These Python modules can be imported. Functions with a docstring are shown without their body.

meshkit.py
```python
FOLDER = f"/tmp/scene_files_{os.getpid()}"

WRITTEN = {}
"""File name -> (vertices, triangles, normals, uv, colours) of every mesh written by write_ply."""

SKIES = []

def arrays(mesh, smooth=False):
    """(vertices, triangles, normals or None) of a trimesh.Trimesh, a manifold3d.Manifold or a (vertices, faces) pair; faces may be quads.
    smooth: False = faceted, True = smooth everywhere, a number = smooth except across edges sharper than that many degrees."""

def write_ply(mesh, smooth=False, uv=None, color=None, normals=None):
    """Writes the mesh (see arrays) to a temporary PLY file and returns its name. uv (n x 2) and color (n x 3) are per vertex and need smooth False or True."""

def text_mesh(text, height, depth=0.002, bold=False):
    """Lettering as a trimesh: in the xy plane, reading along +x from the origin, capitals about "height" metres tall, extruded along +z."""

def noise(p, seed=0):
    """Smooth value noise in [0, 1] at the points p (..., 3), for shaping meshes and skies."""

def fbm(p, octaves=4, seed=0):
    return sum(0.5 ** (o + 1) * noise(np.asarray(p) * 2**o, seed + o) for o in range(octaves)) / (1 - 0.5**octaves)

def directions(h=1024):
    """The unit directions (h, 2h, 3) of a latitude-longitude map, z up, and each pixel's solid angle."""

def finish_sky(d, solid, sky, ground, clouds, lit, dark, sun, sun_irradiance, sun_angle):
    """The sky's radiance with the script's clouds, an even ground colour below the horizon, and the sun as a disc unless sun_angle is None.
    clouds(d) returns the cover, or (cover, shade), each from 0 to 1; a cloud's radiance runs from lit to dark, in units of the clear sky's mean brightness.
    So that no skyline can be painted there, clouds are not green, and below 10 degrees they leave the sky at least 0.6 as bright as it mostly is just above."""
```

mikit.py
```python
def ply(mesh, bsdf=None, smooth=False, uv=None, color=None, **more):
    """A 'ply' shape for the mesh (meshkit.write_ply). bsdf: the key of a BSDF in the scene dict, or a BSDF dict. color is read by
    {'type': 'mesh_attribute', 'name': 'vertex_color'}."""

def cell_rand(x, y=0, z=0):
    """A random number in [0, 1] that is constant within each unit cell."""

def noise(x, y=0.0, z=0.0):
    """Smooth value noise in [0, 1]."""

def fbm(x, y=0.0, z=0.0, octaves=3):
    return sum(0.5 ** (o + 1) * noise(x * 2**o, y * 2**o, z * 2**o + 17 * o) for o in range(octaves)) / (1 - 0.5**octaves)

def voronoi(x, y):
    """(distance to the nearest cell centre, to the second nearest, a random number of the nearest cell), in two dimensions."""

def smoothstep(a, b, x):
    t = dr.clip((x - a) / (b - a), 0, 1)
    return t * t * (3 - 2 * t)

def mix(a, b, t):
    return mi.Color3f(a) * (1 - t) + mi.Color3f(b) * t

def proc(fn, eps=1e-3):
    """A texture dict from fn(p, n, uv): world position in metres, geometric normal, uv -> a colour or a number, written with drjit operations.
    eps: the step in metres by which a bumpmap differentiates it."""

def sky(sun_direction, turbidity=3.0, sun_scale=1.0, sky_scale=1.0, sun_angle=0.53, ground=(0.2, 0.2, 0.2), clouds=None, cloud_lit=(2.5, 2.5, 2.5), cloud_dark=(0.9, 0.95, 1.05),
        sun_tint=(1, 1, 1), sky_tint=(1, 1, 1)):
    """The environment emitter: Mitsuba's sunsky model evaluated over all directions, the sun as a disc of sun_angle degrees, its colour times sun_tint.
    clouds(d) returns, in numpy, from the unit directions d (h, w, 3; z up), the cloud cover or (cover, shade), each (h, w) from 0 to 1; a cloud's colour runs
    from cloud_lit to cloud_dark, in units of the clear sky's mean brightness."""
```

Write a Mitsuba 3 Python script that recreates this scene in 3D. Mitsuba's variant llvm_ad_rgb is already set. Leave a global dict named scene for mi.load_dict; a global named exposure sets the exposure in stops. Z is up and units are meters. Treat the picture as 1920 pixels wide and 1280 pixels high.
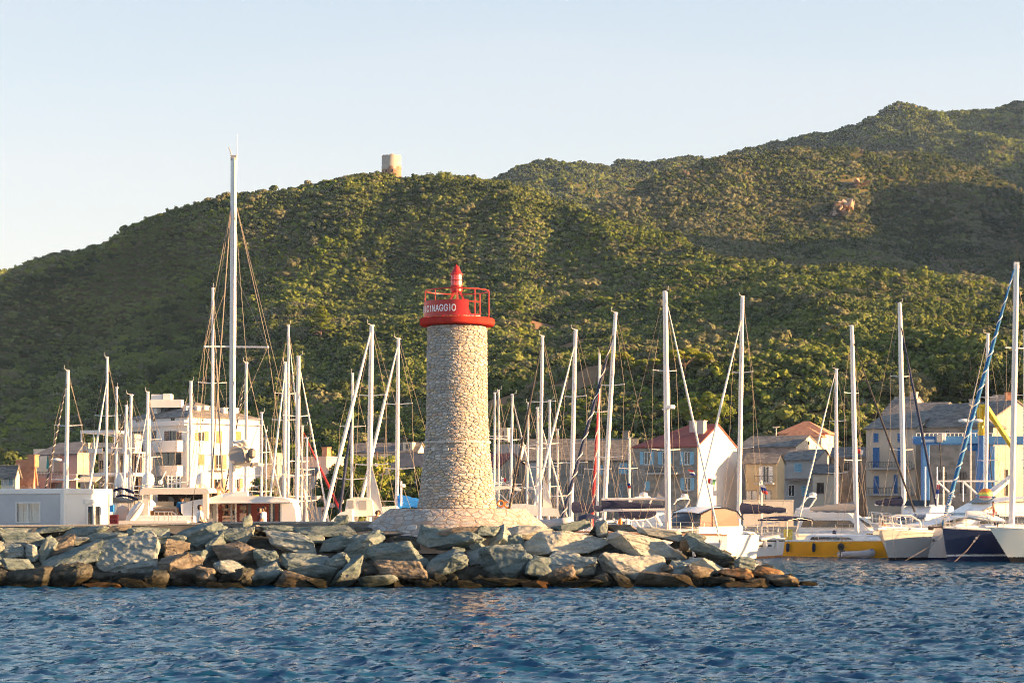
import math
import numpy as np
import trimesh
import shapely
from shapely.geometry import Polygon
from scipy.spatial import Voronoi, ConvexHull
from scipy.interpolate import RBFInterpolator
import drjit as dr
import mitsuba as mi
import mikit
import meshkit
from mikit import proc, noise, fbm, smoothstep, mix

T = mi.ScalarTransform4f
scene, labels = {}, {}

# ------------------------------------------------------------------ camera, sky, exposure
F, EYE, HORIZON = 4000.0, 3.35, 950.0          # focal length in pixels of the 1920 wide photograph, eye height, horizon row
scene['camera'] = {
    'type': 'perspective', 'fov': 2 * math.degrees(math.atan(960 / F)), 'fov_axis': 'x',
    'near_clip': 1.0, 'far_clip': 20000.0,
    'principal_point_offset_x': 0.0, 'principal_point_offset_y': -(HORIZON - 640.0) / 1280.0,
    'to_world': T().look_at(origin=[0, 0, EYE], target=[0, 100, EYE], up=[0, 0, 1]),
}
SUN_EL, SUN_AZ = 11.0, 82.0                    # degrees; azimuth to the right of the direction from the scene to the camera
SUN = (math.cos(math.radians(SUN_EL)) * math.sin(math.radians(SUN_AZ)), -math.cos(math.radians(SUN_EL)) * math.cos(math.radians(SUN_AZ)), math.sin(math.radians(SUN_EL)))


def cloud_cover(d):
    el = np.degrees(np.arcsin(np.clip(d[..., 2], -1, 1)))
    q = np.stack([d[..., 0] * 3, d[..., 1] * 3, d[..., 2] * 26], -1)
    veil = meshkit.fbm(q, 4, 5)
    band = np.exp(-((el - 3) / 9.0) ** 2)
    return np.clip(0.24 * np.exp(-(el / 22) ** 2) + 0.30 * band + 0.5 * np.clip(veil - 0.45, 0, 1) * np.exp(-(el / 25) ** 2), 0, 0.6)


scene['sky'] = mikit.sky(SUN, turbidity=3, sun_scale=1.75, sky_tint=(1.03, 0.97, 1.02), sun_tint=(1.0, 0.93, 1.08), clouds=cloud_cover, cloud_lit=(1.74, 1.62, 1.72), cloud_dark=(1.4, 1.4, 1.45))
exposure = 3.4

# ------------------------------------------------------------------ helpers


def at(px, py, D):
    """The point of the place that stands D metres away and is seen at this pixel of the photograph."""
    return np.array([(px - 960.0) / F * D, D, EYE - (py - HORIZON) / F * D])


def gx(px, D):
    return (px - 960.0) / F * D


def gz(py, D):
    return EYE - (py - HORIZON) / F * D


taken = {}


def numbered(key):
    n = taken.get(key, -1) + 1
    taken[key] = n
    return key if n == 0 else f'{key}_{n:03d}'


def thing(name, label, cat, group=None, kind=None):
    key = numbered(name)
    labels[key] = {'label': label, 'category': cat}
    if group:
        labels[key]['group'] = group
    if kind:
        labels[key]['kind'] = kind
    return key


def structure(name, mesh, mat, smooth=False, parent=None, **more):
    key = numbered(name if parent is None else parent + '__' + name)
    scene[key] = mikit.ply(mesh, mat, smooth=smooth, **more)
    if parent is None:
        labels[key] = {'kind': 'structure'}
    return key


def part(parent, name, mesh, mat, smooth=False, label=None, kind=None, **more):
    if hasattr(mesh, 'out'):
        mesh = mesh.out()
    key = numbered(parent + '__' + name)
    scene[key] = mikit.ply(mesh, mat, smooth=smooth, **more)
    if label or kind:
        labels[key] = {k: v for k, v in (('label', label), ('kind', kind)) if v}
    return key


def solo(name, label, cat, mesh, mat, smooth=False, group=None, kind=None, **more):
    """A thing that is one mesh."""
    key = thing(name, label, cat, group, kind)
    if hasattr(mesh, 'out'):
        mesh = mesh.out()
    scene[key] = mikit.ply(mesh, mat, smooth=smooth, **more)
    return key


def rotz(a):
    c, s = math.cos(a), math.sin(a)
    return np.array([[c, -s, 0], [s, c, 0], [0, 0, 1.0]])


class MB:
    """Collects shapes into one mesh, in a frame: origin o and rotation about z (radians)."""

    def __init__(self, o=(0, 0, 0), yaw=0.0):
        self.v, self.f, self.n = [], [], 0
        self.o, self.R = np.asarray(o, float), rotz(yaw)

    def add(self, v, f):
        v = np.asarray(v, float)
        self.v.append(v)
        self.f.append(np.asarray(f, int) + self.n)
        self.n += len(v)
        return self

    def mesh(self, m):
        return self.add(m.vertices, m.faces)

    def out(self):
        v = np.vstack(self.v) @ self.R.T + self.o
        return trimesh.Trimesh(v, np.vstack(self.f), process=False)

    def box(self, c, s, R=None, chamfer=0.0):
        c, h = np.asarray(c, float), np.asarray(s, float) / 2
        b = min(chamfer, 0.49 * 2 * h.min())
        if b > 0:
            pts = []
            for sx in (-1, 1):
                for sy in (-1, 1):
                    for sz in (-1, 1):
                        q = np.array([sx, sy, sz])
                        for k in range(3):
                            e = h - b
                            e[k] = h[k]
                            pts.append(q * e)
            hull = ConvexHull(np.array(pts))
            v, f = np.array(pts), hull.simplices.copy()
            n = np.cross(v[f[:, 1]] - v[f[:, 0]], v[f[:, 2]] - v[f[:, 0]])
            bad = (n * v[f].mean(1)).sum(1) < 0
            f[bad] = f[bad][:, ::-1]
        else:
            v = np.array([[x, y, z] for x in (-1, 1) for y in (-1, 1) for z in (-1, 1)]) * h
            f = np.array([[0, 1, 3], [0, 3, 2], [4, 6, 7], [4, 7, 5], [0, 4, 5], [0, 5, 1], [2, 3, 7], [2, 7, 6], [0, 2, 6], [0, 6, 4], [1, 5, 7], [1, 7, 3]])
        if R is not None:
            v = v @ np.asarray(R).T
        return self.add(v + c, f)

    def bar(self, p0, p1, r0, r1=None, n=6, cap=True):
        return self.tube([p0, p1], [r0, r0 if r1 is None else r1], n, cap)

    def tube(self, pts, radii, n=6, cap=True):
        p = np.asarray(pts, float)
        radii = np.broadcast_to(radii, (len(p),))
        t = np.gradient(p, axis=0)
        t /= np.linalg.norm(t, axis=1, keepdims=True) + 1e-12
        ref = np.array([0, 0, 1.0]) if abs(t[:, 2]).max() < 0.9 else np.array([1.0, 0, 0]) if abs(t[:, 0]).max() < 0.9 else np.array([0, 1.0, 0])
        a = np.cross(t, ref)
        a /= np.linalg.norm(a, axis=1, keepdims=True) + 1e-12
        b = np.cross(t, a)
        ang = np.arange(n) * 2 * np.pi / n
        v = p[:, None] + radii[:, None, None] * (np.cos(ang)[None, :, None] * a[:, None] + np.sin(ang)[None, :, None] * b[:, None])
        f = []
        for i in range(len(p) - 1):
            for j in range(n):
                k = (j + 1) % n
                f += [[i * n + j, (i + 1) * n + j, (i + 1) * n + k], [i * n + j, (i + 1) * n + k, i * n + k]]
        v = v.reshape(-1, 3)
        if cap:
            for e, flip in ((0, False), (len(p) - 1, True)):
                v = np.vstack([v, p[e]])
                for j in range(n):
                    k = (j + 1) % n
                    q = [e * n + j, e * n + k, len(v) - 1]
                    f.append(q[::-1] if flip else q)
        return self.add(v, f)

    def lathe(self, prof, c=(0, 0, 0), n=24, a0=0.0, a1=2 * np.pi):
        """prof: (radius, z) from bottom to top."""
        prof = np.asarray(prof, float)
        full = abs(a1 - a0 - 2 * np.pi) < 1e-6
        ang = np.linspace(a0, a1, n + 1)[:n if full else n + 1]
        m = len(ang)
        v = np.stack([prof[:, 0][:, None] * np.cos(ang), prof[:, 0][:, None] * np.sin(ang), np.repeat(prof[:, 1][:, None], m, 1)], -1).reshape(-1, 3)
        f = []
        for i in range(len(prof) - 1):
            for j in range(n if full else n):
                k = (j + 1) % m
                f += [[i * m + j, i * m + k, (i + 1) * m + k], [i * m + j, (i + 1) * m + k, (i + 1) * m + j]]
        return self.add(v + np.asarray(c, float), f)

    def loft(self, rings, close=True, cap=True):
        """rings: list of (n x 3) sections with equal counts."""
        R = np.asarray(rings, float)
        m, n = R.shape[:2]
        f = []
        for i in range(m - 1):
            for j in range(n if close else n - 1):
                k = (j + 1) % n
                f += [[i * n + j, (i + 1) * n + j, (i + 1) * n + k], [i * n + j, (i + 1) * n + k, i * n + k]]
        v = R.reshape(-1, 3)
        if cap and close:
            for e, flip in ((0, True), (m - 1, False)):
                v = np.vstack([v, R[e].mean(0)])
                for j in range(n):
                    q = [e * n + j, e * n + (j + 1) % n, len(v) - 1]
                    f.append(q[::-1] if flip else q)
        return self.add(v, f)

    def prism(self, poly, a, b, axis='y'):
        """A polygon in the plane across `axis`, from a to b. axis y: poly (x, z); axis x: poly (y, z); axis z: poly (x, y)."""
        p = np.asarray(poly, float)
        pg = Polygon(p)
        if not pg.exterior.is_ccw:
            p = p[::-1]
        m = trimesh.creation.extrude_polygon(Polygon(p), 1.0, engine='earcut')
        q = np.array(m.vertices)
        d = a + q[:, 2] * (b - a)
        v = {'y': np.stack([q[:, 0], d, q[:, 1]], 1), 'x': np.stack([d, q[:, 0], q[:, 1]], 1), 'z': np.stack([q[:, 0], q[:, 1], d], 1)}[axis]
        return self.add(v, m.faces)

    def quad(self, a, b, c, d):
        return self.add([a, b, c, d], [[0, 1, 2], [0, 2, 3]])

    def slab(self, a, b, c, d, t):
        """A quad with thickness t along its normal (outwards of a-b-c-d counter-clockwise)."""
        q = np.array([a, b, c, d], float)
        n = np.cross(q[1] - q[0], q[3] - q[0])
        n /= np.linalg.norm(n)
        v = np.vstack([q, q - n * t])
        return self.add(v, [[0, 1, 2], [0, 2, 3], [4, 6, 5], [4, 7, 6], [0, 4, 5], [0, 5, 1], [1, 5, 6], [1, 6, 2], [2, 6, 7], [2, 7, 3], [3, 7, 4], [3, 4, 0]])

    def ball(self, c, r, sub=2, s=(1, 1, 1)):
        m = trimesh.creation.icosphere(sub, 1.0)
        return self.add(np.array(m.vertices) * np.asarray(s) * r + np.asarray(c), m.faces)


# ------------------------------------------------------------------ materials


def diffuse(c):
    return {'type': 'twosided', 'bsdf': {'type': 'diffuse', 'reflectance': {'type': 'rgb', 'value': list(c)}}}


def paint(c, rough=0.35, spec=0.5, metallic=0.0):
    return {'type': 'twosided', 'bsdf': {'type': 'principled', 'base_color': {'type': 'rgb', 'value': list(c)}, 'roughness': rough, 'specular': spec, 'metallic': metallic}}


def grainy(c, c2, scale, rough=0.8, amount=1.0, spec=0.3, bump=0.0, bscale=30.0, stretch=(1, 1, 1)):
    """A surface whose colour wanders between c and c2 at `scale` per metre, with fine grain."""
    a, b = list(c), list(c2)
    s = [scale * k for k in stretch]

    def fn(p, n, uv):
        t = fbm(p.x * s[0], p.y * s[1], p.z * s[2], 4)
        return mix(a, b, dr.clip((t - 0.5) * 2.6 * amount + 0.5, 0, 1))
    m = {'type': 'principled', 'base_color': proc(fn), 'roughness': rough, 'specular': spec}
    if bump:
        def bf(p, n, uv):
            return fbm(p.x * bscale, p.y * bscale, p.z * bscale, 3) * bump
        m = {'type': 'bumpmap', 'arbitrary': proc(bf, eps=0.2 / bscale), 'scale': 1.0, 'nested': m}
    return {'type': 'twosided', 'bsdf': m}


def mat(name, bsdf):
    scene[name] = bsdf
    return name


for nm, c, r in (('white_gelcoat', (0.78, 0.77, 0.75), 0.3), ('cream_gelcoat', (0.70, 0.66, 0.58), 0.35), ('navy_gelcoat', (0.012, 0.022, 0.07), 0.15), ('yellow_gelcoat', (0.80, 0.42, 0.02), 0.3),
                 ('grey_gelcoat', (0.50, 0.50, 0.49), 0.3), ('mint_gelcoat', (0.66, 0.72, 0.70), 0.3), ('black_paint', (0.015, 0.015, 0.018), 0.35), ('red_paint', (0.44, 0.024, 0.022), 0.38),
                 ('blue_steel', (0.05, 0.19, 0.46), 0.4), ('crane_yellow', (0.80, 0.50, 0.02), 0.4), ('light_blue_paint', (0.22, 0.45, 0.60), 0.6), ('strong_blue_paint', (0.025, 0.13, 0.36), 0.6),
                 ('orange_wood', (0.50, 0.22, 0.07), 0.6), ('brown_wood', (0.14, 0.075, 0.045), 0.6), ('teak', (0.30, 0.17, 0.09), 0.6), ('dark_grey_paint', (0.10, 0.10, 0.105), 0.5), ('mid_grey_paint', (0.32, 0.33, 0.34), 0.5),
                 ('blue_canvas', (0.01, 0.16, 0.55), 0.9), ('navy_canvas', (0.016, 0.022, 0.06), 0.9), ('white_canvas', (0.68, 0.66, 0.63), 0.9), ('grey_canvas', (0.27, 0.27, 0.28), 0.9), ('rope_tan', (0.25, 0.215, 0.18), 0.9),
                 ('rope_dark', (0.05, 0.045, 0.045), 0.9), ('jib_blue', (0.012, 0.125, 0.31), 0.8), ('jib_red', (0.45, 0.025, 0.03), 0.8), ('jib_navy', (0.02, 0.03, 0.07), 0.8), ('teal_canvas', (0.05, 0.40, 0.42), 0.9), ('magenta_canvas', (0.45, 0.04, 0.16), 0.9),
                 ('skin', (0.46, 0.26, 0.17), 0.6), ('dark_hair', (0.035, 0.022, 0.016), 0.7), ('white_cloth', (0.78, 0.77, 0.76), 0.95), ('maroon_cloth', (0.16, 0.035, 0.03), 0.95), ('navy_cloth', (0.02, 0.025, 0.05), 0.95), ('red_cloth', (0.55, 0.09, 0.08), 0.95),
                 ('yellow_plastic', (0.80, 0.62, 0.08), 0.4), ('orange_plastic', (0.75, 0.22, 0.04), 0.4), ('inflatable_grey', (0.42, 0.43, 0.46), 0.5), ('green_plastic', (0.25, 0.55, 0.15), 0.4), ('pink_plastic', (0.75, 0.15, 0.28), 0.4),
                 ('interior_dark', (0.035, 0.03, 0.028), 0.6), ('rubber_black', (0.02, 0.02, 0.02), 0.7), ('terrace_red', (0.20, 0.05, 0.04), 0.5)):
    mat(nm, paint(c, r))
mat('mast_metal', paint((0.68, 0.675, 0.67), 0.38, 0.6))
mat('steel', paint((0.62, 0.62, 0.62), 0.25, 0.5, 0.9))
mat('glass_pane', paint((0.03, 0.035, 0.04), 0.06, 0.9))
mat('clear_glass', {'type': 'thindielectric'})
# ------------------------------------------------------------------ the sea: one sheet to the horizon, waves as real relief


def sea_mesh():
    rng = np.random.default_rng(11)
    xs = np.concatenate([-np.geomspace(6000, 48, 26), np.arange(-47.5, 47.6, 0.105), np.geomspace(48, 6000, 26)])
    ys = np.concatenate([np.array([-400, -150, -40, 10, 25.0, 33.0]), np.arange(37, 60, 0.10), np.arange(60, 90, 0.14), np.arange(90, 160, 0.35), np.geomspace(160.5, 9000, 40)])
    X, Y = np.meshgrid(xs, ys)
    Z, DX, DY = np.zeros_like(X), np.zeros_like(X), np.zeros_like(X)
    for k in range(84):
        lam = 0.16 * (1.5 / 0.16) ** (k / 83.0) * rng.uniform(0.9, 1.1)
        th = math.radians(250) + rng.normal(0, 0.62)
        a = 0.0064 * lam ** 0.80
        kx, ky = 2 * np.pi / lam * math.cos(th), 2 * np.pi / lam * math.sin(th)
        fade = np.clip((170 - Y) / 70, 0, 1) * np.clip((60 - abs(X)) / 10, 0, 1)
        ph = kx * X + ky * Y + rng.uniform(0, 6.28)
        # gusts: short waves come in patches
        s = np.sin(ph)
        Z += fade * a * s
        q = 0.75 * a * fade * np.cos(ph)
        DX += q * math.cos(th)
        DY += q * math.sin(th)
    gust = 0.72 + 0.56 * meshkit.fbm(np.stack([X / 5.5, Y / 11.0, X * 0], -1), 3, 3)
    Z *= gust
    V = np.stack([X + DX * gust, Y + DY * gust, Z], -1).reshape(-1, 3)
    n, m = X.shape
    i = (np.arange(n - 1)[:, None] * m + np.arange(m - 1)[None]).ravel()
    Fc = np.vstack([np.stack([i, i + 1, i + m + 1], 1), np.stack([i, i + m + 1, i + m], 1)])
    return V, Fc


def sea_fn(p, n, uv):
    t = fbm(p.x * 0.09, p.y * 0.05, 0.0, 3)
    return mix([0.003, 0.046, 0.104], [0.005, 0.066, 0.145], t)


mat('sea_water', {'type': 'principled', 'base_color': proc(sea_fn), 'roughness': 0.16, 'specular': 0.33})
structure('sea', sea_mesh(), 'sea_water', smooth=True)

# ------------------------------------------------------------------ ground of the town and the hills
mat('ground_mat', grainy((0.26, 0.24, 0.21), (0.36, 0.33, 0.28), 0.4))
# the quay line of the town: land behind it, sea in front
gp = MB()
gp.prism([(-2500, 238), (-60, 238), (-20, 225), (2, 206), (60, 200), (2500, 200), (2500, 6000), (-2500, 6000)], -2.5, 1.45, 'z')
structure('ground', gp.out(), 'ground_mat')


EARTH = ((13.6, 415, 9), (-3, 410, 6), (-94, 440, 9), (9, 640, 6), (17, 600, 7))      # patches of bare reddish earth (x, y, radius)


def hill_fn(p, n, uv):
    t = fbm(p.x * 0.03, p.y * 0.03, p.z * 0.03, 4)
    u = fbm(p.x * 0.5, p.y * 0.5, p.z * 0.5, 3)
    c = mix([0.065, 0.072, 0.028], [0.12, 0.105, 0.05], smoothstep(0.4, 0.65, t))
    earth = mi.Float(0)
    for ex, ey, er in EARTH:
        earth = dr.maximum(earth, 1 - dr.sqrt(dr.square(p.x - ex) + dr.square((p.y - ey) * 0.7)) / er)
    return mix(c, mix([0.26, 0.15, 0.085], [0.34, 0.23, 0.14], u), smoothstep(0.0, 0.25, earth + (u - 0.5) * 0.3))


mat('hill_soil', {'type': 'twosided', 'bsdf': {'type': 'diffuse', 'reflectance': proc(hill_fn)}})
mat('bare_rock', grainy((0.34, 0.24, 0.17), (0.46, 0.36, 0.27), 0.25))
mat('bare_earth', grainy((0.30, 0.17, 0.09), (0.40, 0.26, 0.15), 0.2))


def hill_field(points, x0, x1, y0, y1, step, amp, seed, crest=None):
    """A height field through control points (px, py, D) or (x, y, z, None)."""
    P = np.array([at(*q) if len(q) == 3 else q[:3] for q in points], float)
    sc = 1.0 / 300
    rbf = RBFInterpolator(P[:, :2] * sc, P[:, 2], kernel='thin_plate_spline', smoothing=0.0005)
    xs, ys = np.arange(x0, x1 + step, step), np.arange(y0, y1 + step, step)
    X, Y = np.meshgrid(xs, ys)
    Z = rbf(np.stack([X.ravel(), Y.ravel()], 1) * sc).reshape(X.shape)
    w = np.clip((Z - 3) / 20, 0, 1)
    gul = meshkit.fbm(np.stack([X / 34 + 0.8 * meshkit.fbm(np.stack([X / 60, Y / 60, X * 0 + 3], -1), 2, seed + 2), Y / 150, X * 0], -1), 3, seed + 1)
    Z = Z - w * amp * 1.5 * (1 - np.abs(gul - 0.5) * 5).clip(0, 1)
    Z = Z + w * amp * (meshkit.fbm(np.stack([X / 95, Y / 95, X * 0], -1), 5, seed) - 0.5) * 2
    for _ in range(2 if crest else 0):      # scale the hill, bearing by bearing, so that its summit line has the surveyed heights
        B, S = X / Y * F + 960, (Z - EYE) / Y * F
        cb = np.array([q[0] for q in crest], float)
        want = np.array([HORIZON - q[1] for q in crest], float)
        have = np.array([S[abs(B - b) < 16].max() if (abs(B - b) < 16).any() else w for b, w in zip(cb, want)])
        k = np.interp(B, cb, want / have)
        Z = np.where(Z > EYE, EYE + (Z - EYE) * k, Z)
    n, m = X.shape
    i = (np.arange(n - 1)[:, None] * m + np.arange(m - 1)[None]).ravel()
    Fc = np.vstack([np.stack([i, i + 1, i + m + 1], 1), np.stack([i, i + m + 1, i + m], 1)])
    V = np.stack([X, Y, Z], -1).reshape(-1, 3)

    def height(x, y):
        u, v = np.clip((x - x0) / step, 0, m - 1.001), np.clip((y - y0) / step, 0, n - 1.001)
        a, b = u.astype(int), v.astype(int)
        fu, fv = u - a, v - b
        return (Z[b, a] * (1 - fu) + Z[b, a + 1] * fu) * (1 - fv) + (Z[b + 1, a] * (1 - fu) + Z[b + 1, a + 1] * fu) * fv
    return (V, Fc), height




def behind(crest, fall):
    """The far side of a crest: the land falls away again."""
    out = []
    for px, py, D in crest:
        for k in (1.05, 1.16, 1.34):
            out.append((gx(px, D) * (1 + (k - 1) * 0.5), D * k, gz(py, D) - (k - 1) * D * fall, None))
    return out


NEAR = [  # the hill with the watch tower
    (-250, 600, 800), (0, 522, 880), (100, 482, 890), (200, 448, 895), (285, 410, 900), (395, 380, 900), (440, 368, 900), (520, 362, 900), (580, 352, 905), (650, 338, 930), (734, 331, 950), (800, 336, 950), (900, 342, 930),
    (960, 355, 910), (1040, 378, 890), (1100, 402, 870), (1200, 434, 830), (1300, 458, 800), (1400, 494, 760), (1480, 508, 735), (1600, 518, 700), (1750, 535, 690), (1950, 566, 690), (2200, 600, 700),
    (570, 842, 382), (592, 712, 500), (606, 585, 650), (640, 452, 800),                                     # the spur towards the viewer
    (0, 868, 400), (250, 858, 390), (0, 884, 500), (310, 842, 500), (0, 840, 620), (310, 748, 640), (370, 556, 800), (100, 690, 800), (-250, 900, 420), (-250, 890, 520),
    (700, 850, 372), (950, 846, 362), (1200, 842, 355), (1500, 838, 350), (1700, 836, 345), (1950, 836, 345), (2200, 840, 350),
    (790, 715, 500), (790, 592, 640), (820, 472, 780), (1000, 705, 490), (1000, 585, 640), (1000, 480, 770), (1200, 690, 480), (1200, 590, 610), (1250, 510, 720), (1400, 660, 490), (1420, 580, 600), (1650, 640, 480), (1650, 575, 590), (1900, 640, 500), (1900, 590, 600)]
crestA = NEAR[:20]
NEAR += behind(NEAR[:20], 0.22)
for px in (-300, 200, 700, 1200, 1700, 2200):
    NEAR.append((gx(px, 315), 315, -1.0, None))
    NEAR.append((gx(px, 345), 345, 3.0 if px > 600 else 2.0, None))
hillA, heightA = hill_field(NEAR, -330, 330, 300, 1200, 5.0, 2.8, 4, crestA)
structure('hill', hillA, 'hill_soil', smooth=True)

MID = [(1000, 470, 1150), (1060, 418, 1180), (1120, 388, 1200), (1200, 352, 1240), (1300, 318, 1280), (1380, 297, 1310), (1450, 286, 1330), (1520, 281, 1340), (1600, 284, 1350), (1700, 288, 1360), (1780, 298, 1370), (1850, 321, 1370), (1900, 350, 1360), (1960, 395, 1350), (2100, 470, 1350),
       (1300, 470, 1020), (1400, 530, 940), (1500, 560, 900), (1700, 580, 860), (1950, 600, 850), (1150, 560, 950), (1300, 400, 1150), (1450, 400, 1160), (1600, 400, 1180), (1500, 470, 1050), (1650, 480, 1060), (1750, 430, 1180), (1850, 430, 1200), (1900, 470, 1120), (1780, 500, 1020),
       (1950, 500, 1020), (2100, 520, 1000)]
crestB = MID[2:14]
MID += behind(MID[:15], 0.25)
for px, D, z in ((900, 1000, 40), (1000, 830, 10), (1500, 800, 40), (2200, 800, 50)):
    MID.append((gx(px, D), D, z, None))
hillB, heightB = hill_field(MID, -30, 560, 790, 1720, 8.0, 4.0, 9, crestB)
structure('hill', hillB, 'hill_soil', smooth=True)

FAR = [(700, 480, 1900), (860, 375, 1950), (915, 341, 1970), (960, 325, 1990), (1070, 309, 2030), (1150, 307, 2060), (1240, 302, 2090), (1310, 297, 2110), (1360, 291, 2120), (1385, 281, 2130), (1430, 267, 2140), (1500, 259, 2160), (1560, 247, 2180), (1620, 226, 2200), (1660, 207, 2210),
       (1690, 196, 2220), (1712, 199, 2220), (1740, 209, 2220), (1800, 211, 2230), (1850, 207, 2240), (1920, 192, 2260), (2050, 150, 2300),
       (960, 400, 1750), (1200, 425, 1750), (1320, 412, 1930), (1400, 410, 1940), (1450, 398, 1950), (1520, 370, 1960), (1600, 330, 1970), (1660, 276, 1980), (1710, 254, 1990), (1800, 290, 1900), (1920, 298, 1870), (1850, 255, 2050), (1950, 420, 1560), (1500, 470, 1700), (1000, 520, 1500), (2050, 280, 1900)]
crestC = FAR[2:22]
FAR += behind(FAR[:22], 0.2)
for px, D, z in ((700, 1500, 60), (1300, 1450, 120), (2000, 1450, 190)):
    FAR.append((gx(px, D), D, z, None))
hillC, heightC = hill_field(FAR, -160, 720, 1400, 2720, 14.0, 7.0, 21, crestC)
structure('hill', hillC, 'hill_soil', smooth=True)

LEFT = [(-200, 470, 1500), (-100, 490, 1500), (0, 507, 1500), (45, 516, 1500), (100, 545, 1500), (200, 640, 1500), (-200, 700, 1250), (0, 720, 1250), (200, 800, 1250)]
for px, D, z in ((-200, 1900, 120), (0, 1900, 100), (200, 1900, 20), (300, 1500, 30)):
    LEFT.append((gx(px, D), D, z, None))
hillD, heightD = hill_field(LEFT, -560, -200, 1200, 1900, 14.0, 4.0, 33, LEFT[1:6])
structure('hill', hillD, 'hill_soil', smooth=True)

# a shoulder of the same range beyond the right edge: it throws the evening shade on the saddle of the middle hill
SHOULDER = [(gx(2350, D), D, z, None) for D, z in ((900, 175), (1050, 196), (1180, 222), (1300, 224), (1450, 190))] + [(gx(2120, D), D, z, None) for D, z in ((900, 55), (1100, 90), (1300, 110), (1450, 100))] + \
           [(gx(2700, D), D, z, None) for D, z in ((900, 90), (1100, 150), (1300, 190), (1450, 160))]
hillE, heightE = hill_field(SHOULDER, 320, 640, 880, 1480, 14.0, 4.0, 41)
structure('hill', hillE, 'hill_soil', smooth=True)

# ------------------------------------------------------------------ scrub on the hills


def foliage(name, c_dark, c_light, f1=0.04):
    a, b = list(c_dark), list(c_light)

    def fn(p, n, uv):
        t = fbm(p.x * f1, p.y * f1, p.z * f1, 2)
        u = noise(p.x * 1.3, p.y * 1.3, p.z * 1.3)
        return mix(a, b, dr.clip(0.5 + (t - 0.5) * 2.4 + (u - 0.5) * 0.9, 0, 1))
    mat(name, {'type': 'twosided', 'bsdf': {'type': 'diffuse', 'reflectance': proc(fn)}})


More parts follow.
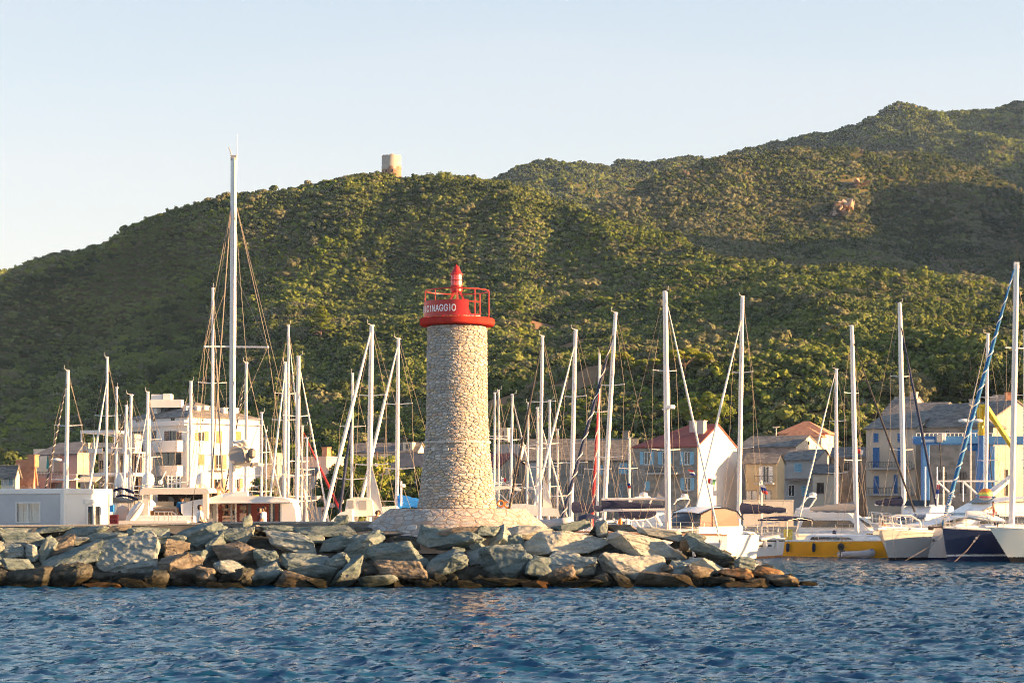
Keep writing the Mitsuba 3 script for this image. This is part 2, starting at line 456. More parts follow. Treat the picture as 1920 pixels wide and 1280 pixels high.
foliage('leaf_olive', (0.101, 0.136, 0.038), (0.184, 0.222, 0.070))
foliage('leaf_dark', (0.049, 0.076, 0.031), (0.094, 0.122, 0.045))
foliage('leaf_brown', (0.122, 0.131, 0.068), (0.189, 0.198, 0.108))
foliage('leaf_bright', (0.127, 0.177, 0.031), (0.219, 0.262, 0.056))
foliage('leaf_dry', (0.182, 0.147, 0.103), (0.258, 0.211, 0.150))
foliage('leaf_pine', (0.110, 0.150, 0.020), (0.230, 0.255, 0.042))


def leaf_mass(lumps, n, size, rng, up=0.25):
    """n small triangles on the outside of ellipsoid lumps [(centre, radii)], every one turned a little differently."""
    c, r = np.array([q[0] for q in lumps], float), np.array([q[1] for q in lumps], float)
    w = (r[:, 0] * r[:, 2])
    k = rng.choice(len(c), n, p=w / w.sum())
    d = rng.normal(size=(n, 3))
    d[:, 2] = np.where(d[:, 2] < -0.5 * (1 - up), -d[:, 2], d[:, 2])
    d /= np.linalg.norm(d, axis=1, keepdims=True)
    pos = c[k] + d * r[k] * rng.uniform(0.80, 1.10, (n, 1))
    nn = d / r[k]
    nn = nn / np.linalg.norm(nn, axis=1, keepdims=True) + rng.normal(size=(n, 3)) * 0.30
    nn /= np.linalg.norm(nn, axis=1, keepdims=True)
    a = np.cross(nn, rng.normal(size=(n, 3)))
    a /= np.linalg.norm(a, axis=1, keepdims=True)
    b = np.cross(nn, a)
    s = size * rng.uniform(0.6, 1.35, (n, 1))
    V = np.stack([pos + a * s, pos - a * s * 0.5 + b * s * 0.86, pos - a * s * 0.5 - b * s * 0.86], 1).reshape(-1, 3)
    return V, np.arange(3 * n).reshape(-1, 3)


def bush_mesh(n, seed, size, core=0):
    rng = np.random.default_rng(seed)
    lumps = []
    for _ in range(rng.integers(5, 9)):
        a, q = rng.uniform(0, 6.28), rng.uniform(0.1, 0.72)
        h = rng.uniform(0.15, 0.58)
        lumps.append((np.array([math.cos(a) * q, math.sin(a) * q, h]), np.array([1, 1, 0.85]) * rng.uniform(0.20, 0.42)))
    m = MB()
    for c, r in lumps:
        s = trimesh.creation.icosphere(core)
        m.add(np.array(s.vertices) * r * 0.74 + c, s.faces)
    m.add(*leaf_mass(lumps, n, size, rng))
    return m.out()


def scatter(name, label, height, xr, yr, spacing, sizes, weights, n_leaf, leaf, seed, variants=3, px_range=(-70, 1990), clear=None):
    rng = np.random.default_rng(seed)
    xs, ys = np.arange(xr[0], xr[1], spacing), np.arange(yr[0], yr[1], spacing)
    X, Y = [q.ravel() for q in np.meshgrid(xs, ys)]
    X, Y = X + rng.uniform(-0.5, 0.5, X.shape) * spacing, Y + rng.uniform(-0.5, 0.5, X.shape) * spacing
    Z = height(X, Y)
    px, py = 960 + F * X / Y, HORIZON - F * (Z - EYE) / Y
    keep = (px > px_range[0]) & (px < px_range[1]) & (Z > 1.6)
    # what lies far behind a crest is never seen
    bins, order = (px / 8).astype(int), np.argsort(Y)
    low = {}
    vis = np.zeros(len(X), bool)
    for i in order:
        if keep[i]:
            m = low.get(bins[i], 1e9)
            vis[i] = py[i] < m + 9000.0 / Y[i]
            low[bins[i]] = min(m, py[i])
    keep &= vis
    if clear is not None:
        keep &= ~clear(px, py, X, Y)
    X, Y, Z = X[keep], Y[keep], Z[keep]
    mats = list(weights)
    # kinds grow in drifts
    q = np.stack([meshkit.fbm(np.stack([X / 38, Y / 38, X * 0 + 7 * k], -1), 3, seed + k) for k in range(len(mats))], 1) * 1.9 + rng.uniform(0, 1.0, (len(X), len(mats))) + np.log(np.array([weights[m] for m in mats]))[None] * 0.42
    kind = q.argmax(1)
    var = rng.integers(0, variants, len(X))
    for k, m in enumerate(mats):
        for v in range(variants):
            scene[f'{name}_group_{k}_{v}'] = {'type': 'shapegroup', 'plant': mikit.ply(bush_mesh(n_leaf, seed + 100 * k + v, leaf), m, smooth=False)}
    s = rng.uniform(0, 1, len(X)) ** 1.6 * (sizes[1] - sizes[0]) + sizes[0]
    s *= 0.75 + 0.6 * meshkit.fbm(np.stack([X / 25, Y / 25, X * 0], -1), 2, seed + 50)
    labels[name] = {'label': label, 'category': 'scrub', 'kind': 'stuff'}
    for i in range(len(X)):
        h = s[i] * rng.uniform(0.75, 1.15)
        scene[f'{name}__{i + 1:05d}'] = {'type': 'instance', 'to_world': T().translate([X[i], Y[i], Z[i] - 0.15 * s[i]]).rotate([0, 0, 1], rng.uniform(0, 360)).scale([s[i], s[i], h]),
                                         'shapegroup': {'type': 'ref', 'id': f'{name}_group_{kind[i]}_{var[i]}'}}
    return len(X)


def bare(px, py, X, Y):
    """Patches of bare ground in the scrub."""
    out = np.zeros(len(X), bool)
    for ex, ey, er in EARTH:
        out |= (X - ex) ** 2 + ((Y - ey) * 0.7) ** 2 < (er * 0.8) ** 2
    return out


def rocky(px, py, X, Y):
    e = lambda cx, cy, rx, ry: ((px - cx) / rx) ** 2 + ((py - cy) / ry) ** 2 < 1
    return e(1598, 342, 15, 8) | e(1588, 395, 16, 13) | e(1612, 292, 14, 6)


W = {'leaf_olive': 1.0, 'leaf_dark': 0.62, 'leaf_brown': 0.40, 'leaf_bright': 0.42, 'leaf_dry': 0.05}
nA = scatter('maquis', 'dense evergreen scrub covering the near hillside', heightA, (-310, 310), (318, 640), 1.75, (1.0, 2.6), W, 170, 0.16, 60, clear=bare)
nA2 = scatter('maquis_upper', 'dense evergreen scrub on the upper slope below the watch tower', heightA, (-320, 320), (640, 1000), 2.15, (1.2, 2.8), W, 90, 0.19, 61, clear=bare)
nB = scatter('hill_scrub', 'scrub and low oaks on the rounded middle hill at right', heightB, (-20, 420), (800, 1450), 3.3, (2.2, 4.3), {'leaf_olive': 0.45, 'leaf_dark': 1.5, 'leaf_brown': 1.0, 'leaf_dry': 0.18}, 90, 0.17, 62, clear=rocky)
nC = scatter('ridge_scrub', 'scrub on the highest ridge behind at right', heightC, (-120, 640), (1500, 2320), 5.2, (3.2, 5.8), {'leaf_olive': 0.9, 'leaf_dark': 1.2, 'leaf_bright': 0.4}, 60, 0.2, 63)
nD = scatter('edge_scrub', 'scrub on the distant slope at the left edge', heightD, (-420, -240), (1250, 1600), 6.0, (3.5, 6.0), {'leaf_olive': 1.0, 'leaf_brown': 0.8}, 50, 0.2, 64)
nE = scatter('tall_shrubs', 'larger evergreen shrubs standing out of the scrub of the near hillside', heightA, (-310, 310), (340, 960), 11.5, (2.6, 5.2), {'leaf_olive': 0.7, 'leaf_dark': 1.0, 'leaf_brown': 0.8, 'leaf_bright': 0.1}, 420, 0.085, 66, clear=bare)
print('scrub', nA, nA2, nB, nC, nD, nE)
# ------------------------------------------------------------------ the town
mat('plaster_white', grainy((0.66, 0.65, 0.64), (0.76, 0.75, 0.73), 0.5, amount=0.8))
mat('plaster_cream', grainy((0.60, 0.53, 0.42), (0.70, 0.63, 0.52), 0.5))
mat('plaster_pink', grainy((0.42, 0.265, 0.22), (0.50, 0.335, 0.285), 0.6))
mat('plaster_rose', grainy((0.56, 0.42, 0.36), (0.64, 0.50, 0.44), 0.6))
mat('plaster_grey', grainy((0.36, 0.355, 0.35), (0.47, 0.46, 0.45), 0.5))
mat('plaster_beige', grainy((0.46, 0.40, 0.33), (0.56, 0.49, 0.40), 0.5))
mat('plaster_ochre', grainy((0.40, 0.32, 0.20), (0.50, 0.41, 0.27), 0.5))
mat('house_stone', grainy((0.22, 0.20, 0.175), (0.34, 0.30, 0.26), 2.2, amount=1.3, bump=0.03, bscale=6))
mat('pink_stone', grainy((0.26, 0.20, 0.17), (0.40, 0.30, 0.26), 1.4, amount=1.3, bump=0.03, bscale=6))
mat('slate_roof', grainy((0.125, 0.12, 0.115), (0.23, 0.215, 0.20), 2.0, amount=1.4, stretch=(1, 1, 3), bump=0.05, bscale=5))
mat('blue_slate', grainy((0.10, 0.11, 0.125), (0.15, 0.16, 0.18), 1.6))
mat('red_roof', grainy((0.25, 0.075, 0.065), (0.32, 0.11, 0.09), 1.2, stretch=(1, 1, 1)))
mat('terracotta', grainy((0.42, 0.19, 0.11), (0.52, 0.27, 0.17), 2.5, bump=0.04, bscale=6))
mat('curtain', grainy((0.45, 0.44, 0.42), (0.56, 0.55, 0.53), 2.0))


class House:
    """A building whose near corner is seen at column pc: the front runs left of it and away, the side right of it and away. Local x runs along the front (0 at the corner, negative to the left), y into the depth."""

    def __init__(self, name, label, pl, pc, pr, D, psi, eave, ridge=None, base=1.45, roof='x', walls='plaster_white', side=None, tiles='slate_roof', wins=(), cat='house', over=0.35, hip=False, depth=None, floor=None, thick=0.25):
        self.D, self.psi = D, math.radians(psi)
        self.o, self.yaw = np.array([gx(pc, D), D, 0.0]), -self.psi
        self.R = rotz(self.yaw)
        self.key = thing(name, label, cat)
        self.ze = gz(eave, D)
        self.W = -self.front(pl, eave)[0]
        self.L = depth or self.side(pr, eave)[1]
        W, L, ze = self.W, self.L, self.ze
        zb = base if floor is None else gz(floor, D)
        self.zb = zb
        zr = ze
        if ridge is not None:
            yr = (D + L / 2 * math.cos(self.psi)) if roof in ('x', 'hip') else D
            zr = EYE - (ridge - HORIZON) / F * yr
        self.zr = zr
        rise = zr - ze
        gable_side = roof == 'x'
        fr = [(-W, zb), (0, zb), (0, ze)] + ([(-W / 2, zr)] if roof == 'y' else []) + [(-W, ze)]
        sd = [(thick, zb), (L, zb), (L, ze)] + ([(L / 2, zr)] if gable_side else []) + [(thick, ze)]
        fh, sh = [], []
        for w in wins:
            (fh if w[0] == 'f' else sh).append(w)
        self.panel('front_wall', fr, fh, 'f', walls, thick)
        self.panel('side_wall', sd, sh, 's', side or walls, thick)
        bk = MB(self.o, self.yaw)
        bk.prism([(-W, zb), (-thick, zb), (-thick, ze)] + ([(-W / 2, zr)] if roof == 'y' else []) + [(-W, ze)], L - thick, L)
        bk.prism([(thick, zb), (L - thick, zb), (L - thick, ze)] + ([(L / 2, zr)] if gable_side and not hip else []) + [(thick, ze)], -W, -W + thick, 'x')
        part(self.key, 'back_wall', bk, walls)
        m = MB(self.o, self.yaw)
        t, e = 0.14, over
        if roof == 'x':
            k = rise / (L / 2)
            x0, x1 = -W - e, e * 0.5
            hx = L / 2 * 0.9 if hip else 0.0
            m.slab((x0, -e, ze - k * e + t), (x1, -e, ze - k * e + t), (x1, L / 2, zr + t), (x0 + hx, L / 2, zr + t), t)
            m.slab((x1, L + e, ze - k * e + t), (x0, L + e, ze - k * e + t), (x0 + hx, L / 2, zr + t), (x1, L / 2, zr + t), t)
            if hip:
                m.add([(x0, L + e, ze - k * e + t), (x0, -e, ze - k * e + t), (x0 + hx, L / 2, zr + t)], [[0, 1, 2]])
        elif roof == 'y':
            k = rise / (W / 2)
            m.slab((-W - e, L + e, ze - k * e + t), (-W - e, -e * 0.5, ze - k * e + t), (-W / 2, -e * 0.5, zr + t), (-W / 2, L + e, zr + t), t)
            m.slab((e, -e * 0.5, ze - k * e + t), (e, L + e, ze - k * e + t), (-W / 2, L + e, zr + t), (-W / 2, -e * 0.5, zr + t), t)
        elif roof == 'hip':
            a = [(-W - e, -e), (e, -e), (e, L + e), (-W - e, L + e)]
            r = min(W, L) / 2
            b = [(-W + r, L / 2), (-r, L / 2)] if W > L else [(-W / 2, r), (-W / 2, L - r)]
            z = ze + 0.02
            P = [(x, y, z) for x, y in a] + [(x, y, zr) for x, y in b]
            m.add(P, [[0, 1, 5], [0, 5, 4], [1, 2, 5], [2, 3, 4], [2, 4, 5], [3, 0, 4]] if W > L else [[0, 1, 4], [1, 2, 5], [1, 5, 4], [2, 3, 5], [3, 0, 4], [3, 4, 5]])
            m.box((-W / 2, L / 2, z - 0.06), (W + 2 * e, L + 2 * e, 0.11))
        else:
            m.box((-W / 2, L / 2, ze + 0.09), (W + 2 * e, L + 2 * e, 0.18))
        self.roof = part(self.key, 'roof', m, tiles)
        for w in wins:
            self.window(*w)

    def front(self, px, py):
        """Local (x, z) where the line of sight through this pixel meets the front."""
        d = np.array([(px - 960) / F, 1.0])
        n = np.array([-math.sin(self.psi), -math.cos(self.psi)])
        s = (self.o[:2] @ n) / (d @ n)
        q = d * s - self.o[:2]
        return q @ np.array([math.cos(self.psi), -math.sin(self.psi)]), EYE - (py - HORIZON) / F * s, s

    def side(self, px, py):
        d = np.array([(px - 960) / F, 1.0])
        n = np.array([math.cos(self.psi), -math.sin(self.psi)])
        s = (self.o[:2] @ n) / (d @ n)
        q = d * s - self.o[:2]
        return None, q @ np.array([math.sin(self.psi), math.cos(self.psi)]), EYE - (py - HORIZON) / F * s

    def rect(self, face, x0, x1, y0, y1):
        """(a0, a1, z0, z1) on the face of the pixel rectangle."""
        if face == 'f':
            a0, z1, _ = self.front(x0, y0)
            a1, z0, _ = self.front(x1, y1)
        else:
            _, a0, z1 = self.side(x0, y0)
            _, a1, z0 = self.side(x1, y1)
        return min(a0, a1), max(a0, a1), z0, z1

    def panel(self, name, poly, wins, face, m, t):
        pg = Polygon(poly)
        for w in wins:
            a0, a1, z0, z1 = self.rect(w[0], *w[1:5])
            pg = pg.difference(shapely.box(a0, max(z0, self.zb + 0.05), a1, z1))
        mb = MB(self.o, self.yaw)
        for g in getattr(pg, 'geoms', [pg]):
            if g.area < 0.02:
                continue
            e = trimesh.creation.extrude_polygon(g, t, engine='earcut')
            v = np.array(e.vertices)
            mb.add(np.stack([v[:, 0], v[:, 2], v[:, 1]], 1) if face == 'f' else np.stack([-v[:, 2], v[:, 0], v[:, 1]], 1), e.faces[:, ::-1])
        part(self.key, name, mb, m)

    def box(self, face, a0, a1, z0, z1, d0, d1):
        """A box on a face, from d0 to d1 outwards."""
        mb = MB(self.o, self.yaw)
        if face == 'f':
            mb.box(((a0 + a1) / 2, -(d0 + d1) / 2, (z0 + z1) / 2), (a1 - a0, d1 - d0, z1 - z0))
        else:
            mb.box(((d0 + d1) / 2, (a0 + a1) / 2, (z0 + z1) / 2), (d1 - d0, a1 - a0, z1 - z0))
        return mb

    def window(self, face, x0, x1, y0, y1, frame='white_gelcoat', shutter=None, closed=False, sill=True, pane='glass_pane', label=None):
        a0, a1, z0, z1 = self.rect(face, x0, x1, y0, y1)
        w = part(self.key, 'window', self.box(face, a0 + 0.003, a1 - 0.003, z0 + 0.003, z1 - 0.003, -0.16, -0.12), pane, label=label)
        f = MB(self.o, self.yaw)
        b = 0.06
        for q in ((a0, a0 + b, z0, z1), (a1 - b, a1, z0, z1), (a0 + b, a1 - b, z0, z0 + b), (a0 + b, a1 - b, z1 - b, z1), ((a0 + a1) / 2 - 0.03, (a0 + a1) / 2 + 0.03, z0 + b, z1 - b)):
            s = self.box(face, *q, -0.117, -0.06)
            f.v += s.v
            f.f += [s.f[0] + f.n]
            f.n += s.n
        part(w, 'frame', f, frame)
        if shutter:
            k = (a1 - a0) * 0.56
            for c0, c1 in (((a0, (a0 + a1) / 2 - 0.01), ((a0 + a1) / 2 + 0.01, a1)) if closed else ((a0 - k, a0 - 0.02), (a1 + 0.02, a1 + k))):
                s = MB(self.o, self.yaw)
                n = max(3, int((z1 - z0) / 0.22))
                for q in [(c0, c0 + 0.05, z0, z1), (c1 - 0.05, c1, z0, z1)] + [(c0 + 0.05, c1 - 0.05, z0 + (z1 - z0) * i / n + 0.02, z0 + (z1 - z0) * (i + 1) / n - 0.01) for i in range(n)]:
                    e = self.box(face, *q, 0.004 if not closed else -0.05, 0.05 if q[1] - q[0] < 0.06 else 0.036)
                    s.v += e.v
                    s.f += [e.f[0] + s.n]
                    s.n += e.n
                part(w, 'shutter', s, shutter)
        if sill:
            part(w, 'sill', self.box(face, a0 - 0.08, a1 + 0.08, z0 - 0.09, z0 - 0.004, 0.002, 0.10), 'plaster_grey')
        return w

    def slab(self, name, face, x0, x1, y0, y1, d0, d1, m):
        return part(self.key, name, self.box(face, *self.rect(face, x0, x1, y0, y1), d0, d1), m)

    def balcony(self, face, x0, x1, y_top, y_floor, d, m='black_paint', floor='plaster_grey'):
        a0, a1, z0, z1 = self.rect(face, x0, x1, y_top, y_floor)
        b = part(self.key, 'balcony', self.box(face, a0, a1, z0 - 0.16, z0, 0.004, d), floor)
        f = MB(self.o, self.yaw)
        n = max(4, int((a1 - a0) / 0.16))
        for q in [(a0, a1, z1 - 0.05, z1)] + [(a, a + 0.025, z0, z1 - 0.05) for a in np.linspace(a0, a1 - 0.025, n)]:
            e = self.box(face, *q, d - 0.05, d - 0.02)
            f.v += e.v
            f.f += [e.f[0] + f.n]
            f.n += e.n
        part(b, 'railing', f, m)
        return b

    def chimney(self, x, y, w, z0, z1, m='house_stone', pots=0):
        c = MB(self.o, self.yaw).box((x, y, (z0 + z1) / 2), (w, w, z1 - z0)).box((x, y, z1 + 0.05), (w + 0.16, w + 0.16, 0.1))
        k = part(self.roof, 'chimney', c, m)
        return k


# ---- the hotel
H = House('hotel_building', 'white four-storey hotel with slate hip roof and orange shutters on its sunlit side', 240, 352, 487, 255, 44, 781, 751, roof='hip', cat='building', over=0.25, wins=[
    ('s', 372, 384, 808, 827, 'white_gelcoat', 'orange_wood'), ('s', 406, 416, 808, 830, 'white_gelcoat', 'orange_wood', True), ('s', 442, 452, 809, 827, 'white_gelcoat', 'orange_wood', True),
    ('s', 373, 383, 852, 871, 'white_gelcoat', 'orange_wood', True), ('s', 404, 417, 851, 879, 'white_gelcoat', 'orange_wood'), ('s', 441, 451, 852, 871, 'white_gelcoat', 'orange_wood'),
    ('s', 402, 415, 897, 922, 'white_gelcoat', 'orange_wood'), ('s', 439, 449, 897, 915, 'white_gelcoat', 'orange_wood'), ('s', 373, 383, 897, 915, 'white_gelcoat', 'orange_wood', True),
    ('s', 375, 382, 784, 791, 'white_gelcoat', None, False, False), ('s', 409, 415, 785, 791, 'white_gelcoat', None, False, False), ('s', 443, 449, 785, 791, 'white_gelcoat', None, False, False),
    ('f', 285, 293, 808, 826, 'dark_grey_paint'), ('f', 317, 332, 808, 826, 'dark_grey_paint', 'brown_wood'), ('f', 249, 262, 809, 826, 'dark_grey_paint', 'brown_wood'),
    ('f', 320, 328, 783, 791, 'dark_grey_paint', None, False, False), ('f', 286, 292, 783, 792, 'dark_grey_paint', None, False, False), ('f', 255, 260, 784, 792, 'dark_grey_paint', None, False, False),
    ('f', 288, 340, 849, 873, 'dark_grey_paint', None, False, False), ('f', 288, 340, 893, 915, 'dark_grey_paint', None, False, False)])
H.slab('cornice', 'f', 240.5, 352, 793, 797, 0.004, 0.55, 'plaster_white')
H.slab('cornice', 's', 347, 489, 793, 797, 0.004, 0.55, 'plaster_white')
H.slab('balcony_parapet', 'f', 284, 347, 828, 847, 0.004, 1.2, 'plaster_white')
H.slab('balcony_parapet', 'f', 284, 347, 874, 892, 0.004, 1.2, 'plaster_white')
H.balcony('s', 398, 424, 871, 880, 0.9, 'rope_tan', 'plaster_cream')
H.balcony('s', 436, 456, 868, 873, 0.7, 'rope_tan', 'plaster_cream')
zt = gz(751, 262)
b = MB()
for x0, x1, y0, y1, dd in ((282, 340, 749, 764, 0.0), (282, 303, 739, 750, 0.6), (305, 319, 738, 750, 0.3)):
    b.box(((gx(x0, 261) + gx(x1, 261)) / 2, 262.0 + dd, (gz(y0, 261) + gz(y1, 261)) / 2), (gx(x1, 261) - gx(x0, 261), 2.2, gz(y0, 261) - gz(y1, 261)))
part(H.roof, 'roof_terrace', b, 'plaster_white')
for x, y in ((-0.85, 0.18), (-0.70, 0.16), (-0.28, 0.22), (-0.2, 0.3), (-0.24, 0.44), (-0.14, 0.62), (-0.16, 0.80)):
    H.chimney(x * H.W, y * H.L, 0.62, H.ze + 0.6, H.ze + 1.05 + 1.5 * min(abs(x), y, 0.4), 'plaster_white')
sl = MB(H.o, H.yaw)
a0, a1, z0, z1 = H.rect('f', 254, 271, 834, 936)
for i in range(24):
    sl = MB(H.o, H.yaw)
    z = z0 + (z1 - z0) * i / 24
    sl.box(((a0 + a1) / 2, -0.75, z + 0.08), (a1 - a0, 0.08, 0.14))
    part(H.key, 'slat', sl, 'brown_wood')
part(H.key, 'slat_backing', MB(H.o, H.yaw).box(((a0 + a1) / 2, -0.35, (z0 + z1) / 2), (a1 - a0 - 0.1, 0.68, z1 - z0)), 'interior_dark')

# its lower wing with the sign column
D1 = 250
wg = thing('hotel_wing', 'lower white hotel wing with open terrace roof, balconies and tall sign column', 'building')
X = lambda p: gx(p, D1)
Z = lambda p: gz(p, D1)
wb = MB()
wb.box(((X(161) + X(250)) / 2, D1 + 4.6, (1.45 + Z(846)) / 2), (X(250) - X(161), 4, Z(846) - 1.45))
part(wg, 'back_wall', wb, 'plaster_grey')
for nm, y0, y1 in (('floor_slab', 886, 892), ('floor_slab', 847, 849)):
    part(wg, nm, MB().box(((X(161) + X(252)) / 2, D1 + 2.2, (Z(y0) + Z(y1)) / 2), (X(252) - X(161), 5.0, Z(y0) - Z(y1))), 'plaster_white')
for x0, x1, y0, y1 in ((161, 190, 840, 847), (196, 235, 840, 847)):
    part(wg, 'parapet', MB().box(((X(x0) + X(x1)) / 2, D1 - 0.25, (Z(y0) + Z(y1)) / 2), (X(x1) - X(x0), 0.14, Z(y0) - Z(y1))), 'plaster_white')
for p in (163, 192, 217, 233):
    part(wg, 'pillar', MB().box((X(p), D1 + 0.3, (1.45 + Z(849)) / 2), (0.35, 0.5, Z(849) - 1.45)), 'plaster_white')
for p, y0, y1 in ((200, 853, 884), (212, 853, 884), (225, 853, 884), (241, 853, 884), (170, 862, 878), (178, 862, 878), (176, 902, 930), (200, 896, 934), (222, 896, 934), (240, 896, 930)):
    w = part(wg, 'window', MB().box((X(p), D1 + 2.54, (Z(y0) + Z(y1)) / 2), (0.62, 0.1, Z(y0) - Z(y1))), 'glass_pane')
    part(w, 'frame', MB().box((X(p) - 0.33, D1 + 2.5, (Z(y0) + Z(y1)) / 2), (0.05, 0.12, Z(y0) - Z(y1))).box((X(p) + 0.33, D1 + 2.5, (Z(y0) + Z(y1)) / 2), (0.05, 0.12, Z(y0) - Z(y1))), 'brown_wood')
cn = MB().box(((X(146) + X(216)) / 2, D1 + 1.6, Z(809)), (X(216) - X(146), 4.2, 0.35))
part(wg, 'terrace_roof', cn, 'plaster_white')
part(wg, 'terrace_parapet', MB().box(((X(161) + X(236)) / 2, D1 + 0.4, (Z(829) + Z(838)) / 2), (X(236) - X(161), 0.1, Z(829) - Z(838))), 'mid_grey_paint')
for p in (147, 172, 196, 214):
    part(wg, 'terrace_post', MB().box((X(p), D1 - 0.3, (Z(809) + Z(846)) / 2), (0.12, 0.12, Z(809) - Z(846))), 'white_gelcoat')
part(wg, 'back_room', MB().box(((X(196) + X(236)) / 2, D1 + 3.4, (Z(812) + Z(846)) / 2), (X(236) - X(196), 2.0, Z(812) - Z(846))), 'plaster_grey')
sc_ = part(wg, 'sign_column', MB().box(((X(145) + X(161)) / 2, D1 + 0.2, (1.45 + Z(829.5)) / 2), (X(161) - X(145), 1.0, Z(829.5) - 1.45)), 'plaster_grey')
mat('sign_orange', paint((0.62, 0.30, 0.08), 0.5))


def lettering(parent, name, text, height, x, y, z, m, depth=0.04):
    t = meshkit.text_mesh(text, height, depth, bold=True)
    v = np.array(t.vertices)
    v[:, 0] -= (v[:, 0].max() + v[:, 0].min()) / 2
    return part(parent, name, trimesh.Trimesh(np.stack([x + v[:, 0], y - v[:, 2], z + v[:, 1]], 1), t.faces[:, ::-1], process=False), m)


lettering(sc_, 'sign_letters', 'HOTEL', 0.30, X(153), D1 - 0.31, Z(836), 'sign_orange')
for i, ch in enumerate('MARINA'):
    lettering(sc_, 'sign_letter', ch, 0.36, X(153), D1 - 0.31, Z(849.5 + 7.6 * i), 'sign_orange')
aw = MB().prism([(D1 - 2.2, Z(903)), (D1 - 0.1, Z(891)), (D1 - 0.1, Z(892.5)), (D1 - 2.2, Z(904.5))], X(150), X(189), 'x')
part(wg, 'awning', aw, 'plaster_cream')

# the wing's front is turned a little away from the evening sun, as the hotel is
TURN = T().translate([X(254), D1, 0]).rotate([0, 0, 1], -13).translate([-X(254), -D1, 0])
for q in [k for k in scene if k.startswith(wg + '__')]:
    scene[q]['to_world'] = TURN

# ---- houses at the far left
H = House('small_house', 'small pale house with grey slate roof at the left edge', 2, 29, 37, 236, 18, 888, 874, walls='plaster_cream', wins=[('f', 6, 12, 896, 909, 'white_gelcoat', 'mid_grey_paint'), ('f', 16, 24, 894, 909, 'light_blue_paint')])
H = House('pink_house', 'salmon pink house with terracotta roof and tall dark window', 34, 63, 66, 238, 20, 879, 864, walls='plaster_pink', tiles='terracotta', wins=[('f', 40, 47, 885, 911, 'white_gelcoat'), ('f', 53, 58, 899, 915, 'white_gelcoat')])
H.chimney(-H.W * 0.05, H.L * 0.3, 0.9, H.ze + 0.2, H.ze + 1.5, 'terracotta')
H = House('upper_house', 'plain pale flat-roofed block above the pink houses', 63, 98, 132, 252, 42, 844, roof='flat', walls='plaster_cream', tiles='plaster_cream', over=0.05, wins=[('f', 90, 94, 852, 862, 'light_blue_paint'), ('f', 70, 74, 853, 862, 'light_blue_paint')])
H = House('terrace_house', 'salmon pink house with a covered terrace, grey roof and teal folded parasol', 66, 143, 146, 240, 12, 891, roof='flat', walls='plaster_pink', tiles='plaster_rose', over=0.02, wins=[('f', 69, 75, 903, 915, 'white_gelcoat'), ('f', 92, 116, 904, 938, 'dark_grey_paint'), ('f', 124, 131, 900, 915, 'white_gelcoat')])
t0 = H.zb
tp = MB(H.o, H.yaw)
tp.box((-H.W * 0.55, 3.2, H.ze + 1.2), (H.W * 0.88, 0.25, 2.2))
part(H.key, 'terrace_wall', tp, 'plaster_beige')
part(H.key, 'corner_room', MB(H.o, H.yaw).box((-1.0, 1.8, H.ze + 1.35), (2.1, 3.4, 2.5)), 'plaster_pink')
rf = MB(H.o, H.yaw)
rf.slab((-H.W * 1.0, -0.4, H.ze + 2.3), (0.3, -0.4, H.ze + 2.45), (-0.6, 3.8, H.ze + 3.9), (-H.W * 0.75, 3.8, H.ze + 3.8), 0.16)
part(H.key, 'terrace_roof', rf, 'blue_slate')
H.balcony('f', 66, 118, 884, 892, 0.12)
H.slab('canopy', 'f', 113, 149, 897, 898.5, 0.05, 1.3, 'plaster_white')
for px in (69, 98, 118):
    part(H.key, 'terrace_post', MB(H.o, H.yaw).box((H.front(px, 880)[0], 0.2, H.ze + 1.2), (0.12, 0.12, 2.4)), 'plaster_white')
x, z, _ = H.front(82.5, 890)
ps = thing('parasol', 'folded teal parasol on the terrace of the salmon pink house', 'parasol')
part(ps, 'pole', MB(H.o, H.yaw).bar((x, 1.0, H.ze + 0.2), (x, 1.0, H.ze + 2.25), 0.03), 'white_gelcoat')
part(ps, 'canopy', MB(H.o, H.yaw).lathe([(0.05, H.ze + 0.75), (0.18, H.ze + 0.8), (0.13, H.ze + 1.5), (0.03, H.ze + 2.3)], (x, 1.0, 0), 10), 'teal_canvas', smooth=30)
x, z, _ = H.front(108, 905)
ps = thing('parasol', 'folded magenta parasol before the ground floor of the salmon pink house', 'parasol')
part(ps, 'pole', MB(H.o, H.yaw).bar((x, -1.0, 1.45), (x, -1.0, 4.0), 0.03), 'white_gelcoat')
part(ps, 'canopy', MB(H.o, H.yaw).lathe([(0.05, 2.0), (0.22, 2.1), (0.15, 3.3), (0.03, 4.1)], (x, -1.0, 0), 10), 'magenta_canvas', smooth=30)

# ---- between the hotel and the lighthouse
House('low_house', 'low beige house right of the hotel behind the masts', 487, 520, 532, 262, 30, 871, roof='flat', walls='plaster_beige', tiles='plaster_beige', over=0.08)
House('beige_block', 'small beige upper storey behind the low house right of the hotel', 505, 520, 531, 268, 40, 852, roof='flat', walls='plaster_beige', tiles='plaster_beige', over=0.05)
H = House('rose_house', 'long low rose plastered house with a brick chimney left of the trees', 566, 612, 645, 262, 35, 858, roof='flat', walls='plaster_rose', tiles='plaster_rose', over=0.08)
H.chimney(-0.4, 0.5, 0.8, H.ze, H.ze + 1.2, 'terracotta')
House('grey_shed', 'grey plastered shed below the rose house', 574, 594, 602, 245, 25, 886, 878, walls='plaster_grey', wins=[('f', 578, 584, 896, 906, 'mid_grey_paint')])
H = House('slate_house', 'long slate-roofed house with a white dormer behind the green trees', 662, 782, 798, 285, 14, 847, 831, walls='plaster_cream')
b = MB(H.o, H.yaw).box((-H.W * 0.15, 0.9, H.ze + 0.7), (1.35, 1.5, 1.2))
dm = part(H.roof, 'dormer', b, 'plaster_cream')
